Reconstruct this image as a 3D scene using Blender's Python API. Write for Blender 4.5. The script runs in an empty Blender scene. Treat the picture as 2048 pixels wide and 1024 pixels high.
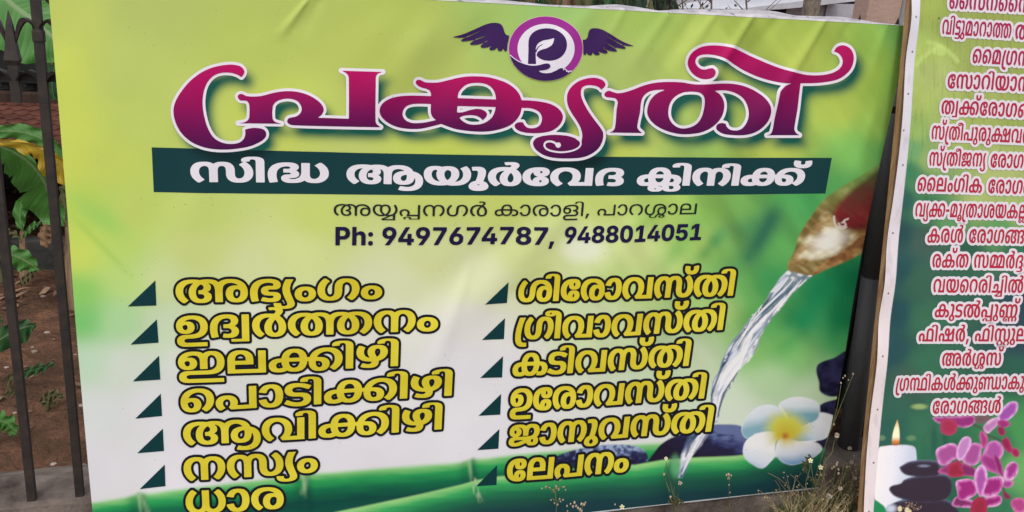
import bpy, bmesh, math, random
import numpy as np
from mathutils import Vector, Matrix

random.seed(7)
rng = np.random.default_rng(7)
scene = bpy.context.scene
COL = scene.collection

# ------------------------------------------------------------------ camera
# world: X runs along the fence, Y into the garden, Z up; the banner hangs in the plane Y = 0
FOC = 1671.06                     # focal length in pixels of a 2048 px wide picture
CAM = np.array([0.0, -1.8, 1.36])
AX = np.array([0.95962, 0.01633, -0.28084])
def _cam_axes():
    def ray(u, v): return np.array([(u - 1024) / FOC, -(v - 512) / FOC, -1.0])
    X = ray(6709.8, 411.8); X /= np.linalg.norm(X)
    if X[0] < 0: X = -X
    Z = -ray(633.97, 6248.34); Z /= np.linalg.norm(Z)
    Z -= X * X.dot(Z); Z /= np.linalg.norm(Z)
    return np.stack([X, np.cross(Z, X), Z])
ROT = _cam_axes()
cam_data = bpy.data.cameras.new("camera")
cam = bpy.data.objects.new("camera", cam_data)
COL.objects.link(cam)
m4 = Matrix.Identity(4)
for i in range(3):
    for j in range(3): m4[i][j] = ROT[i, j]
    m4[i][3] = CAM[i]
cam.matrix_world = m4
cam_data.sensor_width = 36.0
cam_data.lens = 36.0 * FOC / 2048.0
cam_data.clip_start = 0.02
cam_data.clip_end = 3000
scene.camera = cam

# ------------------------------------------------------------------ light
SUN_EL, SUN_AZ = 52.0, 205.0      # high soft light from the street side, a little from the left
w = bpy.data.worlds.new("World"); scene.world = w; w.use_nodes = True
nt = w.node_tree; nt.nodes.clear()
sky = nt.nodes.new("ShaderNodeTexSky"); sky.sky_type = 'NISHITA'; sky.sun_disc = False
sky.sun_elevation = math.radians(SUN_EL); sky.sun_rotation = math.radians(SUN_AZ)
sky.air_density = 1.0; sky.dust_density = 4.0; sky.ozone_density = 0.6
bg = nt.nodes.new("ShaderNodeBackground"); bg.inputs[1].default_value = 0.15
out = nt.nodes.new("ShaderNodeOutputWorld")
mixw = nt.nodes.new("ShaderNodeMix"); mixw.data_type = 'RGBA'; mixw.inputs["Factor"].default_value = 0.55
mixw.inputs["B"].default_value = (12.5, 12.6, 12.9, 1.0)     # thin bright cloud over the blue
nt.links.new(sky.outputs[0], mixw.inputs["A"]); nt.links.new(mixw.outputs["Result"], bg.inputs[0]); nt.links.new(bg.outputs[0], out.inputs[0])
sd = bpy.data.lights.new("sun", 'SUN'); sd.energy = 1.2; sd.angle = math.radians(10); sd.color = (1.0, 0.95, 0.88)
so = bpy.data.objects.new("sun", sd); COL.objects.link(so)
_a, _e = math.radians(SUN_AZ), math.radians(SUN_EL)
sdir = Vector((math.sin(_a) * math.cos(_e), math.cos(_a) * math.cos(_e), math.sin(_e)))
so.rotation_euler = sdir.to_track_quat('Z', 'Y').to_euler()
so.location = (0, -6, 8)
scene.view_settings.view_transform = 'Standard'
scene.view_settings.look = 'None'
scene.view_settings.exposure = -0.07
scene.view_settings.gamma = 1.0

# ------------------------------------------------------------------ geometry helpers
def rays(u, v):
    u = np.asarray(u, float); v = np.asarray(v, float)
    d = np.stack([(u - 1024) / FOC, -(v - 512) / FOC, -np.ones_like(u)], -1)
    return d @ ROT.T
def at(u, v, Y=0.0):
    """points of the vertical plane at depth Y that are seen at (u, v)"""
    d = rays(u, v); t = (np.asarray(Y, float) - CAM[1]) / d[..., 1]
    return CAM + d * t[..., None]
def at1(u, v, Y=0.0): return Vector(at(float(u), float(v), Y))
def on_z(u, v, z):
    d = rays(u, v); t = (z - CAM[2]) / d[..., 2]
    return CAM + d * t[..., None]

def lin(c):
    c = np.asarray(c, float) / 255.0
    return np.where(c <= 0.04045, c / 12.92, ((c + 0.055) / 1.055) ** 2.4)
def L3(r, g, b, k=1.0):
    x = lin((r, g, b)) * k
    return (float(x[0]), float(x[1]), float(x[2]), 1.0)

def empty(name, loc=(0, 0, 0), label=None, cat=None, group=None):
    o = bpy.data.objects.new(name, None); COL.objects.link(o)
    o.location = loc; o.empty_display_size = 0.05
    return tag(o, label, cat, group)
def tag(o, label=None, cat=None, group=None, kind=None):
    if label: o["label"] = label
    if cat: o["category"] = cat
    if group: o["group"] = group
    if kind: o["kind"] = kind
    return o
def link(name, me, mat, parent=None):
    o = bpy.data.objects.new(name, me); COL.objects.link(o)
    if mat is not None:
        for m in (mat if isinstance(mat, (list, tuple)) else [mat]): me.materials.append(m)
    if parent is not None:
        o.parent = parent
        base = parent.location if parent.parent is None else (parent.location + parent.parent.location)
        o.data.transform(Matrix.Translation(-Vector(base)))
    return o
def big_mesh(name, V, loops, starts, cols=None, smooth=True):
    me = bpy.data.meshes.new(name)
    me.vertices.add(len(V)); me.vertices.foreach_set("co", np.ascontiguousarray(V, np.float32).ravel())
    me.loops.add(len(loops)); me.loops.foreach_set("vertex_index", np.ascontiguousarray(loops, np.int32))
    me.polygons.add(len(starts)); me.polygons.foreach_set("loop_start", np.ascontiguousarray(starts, np.int32))
    if smooth: me.polygons.foreach_set("use_smooth", np.ones(len(starts), bool))
    me.update(calc_edges=True); me.validate()
    if cols is not None:
        a = me.attributes.new("Col", 'FLOAT_COLOR', 'POINT')
        c = np.ones((len(V), 4), np.float32); c[:, :3] = cols
        a.data.foreach_set("color", c.ravel())
    return me
def grid_mesh(name, P, cols=None, uv=None, smooth=True):
    """P: (ny, nx, 3) array of points"""
    ny, nx = P.shape[:2]
    idx = np.arange(ny * nx).reshape(ny, nx)
    q = np.stack([idx[1:, :-1], idx[1:, 1:], idx[:-1, 1:], idx[:-1, :-1]], -1).reshape(-1)
    me = big_mesh(name, P.reshape(-1, 3), q, np.arange(0, len(q), 4), None if cols is None else cols.reshape(-1, 3), smooth)
    if uv is not None:
        l = me.uv_layers.new(name="UVMap")
        l.data.foreach_set("uv", uv.reshape(-1, 2)[q].astype(np.float32).ravel())
    return me
def from_bm(name, bm, smooth=False):
    me = bpy.data.meshes.new(name); bmesh.ops.recalc_face_normals(bm, faces=bm.faces)
    bm.to_mesh(me); bm.free()
    if smooth:
        for p in me.polygons: p.use_smooth = len(p.vertices) <= 4
    return me
def bm_box(bm, x0, x1, y0, y1, z0, z1, bev=0.0):
    r = bmesh.ops.create_cube(bm, size=1.0)
    for v in r['verts']:
        v.co = Vector(((x0 + x1) / 2 + v.co.x * (x1 - x0), (y0 + y1) / 2 + v.co.y * (y1 - y0), (z0 + z1) / 2 + v.co.z * (z1 - z0)))
    if bev:
        es = list({e for v in r['verts'] for e in v.link_edges})
        bmesh.ops.bevel(bm, geom=es, offset=bev, segments=2, affect='EDGES', profile=0.6)
def bm_tube(bm, pts, rad, n=8, flat=1.0, side=None):
    """swept tube; rad scalar or list; flat squashes it along the local second axis"""
    pts = [Vector(p) for p in pts]
    if not isinstance(rad, (list, tuple, np.ndarray)): rad = [rad] * len(pts)
    rings = []; prev = None
    for i, p in enumerate(pts):
        t = (pts[min(i + 1, len(pts) - 1)] - pts[max(i - 1, 0)]).normalized()
        ref = Vector(side) if side is not None else (prev if prev is not None else (Vector((0, 0, 1)) if abs(t.z) < 0.9 else Vector((1, 0, 0))))
        a = (ref - t * ref.dot(t))
        a = a.normalized() if a.length > 1e-6 else t.orthogonal().normalized()
        b = t.cross(a).normalized(); prev = a
        rings.append([bm.verts.new(p + a * math.cos(2 * math.pi * k / n) * rad[i] + b * math.sin(2 * math.pi * k / n) * rad[i] * flat) for k in range(n)])
    for r0, r1 in zip(rings, rings[1:]):
        for k in range(n): bm.faces.new((r0[k], r0[(k + 1) % n], r1[(k + 1) % n], r1[k]))
    bm.faces.new(rings[0][::-1]); bm.faces.new(rings[-1])
def spline(P, n=8, closed=True):
    """Catmull-Rom through P; a point with a third value is a corner"""
    P = [tuple(p) for p in P]; N = len(P); o = []
    for i in range(N if closed else N - 1):
        p1, p2 = P[i], P[(i + 1) % N]
        p0 = P[i - 1] if (closed or i > 0) else p1
        p3 = P[(i + 2) % N] if (closed or i + 2 < N) else p2
        a, b, c, d = (np.array(q[:2], float) for q in (p0, p1, p2, p3))
        if len(p1) > 2: a = b
        if len(p2) > 2: d = c
        L1 = max(np.linalg.norm(c - b), 1e-6)
        m1 = (c - a); m2 = (d - b)
        # keep tangents in scale with the segment
        k1 = min(1.0, L1 / max(np.linalg.norm(m1), 1e-6) * 1.0); k2 = min(1.0, L1 / max(np.linalg.norm(m2), 1e-6) * 1.0)
        if len(p1) > 2: m1 = (c - b); k1 = 0.9
        if len(p2) > 2: m2 = (c - b); k2 = 0.9
        m1 = m1 * k1; m2 = m2 * k2
        for t in np.arange(n) / n:
            h00 = 2*t**3-3*t**2+1; h10 = t**3-2*t**2+t; h01 = -2*t**3+3*t**2; h11 = t**3-t**2
            o.append(h00*b + h10*m1 + h01*c + h11*m2)
    if not closed: o.append(np.array(P[-1][:2], float))
    return np.array(o)

# ------------------------------------------------------------------ distance fields of flat outlines
def sd_polys(polys, X, Y):
    """signed distance (negative inside, non-zero winding) to a set of closed outlines"""
    shp = X.shape; x = X.ravel(); y = Y.ravel()
    A = np.concatenate([p for p in polys]); B = np.concatenate([np.roll(p, -1, 0) for p in polys])
    D = B - A; LL = np.maximum((D ** 2).sum(1), 1e-12)
    out = np.empty(len(x)); ch = max(1, int(3e6 // len(A)))
    for s in range(0, len(x), ch):
        px = x[s:s+ch, None]; py = y[s:s+ch, None]
        t = np.clip(((px - A[:, 0]) * D[:, 0] + (py - A[:, 1]) * D[:, 1]) / LL, 0, 1)
        d2 = (px - A[:, 0] - t * D[:, 0]) ** 2 + (py - A[:, 1] - t * D[:, 1]) ** 2
        up = (A[:, 1] <= py) & (B[:, 1] > py); dn = (A[:, 1] > py) & (B[:, 1] <= py)
        cr = D[:, 0] * (py - A[:, 1]) - (px - A[:, 0]) * D[:, 1]
        wn = (up & (cr > 0)).sum(1) - (dn & (cr < 0)).sum(1)
        d = np.sqrt(d2.min(1)); out[s:s+ch] = np.where(wn != 0, -d, d)
    return out.reshape(shp)
def sd_stroke(P, X, Y, r):
    """distance to a thick open line with a radius per point"""
    r = np.broadcast_to(np.asarray(r, float), (len(P),)); best = np.full(X.shape, 1e9)
    for a, b, ra, rb in zip(P, P[1:], r, r[1:]):
        d = b - a; l = max(d.dot(d), 1e-9)
        t = np.clip(((X - a[0]) * d[0] + (Y - a[1]) * d[1]) / l, 0, 1)
        best = np.minimum(best, np.hypot(X - a[0] - t * d[0], Y - a[1] - t * d[1]) - (ra + (rb - ra) * t))
    return best

_CASE = {}
for _c in range(16):
    ins = [_c >> k & 1 for k in range(4)]; seq = []
    for k in range(4):
        if ins[k]: seq.append(k)
        if ins[k] != ins[(k + 1) % 4]: seq.append(4 + k)
    _CASE[_c] = seq[::-1]
def region(F, x0, y0, st):
    """polygons of the part of a lattice where F < 0 -> points (n,2), loop indices, polygon starts"""
    ny, nx = F.shape; I = F < 0
    gid = np.arange(ny * nx).reshape(ny, nx); hid = ny * nx + np.arange(ny * (nx - 1)).reshape(ny, nx - 1)
    vid = ny * nx + ny * (nx - 1) + np.arange((ny - 1) * nx).reshape(ny - 1, nx)
    gx, gy = np.meshgrid(x0 + st * np.arange(nx), y0 + st * np.arange(ny))
    def cr(a, b):
        d = a - b
        return np.clip(a / np.where(np.abs(d) < 1e-9, 1e-9, d), 0.0, 1.0)
    th = cr(F[:, :-1], F[:, 1:]); tv = cr(F[:-1], F[1:])
    P = np.concatenate([np.stack([gx, gy], -1).reshape(-1, 2),
                        np.stack([gx[:, :-1] + st * th, gy[:, :-1]], -1).reshape(-1, 2),
                        np.stack([gx[:-1], gy[:-1] + st * tv], -1).reshape(-1, 2)])
    case = I[:-1, :-1] * 1 + I[:-1, 1:] * 2 + I[1:, 1:] * 4 + I[1:, :-1] * 8
    ref = [gid[:-1, :-1], gid[:-1, 1:], gid[1:, 1:], gid[1:, :-1], hid[:-1], vid[:, 1:], hid[1:], vid[:, :-1]]
    loops = []; cnt = []
    for c in range(1, 16):
        mk = case == c
        if not mk.any(): continue
        q = np.stack([ref[k][mk] for k in _CASE[c]], -1)
        loops.append(q.ravel()); cnt.append(np.full(len(q), q.shape[1]))
    if not loops: return None
    loops = np.concatenate(loops); cnt = np.concatenate(cnt)
    u, inv = np.unique(loops, return_inverse=True)
    return P[u], inv, np.concatenate([[0], np.cumsum(cnt)[:-1]])
def merge(parts):
    """parts: (V, loops, starts, cols) -> one set"""
    V = []; Lp = []; S = []; C = []; nv = nl = 0
    for v, l, s, c in parts:
        V.append(v); Lp.append(l + nv); S.append(s + nl); C.append(c); nv += len(v); nl += len(l)
    return np.concatenate(V), np.concatenate(Lp), np.concatenate(S), np.concatenate(C)
def smooth01(a, b, x):
    t = np.clip((x - a) / (b - a), 0, 1); return t * t * (3 - 2 * t)

def vnoise(x, y, seed=0):
    """smooth value noise in 0..1"""
    xi = np.floor(x).astype(np.int64); yi = np.floor(y).astype(np.int64); fx = x - xi; fy = y - yi
    fx = fx * fx * (3 - 2 * fx); fy = fy * fy * (3 - 2 * fy)
    def h(a, b):
        n = (a * 374761393 + b * 668265263 + seed * 974634777) & 0x7fffffff
        n = ((n ^ (n >> 13)) * 1274126177) & 0x7fffffff
        return ((n ^ (n >> 16)) & 0xffff) / 65535.0
    return (h(xi, yi) * (1 - fx) + h(xi + 1, yi) * fx) * (1 - fy) + (h(xi, yi + 1) * (1 - fx) + h(xi + 1, yi + 1) * fx) * fy
def fbm(x, y, seed=0, o=4):
    s = 0; a = 0.5
    for k in range(o): s = s + a * vnoise(x * 2 ** k, y * 2 ** k, seed + k); a *= 0.5
    return s / (1 - 0.5 ** o)

# ------------------------------------------------------------------ materials
def mat_new(name, rough=0.8, spec=0.3):
    m = bpy.data.materials.new(name); m.use_nodes = True
    b = m.node_tree.nodes["Principled BSDF"]
    b.inputs["Roughness"].default_value = rough; b.inputs["Specular IOR Level"].default_value = spec
    return m, m.node_tree, b
def N(t, kind, **kw):
    n = t.nodes.new(kind)
    for k, v in kw.items(): setattr(n, k, v)
    return n
def noise_mat(name, c1, c2, scale=20, rough=0.85, spec=0.25, bump=0.3, c3=None, detail=8, stretch=(1, 1, 1), bscale=None, dist=0.02):
    m, t, b = mat_new(name, rough, spec)
    tc = N(t, "ShaderNodeTexCoord"); mp = N(t, "ShaderNodeMapping"); mp.inputs["Scale"].default_value = stretch
    t.links.new(tc.outputs["Object"], mp.inputs[0])
    n1 = N(t, "ShaderNodeTexNoise"); n1.inputs["Scale"].default_value = scale; n1.inputs["Detail"].default_value = detail; n1.inputs["Roughness"].default_value = 0.65
    t.links.new(mp.outputs[0], n1.inputs[0])
    r = N(t, "ShaderNodeValToRGB"); r.color_ramp.elements[0].position = 0.32; r.color_ramp.elements[1].position = 0.68
    r.color_ramp.elements[0].color = c1; r.color_ramp.elements[1].color = c2
    if c3: e = r.color_ramp.elements.new(0.5); e.color = c3
    t.links.new(n1.outputs[0], r.inputs[0]); t.links.new(r.outputs[0], b.inputs["Base Color"])
    if bump:
        n2 = N(t, "ShaderNodeTexNoise"); n2.inputs["Scale"].default_value = bscale or scale * 4; n2.inputs["Detail"].default_value = 6
        t.links.new(mp.outputs[0], n2.inputs[0])
        bp = N(t, "ShaderNodeBump"); bp.inputs["Strength"].default_value = bump; bp.inputs["Distance"].default_value = dist
        t.links.new(n2.outputs[0], bp.inputs["Height"]); t.links.new(bp.outputs[0], b.inputs["Normal"])
    return m
def print_mat(name, rough, dirt):
    """printed vinyl: the print's own colours, fine weave, specks of mould"""
    m, t, b = mat_new(name, rough, 0.14)
    at_ = N(t, "ShaderNodeAttribute", attribute_name="Col"); tc = N(t, "ShaderNodeTexCoord")
    nz = N(t, "ShaderNodeTexNoise"); nz.inputs["Scale"].default_value = 3.5; nz.inputs["Detail"].default_value = 6
    t.links.new(tc.outputs["Object"], nz.inputs[0])
    r1 = N(t, "ShaderNodeMapRange"); r1.inputs[1].default_value = 0.3; r1.inputs[2].default_value = 0.7; r1.inputs[3].default_value = 0.93; r1.inputs[4].default_value = 1.03
    t.links.new(nz.outputs[0], r1.inputs[0])
    # small dark specks, denser where a broad noise is high
    vo = N(t, "ShaderNodeTexVoronoi"); vo.inputs["Scale"].default_value = 75.0; t.links.new(tc.outputs["Object"], vo.inputs["Vector"])
    r2 = N(t, "ShaderNodeMapRange"); r2.inputs[1].default_value = 0.06; r2.inputs[2].default_value = 0.13; r2.inputs[3].default_value = 1.0; r2.inputs[4].default_value = 0.0
    t.links.new(vo.outputs["Distance"], r2.inputs[0])
    n3 = N(t, "ShaderNodeTexNoise"); n3.inputs["Scale"].default_value = 9.0; t.links.new(tc.outputs["Object"], n3.inputs[0])
    r3 = N(t, "ShaderNodeMapRange"); r3.inputs[1].default_value = 0.56 - 0.06 * dirt; r3.inputs[2].default_value = 0.68; t.links.new(n3.outputs[0], r3.inputs[0])
    mu = N(t, "ShaderNodeMath", operation='MULTIPLY'); t.links.new(r2.outputs[0], mu.inputs[0]); t.links.new(r3.outputs[0], mu.inputs[1])
    mu2 = N(t, "ShaderNodeMath", operation='MULTIPLY'); mu2.inputs[1].default_value = 0.55; t.links.new(mu.outputs[0], mu2.inputs[0])
    sc_ = N(t, "ShaderNodeVectorMath", operation='SCALE'); t.links.new(at_.outputs["Color"], sc_.inputs[0]); t.links.new(r1.outputs[0], sc_.inputs["Scale"])
    mx = N(t, "ShaderNodeMix", data_type='RGBA'); t.links.new(mu2.outputs[0], mx.inputs["Factor"])
    t.links.new(sc_.outputs[0], mx.inputs["A"]); mx.inputs["B"].default_value = (0.03, 0.03, 0.02, 1)
    t.links.new(mx.outputs["Result"], b.inputs["Base Color"])
    wv = N(t, "ShaderNodeTexNoise"); wv.inputs["Scale"].default_value = 240.0; t.links.new(tc.outputs["Object"], wv.inputs[0])
    bp = N(t, "ShaderNodeBump"); bp.inputs["Strength"].default_value = 0.10; bp.inputs["Distance"].default_value = 0.002
    t.links.new(wv.outputs[0], bp.inputs["Height"]); t.links.new(bp.outputs[0], b.inputs["Normal"])
    return m
def leaf_mat(name, c1, c2, rib, rough=0.45, trans=0.25, veins=42.0):
    m, t, b = mat_new(name, rough, 0.4)
    uv = N(t, "ShaderNodeUVMap"); sp = N(t, "ShaderNodeSeparateXYZ"); t.links.new(uv.outputs[0], sp.inputs[0])
    # slanted side veins: along + |across|
    sb = N(t, "ShaderNodeMath", operation='SUBTRACT'); sb.inputs[1].default_value = 0.5; t.links.new(sp.outputs[0], sb.inputs[0])
    ab = N(t, "ShaderNodeMath", operation='ABSOLUTE'); t.links.new(sb.outputs[0], ab.inputs[0])
    ma = N(t, "ShaderNodeMath", operation='MULTIPLY_ADD'); ma.inputs[1].default_value = -0.25; t.links.new(ab.outputs[0], ma.inputs[0]); t.links.new(sp.outputs[1], ma.inputs[2])
    mv = N(t, "ShaderNodeMath", operation='MULTIPLY'); mv.inputs[1].default_value = veins; t.links.new(ma.outputs[0], mv.inputs[0])
    cb = N(t, "ShaderNodeCombineXYZ"); t.links.new(mv.outputs[0], cb.inputs[1]); t.links.new(sp.outputs[0], cb.inputs[0])
    nz = N(t, "ShaderNodeTexNoise"); nz.inputs["Scale"].default_value = 1.0; nz.inputs["Detail"].default_value = 5; t.links.new(cb.outputs[0], nz.inputs[0])
    r = N(t, "ShaderNodeValToRGB"); r.color_ramp.elements[0].position = 0.3; r.color_ramp.elements[1].position = 0.72
    r.color_ramp.elements[0].color = c1; r.color_ramp.elements[1].color = c2; t.links.new(nz.outputs[0], r.inputs[0])
    rr = N(t, "ShaderNodeMapRange"); rr.inputs[1].default_value = 0.015; rr.inputs[2].default_value = 0.05; rr.inputs[3].default_value = 1; rr.inputs[4].default_value = 0
    t.links.new(ab.outputs[0], rr.inputs[0])
    mx = N(t, "ShaderNodeMix", data_type='RGBA'); t.links.new(rr.outputs[0], mx.inputs["Factor"]); t.links.new(r.outputs[0], mx.inputs["A"]); mx.inputs["B"].default_value = rib
    t.links.new(mx.outputs["Result"], b.inputs["Base Color"])
    bp = N(t, "ShaderNodeBump"); bp.inputs["Strength"].default_value = 0.35; bp.inputs["Distance"].default_value = 0.01
    t.links.new(nz.outputs[0], bp.inputs["Height"]); t.links.new(bp.outputs[0], b.inputs["Normal"])
    tr = N(t, "ShaderNodeBsdfTranslucent"); t.links.new(mx.outputs["Result"], tr.inputs[0])
    ms = N(t, "ShaderNodeMixShader"); ms.inputs[0].default_value = trans
    o = t.nodes["Material Output"]; t.links.new(b.outputs[0], ms.inputs[1]); t.links.new(tr.outputs[0], ms.inputs[2]); t.links.new(ms.outputs[0], o.inputs[0])
    return m

M_print = print_mat("printed_vinyl", 0.36, 0.6)
M_board = print_mat("weathered_vinyl", 0.55, 1.6)
M_iron = noise_mat("rusty_black_iron", (0.009, 0.008, 0.008, 1), (0.034, 0.023, 0.018, 1), 35, 0.6, 0.4, 0.25, bscale=260, dist=0.002)
M_conc = noise_mat("stained_concrete", (0.045, 0.034, 0.029, 1), (0.24, 0.195, 0.17, 1), 6, 0.95, 0.15, 0.6, c3=(0.13, 0.105, 0.092, 1), bscale=120, dist=0.006)
M_soil = noise_mat("red_brown_soil", (0.065, 0.037, 0.024, 1), (0.20, 0.10, 0.06, 1), 5.5, 1.0, 0.05, 0.9, c3=(0.10, 0.055, 0.036, 1), bscale=55, dist=0.03)
M_pipe = noise_mat("black_plastic_pipe", (0.075, 0.075, 0.078, 1), (0.11, 0.11, 0.113, 1), 14, 0.5, 0.4, 0.05, stretch=(1, 1, 0.2))
M_brown = noise_mat("dark_brown_timber", (0.03, 0.016, 0.012, 1), (0.06, 0.034, 0.026, 1), 18, 0.8, 0.2, 0.3, stretch=(1, 1, 0.1))
M_ply = noise_mat("plywood_edge", (0.20, 0.10, 0.05, 1), (0.42, 0.26, 0.14, 1), 60, 0.8, 0.2, 0.3, stretch=(1, 1, 0.1))
M_dark = noise_mat("near_black_and_shade", (0.008, 0.009, 0.009, 1), (0.02, 0.021, 0.02, 1), 6, 0.8, 0.2, 0.1)  # near black for dark parts, and for painted shade behind gap and in shed
M_ground = noise_mat("roadside_ground", (0.10, 0.08, 0.06, 1), (0.24, 0.2, 0.16, 1), 4, 1.0, 0.1, 0.7, bscale=60, dist=0.02)

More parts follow.
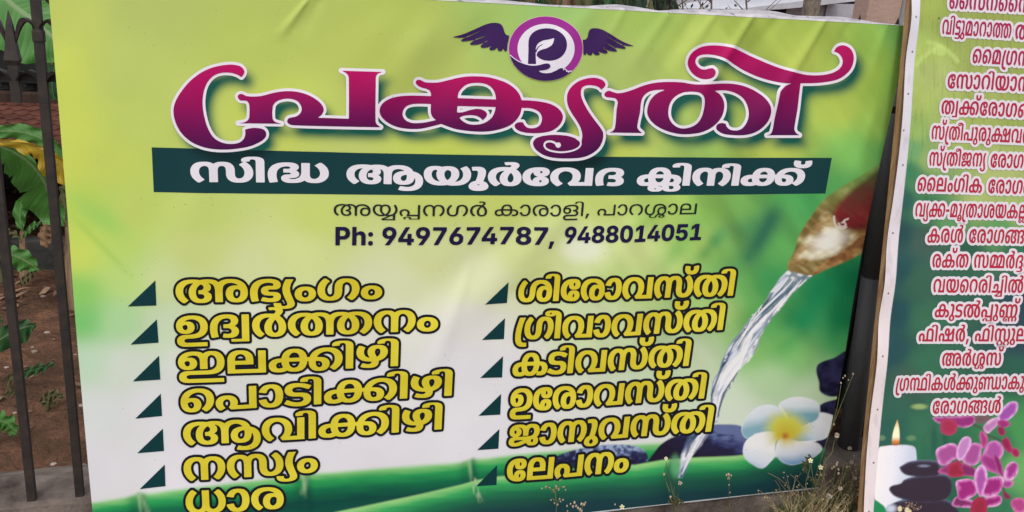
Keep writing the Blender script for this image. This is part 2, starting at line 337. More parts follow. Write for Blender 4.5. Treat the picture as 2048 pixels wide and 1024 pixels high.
# ------------------------------------------------------------------ lettering outlines (quadratic outlines, 500 units per em)
GLYPHS = {}
GLYPHS['heavy'] = {
'a':'798|195 285,27 0q,58 -9q,25 -11,4 -1q,8 -6q,4 -2,20 -6q,27 -22q,15 -26q,0 -16,0 -13q,-8 -21q,-20 -17q,-16 -8,0 4,23 -8q,27 -31q,0 -23,0 -20q,-21 -34q,-46 -21q,-38 0,-43 0q,-55 33q,-26 57q,0 34,0 29q,18 51q,38 45q,31 17,3 1q,5 3q,3 2,20 9q,49 10q,29 0,34 0q,47 -14q,33 -24q,14 -16,24 -116,0 -115,-63 0,0 131,0 37q,-12 41q,-15 13,-11 9q,-30 10q,-24 0,-15 0q,-26 -3q,-10 -3,-23 -6q,-32 -26q,-20 -33q,-8 -35q,0 -15,0 -42q,33 -39q,31 0,23 0q,22 17q,0 16,0 15q,-25 18q,-26 0,-12 0,0 45,9 0,27 0q,22 19q,0 16,0 18q,-29 26q,-34 6,-15 3q,-30 3q,-16 0,-40 0q,-51 -26q,-26 -47q,0 -29,0 -24q,13 -39q,25 -31q,17 -15,-40 -35,-22 16q,-35 41q,-21 53q,0 35,0 28q,19 52q,42 42q,67 23q;664 -6,-37 0q,-46 30q,-22 48q,0 29,0 46q,51 57q,47 0,29 0q,44 -30q,26 -46q,1 -26,-21 2,-4 14q,-17 25q,-26 17q,-18 0,-27 0q,-24 -33q,0 -27,0 -17q,9 -28q,21 -15q,16 0,17 0q,24 17q,12 35q,0 29,0 7q,-1 16q,-2 8,0 3q,1 7q,-1 3,-4 19q,-26 33q,-48 22q,-36 0,-22 0q,-31 -9q,-13 -10,-9 -7q,-13 -21q,-6 -34q,0 -28,0 -26,-37 128,13 15q,35 24q,49 14q,36 0,43 0q,66 -25q,44 -45q,23 -60q,0 -36,0 -43q,-29 -56q,-52 -26q',
'bha':'354|214 285,37 0q,56 -16q,31 -33q,0 -24,0 -12q,-7 -20q,-6 -7,-9 -10q,-28 -10q,-29 0,-15 0,-16 0q,-15 -2q,-5 -2,-4 -3q,-3 -6q,0 -4,0 -11q,24 -5q,20 0,7 0,27 0q,33 -9q,9 -9,9 -8q,8 -20q,0 -14,0 -19q,-21 -30q,-43 -17q,-34 0,-21 0q,-36 4q,-32 9q,-13 5,19 42,19 -7q,38 -7q,21 0,26 0q,18 10q,0 9,0 11q,-16 6q,-15 0,-7 0,-37 0q,-41 12q,-9 12,-5 7q,-6 17q,0 11,0 12q,8 22q,10 8,11 9q,34 11q,30 0,18 0,12 0q,12 6q,0 9,0 15q,-35 12q,-30 0,-45 0q,-55 -33q,-26 -60q,0 -38,0 -25q,6 -52q,7 -22,-59 -11,-8 25q,-9 61q,0 26,0 54q,42 78q,85 43q',
'yapost':'136|-14 -34,-1 -2q,-1 -7q,0 -4,0 -10q,7 -20q,19 -12q,18 0,22 0q,21 22q,0 20,0 10q,-4 22q,-11 30q,-9 23,-11 26q,-16 57q,0 31,0 34q,22 66q,15 27,65 0,-14 -23q,-17 -41q,-8 -39q,0 -21,0 -26q,13 -48q,10 -25,8 -23q,13 -35q,6 -30q,0 -15,0 -45q,-57 -43q,-49 0,-53 0q,-52 48q,0 39,0 5q,1 11q,1 4',
'anusvara':'242|121 -6,-33 0q,-47 24q,-26 43q,0 28,0 29q,27 42q,48 24q,30 0,32 0q,47 -23q,28 -42q,0 -30,0 -29q,-27 -42q,-48 -24q;120 140,-20 0q,-27 -25q,0 -26,0 -25q,28 -25q,20 0,20 0q,27 24q,0 26,0 26q,-27 25q',
'ga':'473|324 285,40 0q,58 -33q,32 -62q,0 -41,0 -33q,-17 -54q,-32 -46q,-24 -21,-43 35,18 17q,23 35q,12 40q,0 24,0 30q,-17 41q,-30 22q,-20 0,-16 0q,-21 -12q,-7 -9,-7 -11q,-5 -37q,0 -34,0 -9,0 -23q,-6 -37q,-12 -29q,-11 -11,-14 -16q,-44 -17q,-31 0,-40 0q,-59 33q,-32 62q,0 43,0 33q,17 54q,33 46q,23 21,42 -36,-17 -16q,-23 -36q,-12 -40q,0 -24,0 -31q,17 -41q,29 -21q,19 0,18 0q,21 11q,7 10,7 11q,4 36q,0 32,0 12,0 35q,15 48q,16 17,15 15q,41 17q',
'u':'367|183 285,47 0q,63 -24q,39 -40q,17 -49q,0 -25,0 -37q,-21 -53q,-21 -17,-18 -15q,-44 -17q,-57 -8q,-39 0,-5 0,-21 0q,-19 -3q,-6 -3,-7 -3q,-6 -10q,0 -7,0 -6q,5 -10q,5 -4,6 -4q,21 -4q,21 0,196 0,0 -46,-203 0,-28 0q,-41 8q,-14 8,-15 10q,-15 28q,0 17,0 19q,15 30q,16 10,12 7q,36 9q,31 0,3 0,38 0q,50 7q,31 14q,11 12,10 12q,10 34q,0 21,0 17q,-11 33q,-25 27q,-41 17q,-31 0,-21 0q,-35 -8q,-26 -14q,-18 -21q,-4 -14,-1 -2q,1 -2q,0 -2,-2 -5q,-1 -10q,0 -8,0 -24q,20 -27q,20 0,18 0q,17 21q,0 15,0 10q,-7 15q,-15 9q,-12 0,-19 0q,-26 -15q,-11 -9,-30 14,9 11q,31 23q,38 15q,20 0,28 0q,35 -20q,17 -33q,0 -20,0 -20q,-20 -36q,-40 -22q,-32 0,-28 0q,-42 23q,-23 44q,0 30,0 26q,21 46q,42 35q,61 20q',
'da':'343|203 285,39 0q,52 -20q,25 -36q,0 -22,0 -23q,-21 -34q,-27 -12,-1 3,27 -9q,28 -36q,0 -24,0 -37q,-52 -41q,-48 0,-20 0q,-30 4q,-12 2,9 45,12 -2q,20 -3q,11 0,24 0q,24 16q,0 20,0 8q,-7 14q,-7 5,-7 6q,-22 7q,-22 0,-25 0,0 45,24 0,17 0q,25 6q,8 8,5 4q,5 13q,0 9,0 19q,-28 19q,-28 0,-39 0q,-51 -33q,-24 -60q,0 -38,0 -25q,6 -52q,7 -22,-59 -11,-8 25q,-9 61q,0 26,0 54q,40 78q,79 43q',
'vapost':'128|95 279,0 -364,-180 0,0 47,118 0,0 317',
'rrachillu':'394|263 -6,-35 0q,-49 27q,-25 53q,0 38,0 23q,15 45q,33 46q,27 23,10 13,19 16q,22 27q,0 17,0 13q,-17 17q,-19 0,-10 0q,-18 -3q,-6 -2,-12 43,11 4q,34 4q,19 0,32 0q,34 -21q,14 -30q,0 -14,0 -27q,-29 -44q,-27 -23,-9 -10,-21 -17q,-27 -40q,-13 -42q,0 -20,0 -24q,12 -31q,21 -15q,15 0,24 0q,24 34q,0 37,0 16q,-8 34q,-15 31q,-23 26q,-16 8,-11 7q,-27 7q,-21 0,-35 0q,-49 -25q,-25 -46q,0 -30,0 -24q,13 -39q,25 -31q,17 -15,-40 -35,-22 16q,-35 41q,-21 53q,0 35,0 30q,20 52q,42 40q,64 23q,45 0,24 0q,43 -8q,18 -8,2 -1q,4 -2q,2 -1,31 -16q,41 -48q,20 -58q,0 -29,0 -57q,-57 -63q',
'tata':'946|189 285,27 0q,45 -10q,21 -11,13 -6,40 -22q,49 -75q,0 -48,0 -39q,-26 -53q,-50 -27q,-36 0,-36 0q,-51 28q,-27 53q,0 38,0 31q,23 54q,42 43q,28 15,11 8,23 11q,45 10q,24 0,32 0q,46 -13q,34 -25q,13 -17,4 -13,20 -87,0 -130,-62 0,0 129,0 39q,-13 42q,-16 13,-10 8q,-29 10q,-22 0,-10 0q,-23 -3q,-11 -4,-11 -3,-22 -9q,-34 -35q,-19 -46q,0 -26,0 -30q,14 -32q,23 -13q,13 0,14 0q,23 12q,13 32q,0 29,0 26q,-17 47q,-32 35q,-23 10,-11 4,-11 3q,-21 3q,-11 0,-38 0q,-50 -27q,-25 -46q,0 -29,0 -24q,13 -39q,25 -31q,17 -15,-40 -35,-22 16q,-35 41q,-21 53q,0 35,0 28q,19 52q,41 42q,65 23q;596 285,25 0q,43 -9q,21 -11,13 -7,40 -22q,48 -74q,0 -49,0 -39q,-26 -53q,-50 -27q,-37 0,-36 0q,-51 28q,-26 53q,0 38,0 31q,24 54q,41 43q,28 15,14 8,21 11q,48 10q,30 0,43 0q,62 -23q,38 -41q,18 -52q,0 -29,0 -34q,-20 -53q,-35 -41q,-24 -17,-39 35,16 13q,24 30q,15 39q,0 26,0 30q,-24 46q,-45 27q,-34 0,-16 0q,-24 -3q,-12 -3,-11 -4,-23 -9q,-34 -36q,-18 -46q,0 -25,0 -30q,14 -32q,23 -13q,13 0,14 0q,23 13q,14 31q,0 29,0 27q,-17 45q,-32 35q,-21 11,-13 4,-6 2q,-14 2q,-15 2q,-10 0,-25 0q,-31 -13q,-9 -8,-15 -13q,-13 -41q,0 -36,0 -116,-57 0,0 114,20 105,14 14q,35 24q,47 14q',
'na':'481|152 285,24 0q,32 -10q,24 -19q,12 -13,-7 0,18 22q,45 20q,32 0,42 0q,57 -36q,31 -62q,0 -39,0 -32q,-17 -54q,-32 -46q,-24 -21,-43 35,18 17q,23 35q,12 40q,0 23,0 30q,-19 42q,-32 22q,-21 0,-16 0q,-22 -11q,-6 -10,-7 -10q,-5 -29q,0 -24,0 -155,-62 0,0 155,0 25q,-4 28q,-7 10,-6 10q,-22 11q,-16 0,-19 0q,-33 -21q,-20 -41q,0 -30,0 -24q,12 -41q,23 -35q,17 -17,-43 -35,-22 20q,-32 45q,-18 54q,0 33,0 40q,32 63q,59 35q',
'i':'515|175 285,32 0q,44 -12q,31 -22q,11 -13,-15 3,17 25q,49 19q,28 0,32 0q,47 -22q,30 -37q,15 -47q,0 -25,0 -45q,-25 -59q,-26 -19,-14 -10q,-35 -14q,-49 -7q,-34 0,-168 0,-22 0q,-19 -3q,-6 -3,-7 -3q,-6 -10q,0 -7,0 -6q,5 -10q,5 -4,6 -4q,21 -4q,21 0,343 0,0 -46,-350 0,-28 0q,-41 8q,-14 8,-15 10q,-15 28q,0 17,0 19q,15 30q,16 10,8 5q,21 7q,29 4q,21 0,161 0,37 0q,44 7q,27 15q,9 10,13 14q,9 37q,0 22,0 22q,-14 40q,-29 26q,-24 0,-12 0q,-20 -8q,-7 -9,-7 -9q,-6 -29q,0 -29,0 -87,-62 0,0 84,0 29q,-11 33q,-11 9,-9 8q,-28 9q,-23 0,-18 0q,-29 -7q,-24 -13q,-17 -19q,-6 -11,-1 -3q,-1 -8q,-1 -3,-1 -4q,-1 -11q,0 -7,0 -24q,20 -27q,20 0,18 0q,17 21q,0 15,0 10q,-7 15q,-15 9q,-12 0,-19 0q,-26 -15q,-11 -9,-30 14,9 11q,31 23q,38 15q,20 0,28 0q,35 -20q,17 -33q,0 -20,0 -20q,-20 -36q,-40 -22q,-32 0,-28 0q,-42 24q,-23 43q,0 31,0 35q,38 58q,70 33q',
'la':'454|421 279,0 -279,-391 0,0 153,0 39q,18 45q,15 15,17 16q,48 17q,32 0,32 0q,48 -16q,16 -16,18 -18q,15 -47q,0 -34,0 -46,-197 0,0 -62,267 0,0 233;160 240,-36 0q,-32 -42q,0 -37,0 -7,135 0,0 7,0 39q,-32 40q',
'kaka':'803|279 285,45 0q,57 -37q,27 -65q,0 -42,0 -48q,-31 -65q,-57 -34q,-40 0,-31 0q,-49 20q,-17 18,-16 20q,-17 55q,0 34,0 67q,68 77q;279 240,-35 0q,-33 -51q,0 -49,0 -32q,15 -45q,30 -23q,23 0,22 0q,30 22q,16 45q,0 33,0 34q,-15 44q,-31 22q;113 -6,-48 0q,-50 45q,0 40,0 24q,23 36q,18 10,13 8q,30 9q,43 4q,32 0,346 0,27 0q,35 -5q,24 -10q,9 -8,16 -12q,15 -33q,0 -21,0 -40q,-50 -47q,-46 0,-33 0q,-48 25q,-27 49q,0 37,0 11q,1 20q,2 9,1 3q,0 6q,1 3,7 31q,31 48q,45 32q,58 17q,32 0,44 0q,62 -23q,39 -41q,19 -52q,0 -29,0 -34q,-20 -53q,-36 -41q,-23 -17,-40 35,16 13q,25 31q,14 38q,0 26,0 30q,-24 45q,-46 26q,-32 0,-29 0q,-46 -21q,-32 -37q,-8 -27,0 -3q,-1 -7q,-1 -4,-1 -7q,-2 -18q,0 -9,0 -25q,13 -30q,22 -13q,16 0,17 0q,20 19q,0 20,0 10q,-7 17q,-7 7,-7 6q,-25 7q,-28 0,-349 0,-28 0q,-31 -4q,-11 -8,-8 -5q,-10 -16q,0 -11,0 -14q,11 -18q,20 -8q,15 0,14 0q,30 9q,18 14,28 -39,-16 -11q,-30 -13q,-32 -6q',
'ivs':'128|-13 424,21 0q,32 -8q,13 -9,16 -11q,18 -30q,8 -47q,0 -39,0 -280,-62 0,0 269,0 25q,-2 36q,-6 25q,-5 7,-6 8q,-15 8q,-12 0,-10 0q,-18 -8q,-11 -18q,0 -14,0 -4q,2 -10q,0 -4,-60 -8,-2 6q,-2 13q,0 7,0 29q,27 38q,46 19q',
'llla':'352|136 204,0 35q,50 46q,48 0,37 0q,44 -26q,19 -41q,0 -23,0 -33q,-34 -54q,-64 -32q,-46 0,-17 0,-52 0q,-69 32q,-34 56q,0 37,0 20q,13 43q,15 22,49 -25,-8 -16q,-7 -27q,0 -15,0 -29q,24 -37q,43 -18q,26 0,16 0,27 0q,37 20q,20 36q,0 23,0 17q,-17 27q,-22 0,-13 0q,-17 -11q,-8 -18q,0 -12,0 -19q,13 -32q,17 -31q,14 -34q,0 -19,0 -17q,-15 -33q,-38 -22q,-37 0,-21 0q,-45 8q,-22 10,19 43,16 -7q,29 -8q,16 0,23 0q,16 19q,0 11,0 15q,-14 30q,-18 31q,-13 36q',
'evs':'381|128 -6,-29 0q,-50 26q,-30 56q,0 43,0 38q,26 61q,48 44q,67 23q,41 0,41 0q,60 -22q,40 -39q,20 -53q,0 -31,0 -34q,-21 -53q,-35 -41q,-23 -17,-39 35,15 13q,25 31q,14 38q,0 26,0 30q,-23 46q,-46 25q,-33 0,-36 0q,-54 -32q,-30 -55q,0 -35,0 -28q,13 -35q,23 -16q,15 0,11 0q,16 10q,9 20q,0 13,0 21q,-21 24q,-19 0,-19 0q,-34 -21q,-16 -17,-7 42,14 16q,46 24q,29 0,28 0q,38 -21q,21 -37q,0 -27,0 -28q,-23 -41q,-42 -22q',
'pa':'472|126 178,38 0q,48 -27q,24 -42q,0 -23,0 -17q,-11 -28q,-7 -9,-7 14,166 0,0 233,62 0,0 -279,-261 0,-22 28,8 9q,11 25q,0 18,0 23q,-24 29q,-25 0,-16 0q,-22 -13q,-12 -23q,0 -15,0 -19q,15 -27q,11 -12,-45 -28,-19 19q,-23 42q,0 28,0 28q,28 42q,50 24q',
'aavs':'275|255 141,0 -30q,-13 -52q,-28 -41q,-49 -24q,-37 0,-30 0q,-42 17q,-27 28q,-16 34q,-4 16,64 11,3 -13q,12 -28q,22 -19q,19 0,22 0q,27 25q,13 45q,0 30,0 30q,-13 45q,-26 25q,-21 0,-18 0q,-23 -19q,-13 -27q,-3 -14,-63 12,5 16q,18 33q,28 28q,42 16q,30 0,34 0q,47 -23q,27 -41q,13 -52q',
'tta':'297|142 285,47 0q,71 -19q,25 -14,-27 -42,-24 13q,-53 15q,-36 0,-23 0q,-30 -10q,-14 -16q,0 -11,0 -8q,5 -11q,4 -4,9 -8q,32 -5q,24 0,10 0,43 0q,47 -17q,14 -16,8 -10q,7 -25q,0 -16,0 -25q,-28 -40q,-57 -22q,-44 0,-45 0q,-68 19q,-31 16,27 43,17 -9q,34 -14q,40 -8q,23 0,25 0q,30 10q,14 18q,0 12,0 8q,-5 14q,-7 5,-7 5q,-25 5q,-25 0,-8 0,-38 0q,-57 15q,-14 17,-8 10q,-9 24q,0 16,0 24q,28 39q,56 22q',
'aa':'881|195 285,27 0q,58 -9q,25 -11,4 -1q,8 -6q,4 -2,20 -6q,27 -22q,15 -26q,0 -16,0 -13q,-8 -21q,-20 -17q,-16 -8,0 4,23 -8q,27 -31q,0 -23,0 -20q,-21 -34q,-46 -21q,-38 0,-43 0q,-55 33q,-26 57q,0 34,0 29q,18 51q,38 45q,31 17,3 1q,5 3q,3 2,20 9q,49 10q,29 0,34 0q,47 -14q,33 -24q,14 -16,24 -116,0 -115,-63 0,0 131,0 37q,-12 41q,-15 13,-11 9q,-30 10q,-24 0,-15 0q,-26 -3q,-10 -3,-23 -6q,-32 -26q,-20 -33q,-8 -35q,0 -15,0 -42q,33 -39q,31 0,23 0q,22 17q,0 16,0 15q,-25 18q,-26 0,-12 0,0 45,9 0,27 0q,22 19q,0 16,0 18q,-29 26q,-34 6,-15 3q,-30 3q,-16 0,-40 0q,-51 -26q,-26 -47q,0 -29,0 -24q,13 -39q,25 -31q,17 -15,-40 -35,-22 16q,-35 41q,-21 53q,0 35,0 28q,19 52q,42 42q,67 23q;598 285,45 0q,68 -29q,42 -53q,8 -35,3 -13q,3 -27q,0 -14,0 -42q,-27 -53q,-51 -25q,-36 0,-34 0q,-46 26q,-22 44q,0 25,0 51q,73 57q,67 0,10 0q,14 -1q,7 -1,17 -1,40 -7q,58 -40q,30 -61q,0 -38,0 -32q,-19 -54q,-41 -40q,-63 -22q,-42 0,-26 0q,-45 7q,-17 6,18 45,15 -5q,33 -6q,21 0,30 0q,41 17q,25 28q,10 37q,0 19,0 26q,-14 36q,-25 26q,-18 8,-19 4,-8 2q,-20 2q,-10 0,-27 0q,-36 -15q,-19 -28q,0 -21,0 -13q,10 -22q,19 -14q,16 0,26 0q,26 36q,0 39,0 16q,-5 30q,-4 13,-4 11,-8 17q,-27 24q,-38 14q,-26 0,-17 0q,-31 -9q,-13 -10,-8 -7q,-13 -21q,-6 -35q,0 -27,0 -26,-38 127,13 16q,36 25q,48 13q',
'va':'510|180 285,42 0q,60 -23q,38 -40q,19 -51q,0 -28,0 -29q,-15 -44q,-26 -35q,-15 -18,4 29,128 0,0 233,62 0,0 -279,-231 0,-22 33,14 12q,24 29q,13 39q,0 25,0 30q,-23 45q,-43 26q,-29 0,-30 0q,-43 -26q,-24 -45q,0 -29,0 -24q,13 -39q,24 -31q,18 -15,-41 -35,-22 16q,-35 41q,-21 54q,0 34,0 28q,19 52q,40 42q,61 23q',
'sa':'646|330 285,27 0q,41 -15q,14 -16,10 -10q,13 -26q,7 -38q,0 -27,0 -18,0 -27q,4 -35q,8 -11,6 -10q,21 -11q,18 0,19 0q,29 21q,17 41q,0 32,0 23q,-12 40q,-23 36q,-17 16,42 36,24 -21q,32 -46q,17 -54q,0 -33,0 -43q,-32 -62q,-58 -33q,-41 0,-31 0q,-44 17q,-14 16,-10 11q,-13 29q,-6 37q,0 23,0 18,0 33q,-5 32q,-8 10,-6 10q,-20 9q,-15 0,-12 0q,-21 -9q,-6 -7,-8 -10q,-7 -30q,0 -28,0 -155,-62 0,0 149,0 29q,-4 29q,-7 10,-8 11q,-23 11q,-13 0,-20 0q,-33 -23q,-18 -41q,0 -30,0 -23q,12 -40q,23 -35q,17 -17,-43 -35,-22 20q,-33 45q,-17 54q,0 34,0 39q,30 62q,59 36q,41 0,33 0q,43 -21q,18 -21,-5 1,17 19q,42 22q',
'dha':'481|329 -6,-23 0q,-33 10q,-24 20q,-12 13,7 0,-18 -22q,-45 -21q,-32 0,-41 0q,-58 36q,-31 63q,0 38,0 33q,17 54q,32 46q,24 21,43 -35,-18 -17q,-23 -36q,-12 -39q,0 -24,0 -29q,19 -43q,32 -21q,21 0,17 0q,21 11q,6 10,7 10q,5 28q,0 25,0 154,62 0,0 -155,0 -25q,4 -28q,7 -10,7 -9q,21 -11q,16 0,19 0q,33 21q,20 41q,0 30,0 24q,-12 41q,-23 35q,-17 16,43 36,22 -20q,33 -45q,17 -54q,0 -33,0 -40q,-32 -63q,-59 -36q',
'ra':'394|192 285,46 0q,69 -25q,45 -45q,23 -61q,0 -35,0 -43q,-29 -56q,-52 -26q,-34 0,-37 0q,-46 30q,-22 48q,0 29,0 46q,51 57q,46 0,30 0q,44 -30q,25 -46q,2 -26,-22 2,-3 14q,-17 25q,-27 17q,-17 0,-27 0q,-25 -33q,0 -27,0 -18q,10 -27q,20 -15q,17 0,17 0q,23 17q,12 35q,0 29,0 5q,-1 19q,-2 9,0 3q,0 7q,-1 2,-4 19q,-29 33q,-47 21q,-34 0,-37 0q,-51 -25q,-26 -44q,0 -31,0 -24q,13 -39q,25 -31q,17 -15,-40 -35,-22 16q,-35 41q,-21 54q,0 34,0 28q,19 52q,42 42q,66 23q',
'sha':'553|359 285,41 0q,65 -23q,45 -44q,24 -61q,0 -38,0 -43q,-28 -56q,-52 -26q,-35 0,-36 0q,-47 30q,-22 48q,0 29,0 46q,51 57q,47 0,29 0q,44 -30q,26 -46q,1 -26,-22 2,-3 14q,-17 25q,-27 17q,-17 0,-27 0q,-25 -33q,0 -27,0 -18q,10 -27q,21 -15q,16 0,17 0q,23 17q,13 35q,0 29,0 5q,-1 19q,-2 9,0 3q,1 7q,-1 1,-4 21q,-28 33q,-47 20q,-31 0,-23 0q,-31 -9q,-11 -9,-17 -14q,-13 -47q,0 -32,0 -4,0 -32q,-13 -48q,-15 -17,-15 -16q,-43 -17q,-32 0,-39 0q,-59 33q,-31 62q,0 43,0 33q,17 54q,33 46q,23 21,42 -36,-17 -16q,-23 -36q,-12 -40q,0 -24,0 -31q,16 -41q,30 -21q,18 0,17 0q,22 11q,6 10,7 11q,5 35q,0 20,0 6,0 46q,23 55q,20 17,22 18q,53 15q',
'eevs':'316|192 -6,-35 0q,-63 17q,-49 36q,-27 56q,0 39,0 37q,28 55q,49 35q,63 16q,35 0,37 0q,46 -19q,21 -32q,0 -20,0 -22q,-20 -30q,-35 -16q,-23 0,-29 0q,-35 19q,-15 31q,0 17,0 11q,6 17q,3 6,59 9,-10 -6q,-10 -22q,0 -12,0 -11q,13 -19q,16 0,14 0q,13 16q,0 10,0 16q,-23 15q,-17 0,-8 0q,-14 0q,-6 -1,-31 -1q,-42 -26q,-23 -44q,0 -30,0 -29q,22 -46q,42 -27q,30 -1,5 -1q,14 0q,7 0,12 0q,18 6q,11 14q,0 11,0 11q,-12 15q,-14 0,-16 0q,-14 -19q,0 -12,0 -12q,10 -20q,10 -7,-59 10,-3 5q,-6 18q,0 11,0 17q,15 30q,35 19q,30 0,22 0q,35 -15q,21 -31q,0 -22,0 -20q,-22 -33q,-46 -19q',
'virama':'0|-57 297,-34 0q,-44 21q,-22 37q,0 24,0 10q,3 18q,3 6,54 -9,-2 -5q,-1 -12q,0 -5,0 -16q,11 -18q,20 -7q,12 0,13 0q,20 7q,11 18q,0 16,0 5q,-1 12q,-1 5,52 9,2 -6q,3 -18q,0 -10,0 -24q,-21 -37q,-44 -21q',
'ta':'544|271 -6,-36 0q,-50 28q,-27 53q,0 38,0 31q,24 54q,41 43q,28 15,14 8,21 11q,47 10q,31 0,43 0q,61 -23q,39 -41q,18 -52q,0 -29,0 -34q,-20 -53q,-35 -41q,-24 -17,-39 35,16 13q,24 30q,15 39q,0 26,0 31q,-24 46q,-46 26q,-33 0,-16 0q,-25 -3q,-11 -3,-11 -4,-23 -9q,-34 -36q,-18 -46q,0 -25,0 -30q,14 -32q,23 -13q,13 0,14 0q,23 12q,13 32q,0 29,0 26q,-17 47q,-33 35q,-22 10,-11 4,-11 3q,-20 3q,-13 0,-37 0q,-50 -26q,-25 -46q,0 -30,0 -24q,13 -39q,25 -31q,17 -15,-40 -35,-22 16q,-35 41q,-21 53q,0 35,0 28q,19 52q,41 42q,64 23q,45 0,27 0q,45 -10q,21 -10,14 -7,40 -22q,49 -75q,0 -48,0 -39q,-26 -53q,-50 -27q',
'rapost':'141|144 279,-23 -48q,-27 -85q,-11 -75q,0 -35,0 -33q,15 -37q,29 -15q,19 0,7 0q,14 1q,8 2,6 -47,-11 -2q,-21 -2q,-11 0,-41 0q,-52 32q,-25 59q,0 41,0 41q,14 77q,26 81q,19 45',
'iivs':'128|-49 424,26 0q,45 -9q,21 -13,30 -19q,22 -66q,0 -54,0 -263,-62 0,0 258,0 29q,-4 41q,-11 28q,-10 8,-10 13q,-30 8q,-22 0,-10 0q,-19 -6q,-12 -13q,0 -11,0 -10q,13 -16q,13 0,17 0q,12 18q,0 12,0 11q,-12 20q,-9 7,57 -10,4 -5q,5 -17q,0 -10,0 -17q,-15 -31q,-32 -18q,-28 0,-21 0q,-34 15q,-18 29q,0 21,0 20q,20 32q,42 18q',
'ka':'554|113 -6,-48 0q,-50 45q,0 40,0 24q,23 36q,18 10,13 8q,30 9q,43 4q,32 0,212 0,45 0q,55 -10q,20 -14,15 -10q,18 -33q,0 -24,0 -41q,-53 -44q,-44 0,-12 0q,-23 3q,-12 3,12 44,6 -2q,16 -2q,8 0,20 0q,21 20q,0 19,0 12q,-10 16q,-8 5,-12 8q,-32 4q,-28 0,-225 0,-28 0q,-31 -4q,-11 -8,-8 -5q,-10 -16q,0 -11,0 -14q,11 -18q,20 -8q,15 0,14 0q,30 9q,18 14,28 -39,-16 -11q,-30 -13q,-32 -6q;279 285,45 0q,57 -37q,27 -65q,0 -42,0 -48q,-31 -65q,-57 -34q,-40 0,-31 0q,-49 20q,-17 18,-16 20q,-17 55q,0 34,0 67q,68 77q;279 240,-35 0q,-33 -51q,0 -49,0 -32q,15 -45q,30 -23q,23 0,22 0q,30 22q,16 45q,0 33,0 34q,-15 44q,-31 22q',
'ja':'491|155 285,30 0q,43 -10q,34 -20q,14 -15,-18 4,17 20q,47 21q,33 0,41 0q,52 -29q,23 -45q,0 -25,0 -20q,-10 -32q,-22 -24q,-17 -9,-99 -17,-50 -4,-14 -2q,-37 -1q,-16 0,-85 0,-17 0q,-17 -3q,-5 -3,-4 -2q,-4 -7q,0 -5,0 -8q,9 -10q,14 -3q,9 0,19 0q,36 6q,35 12q,19 6,15 6q,30 9q,29 9q,26 7q,10 2,13 4q,14 8q,10 7q,11 4q,9 0,19 0q,35 -11q,22 -26q,0 -22,0 -30q,-42 -33q,-39 0,-31 0q,-37 20q,-15 30q,0 16,0 17q,18 24q,12 5,47 4,-5 -3q,-13 -12q,-11 -18q,0 -13,0 -17q,18 -15q,15 0,17 0q,15 15q,0 11,0 9q,-9 11q,-14 6q,-9 0,-13 0q,-20 -10q,-12 -9,-1 9,-6 -5q,-19 -15q,-26 -15q,-18 -7,-29 -12q,-51 -17q,-49 -9q,-28 0,-23 0q,-39 12q,-24 27q,0 23,0 16q,14 24q,13 8,12 7q,35 7q,30 0,162 0,27 0q,38 2q,26 7q,10 5,14 8q,14 24q,0 19,0 14q,-13 27q,-28 16q,-23 0,-15 0q,-20 -8q,-6 -7,-8 -9q,-6 -28q,0 -26,0 -31,-57 0,0 25,0 25q,-9 35q,-14 12,-9 7q,-28 10q,-23 0,-22 0q,-40 -8q,-11 -11,-2 -1q,-3 -7q,-1 -2,-3 -6q,-2 -11q,0 -7,0 -19q,18 -15q,14 0,12 0q,13 9q,5 12q,0 7,0 13q,-16 14q,-16 0,-14 0q,-24 -9q,-9 -6,-14 14,12 13q,42 15q,22 0,23 0q,30 -15q,15 -25q,0 -16,0 -17q,-16 -28q,-35 -18q,-29 0,-38 0q,-44 38q,0 34,0 27q,31 42q,61 23q',
'uvs':'181|84 -116,-46 0q,-53 50q,0 40,0 26q,25 40q,45 22q,29 0,29 0q,45 -21q,26 -40q,0 -27,0 -28q,-26 -40q,-44 -22q;84 -74,19 0q,25 24q,0 24,0 23q,-25 23q,-19 0,-19 0q,-25 -23q,0 -24,0 -23q,26 -24q;64 285,31 0q,37 -23q,16 -38q,0 -22,0 -36q,-18 -76q,-14 -43,-58 7,13 40q,14 69q,0 28,0 20q,-15 28q,-21 0,-8 0q,-14 -2q,-7 -2,-10 44,11 3q,26 3q',
'dadha':'633|205 285,36 0q,47 -16q,24 -28q,0 -18,0 -19q,-23 -29q,-25 -7,-1 4,19 -4q,24 -16q,10 -20q,0 -11,0 -14q,-9 -19q,-9 -7,-10 -8q,-31 -7q,-23 0,-5 0,-7 -1q,-8 -4q,0 -4,0 -10q,23 -10q,22 0,22 0q,37 11q,13 12,15 14q,16 43q,0 40,0 116,39 -1,0 -141,4 -66,-17 -22q,-39 -32q,-52 -17q,-38 0,-36 0q,-44 17q,-21 29q,0 17,0 11q,7 18q,8 6,7 6q,22 8q,19 1,4 0,11 1q,12 3q,4 3,4 5q,0 8,0 5q,-4 8q,-3 3,-5 3q,-15 2q,-15 0,-33 0,0 42,27 0,15 0q,16 3q,5 4,4 3q,3 8q,0 5,0 9q,-11 12q,-21 6q,-16 0,-40 0q,-51 -34q,-25 -60q,0 -38,0 -25q,6 -52q,7 -22,-59 -11,-8 25q,-9 61q,0 26,0 54q,40 79q,80 42q;480 -6,-36 0q,-48 28q,-20 27,4 21,-18 91,0 118,61 0,0 -155,0 -25q,5 -28q,7 -10,6 -9q,21 -11q,17 0,19 0q,33 21q,20 41q,0 30,0 24q,-12 41q,-23 35q,-18 16,44 36,22 -20q,32 -45q,18 -54q,0 -33,0 -40q,-32 -63q,-59 -36q',
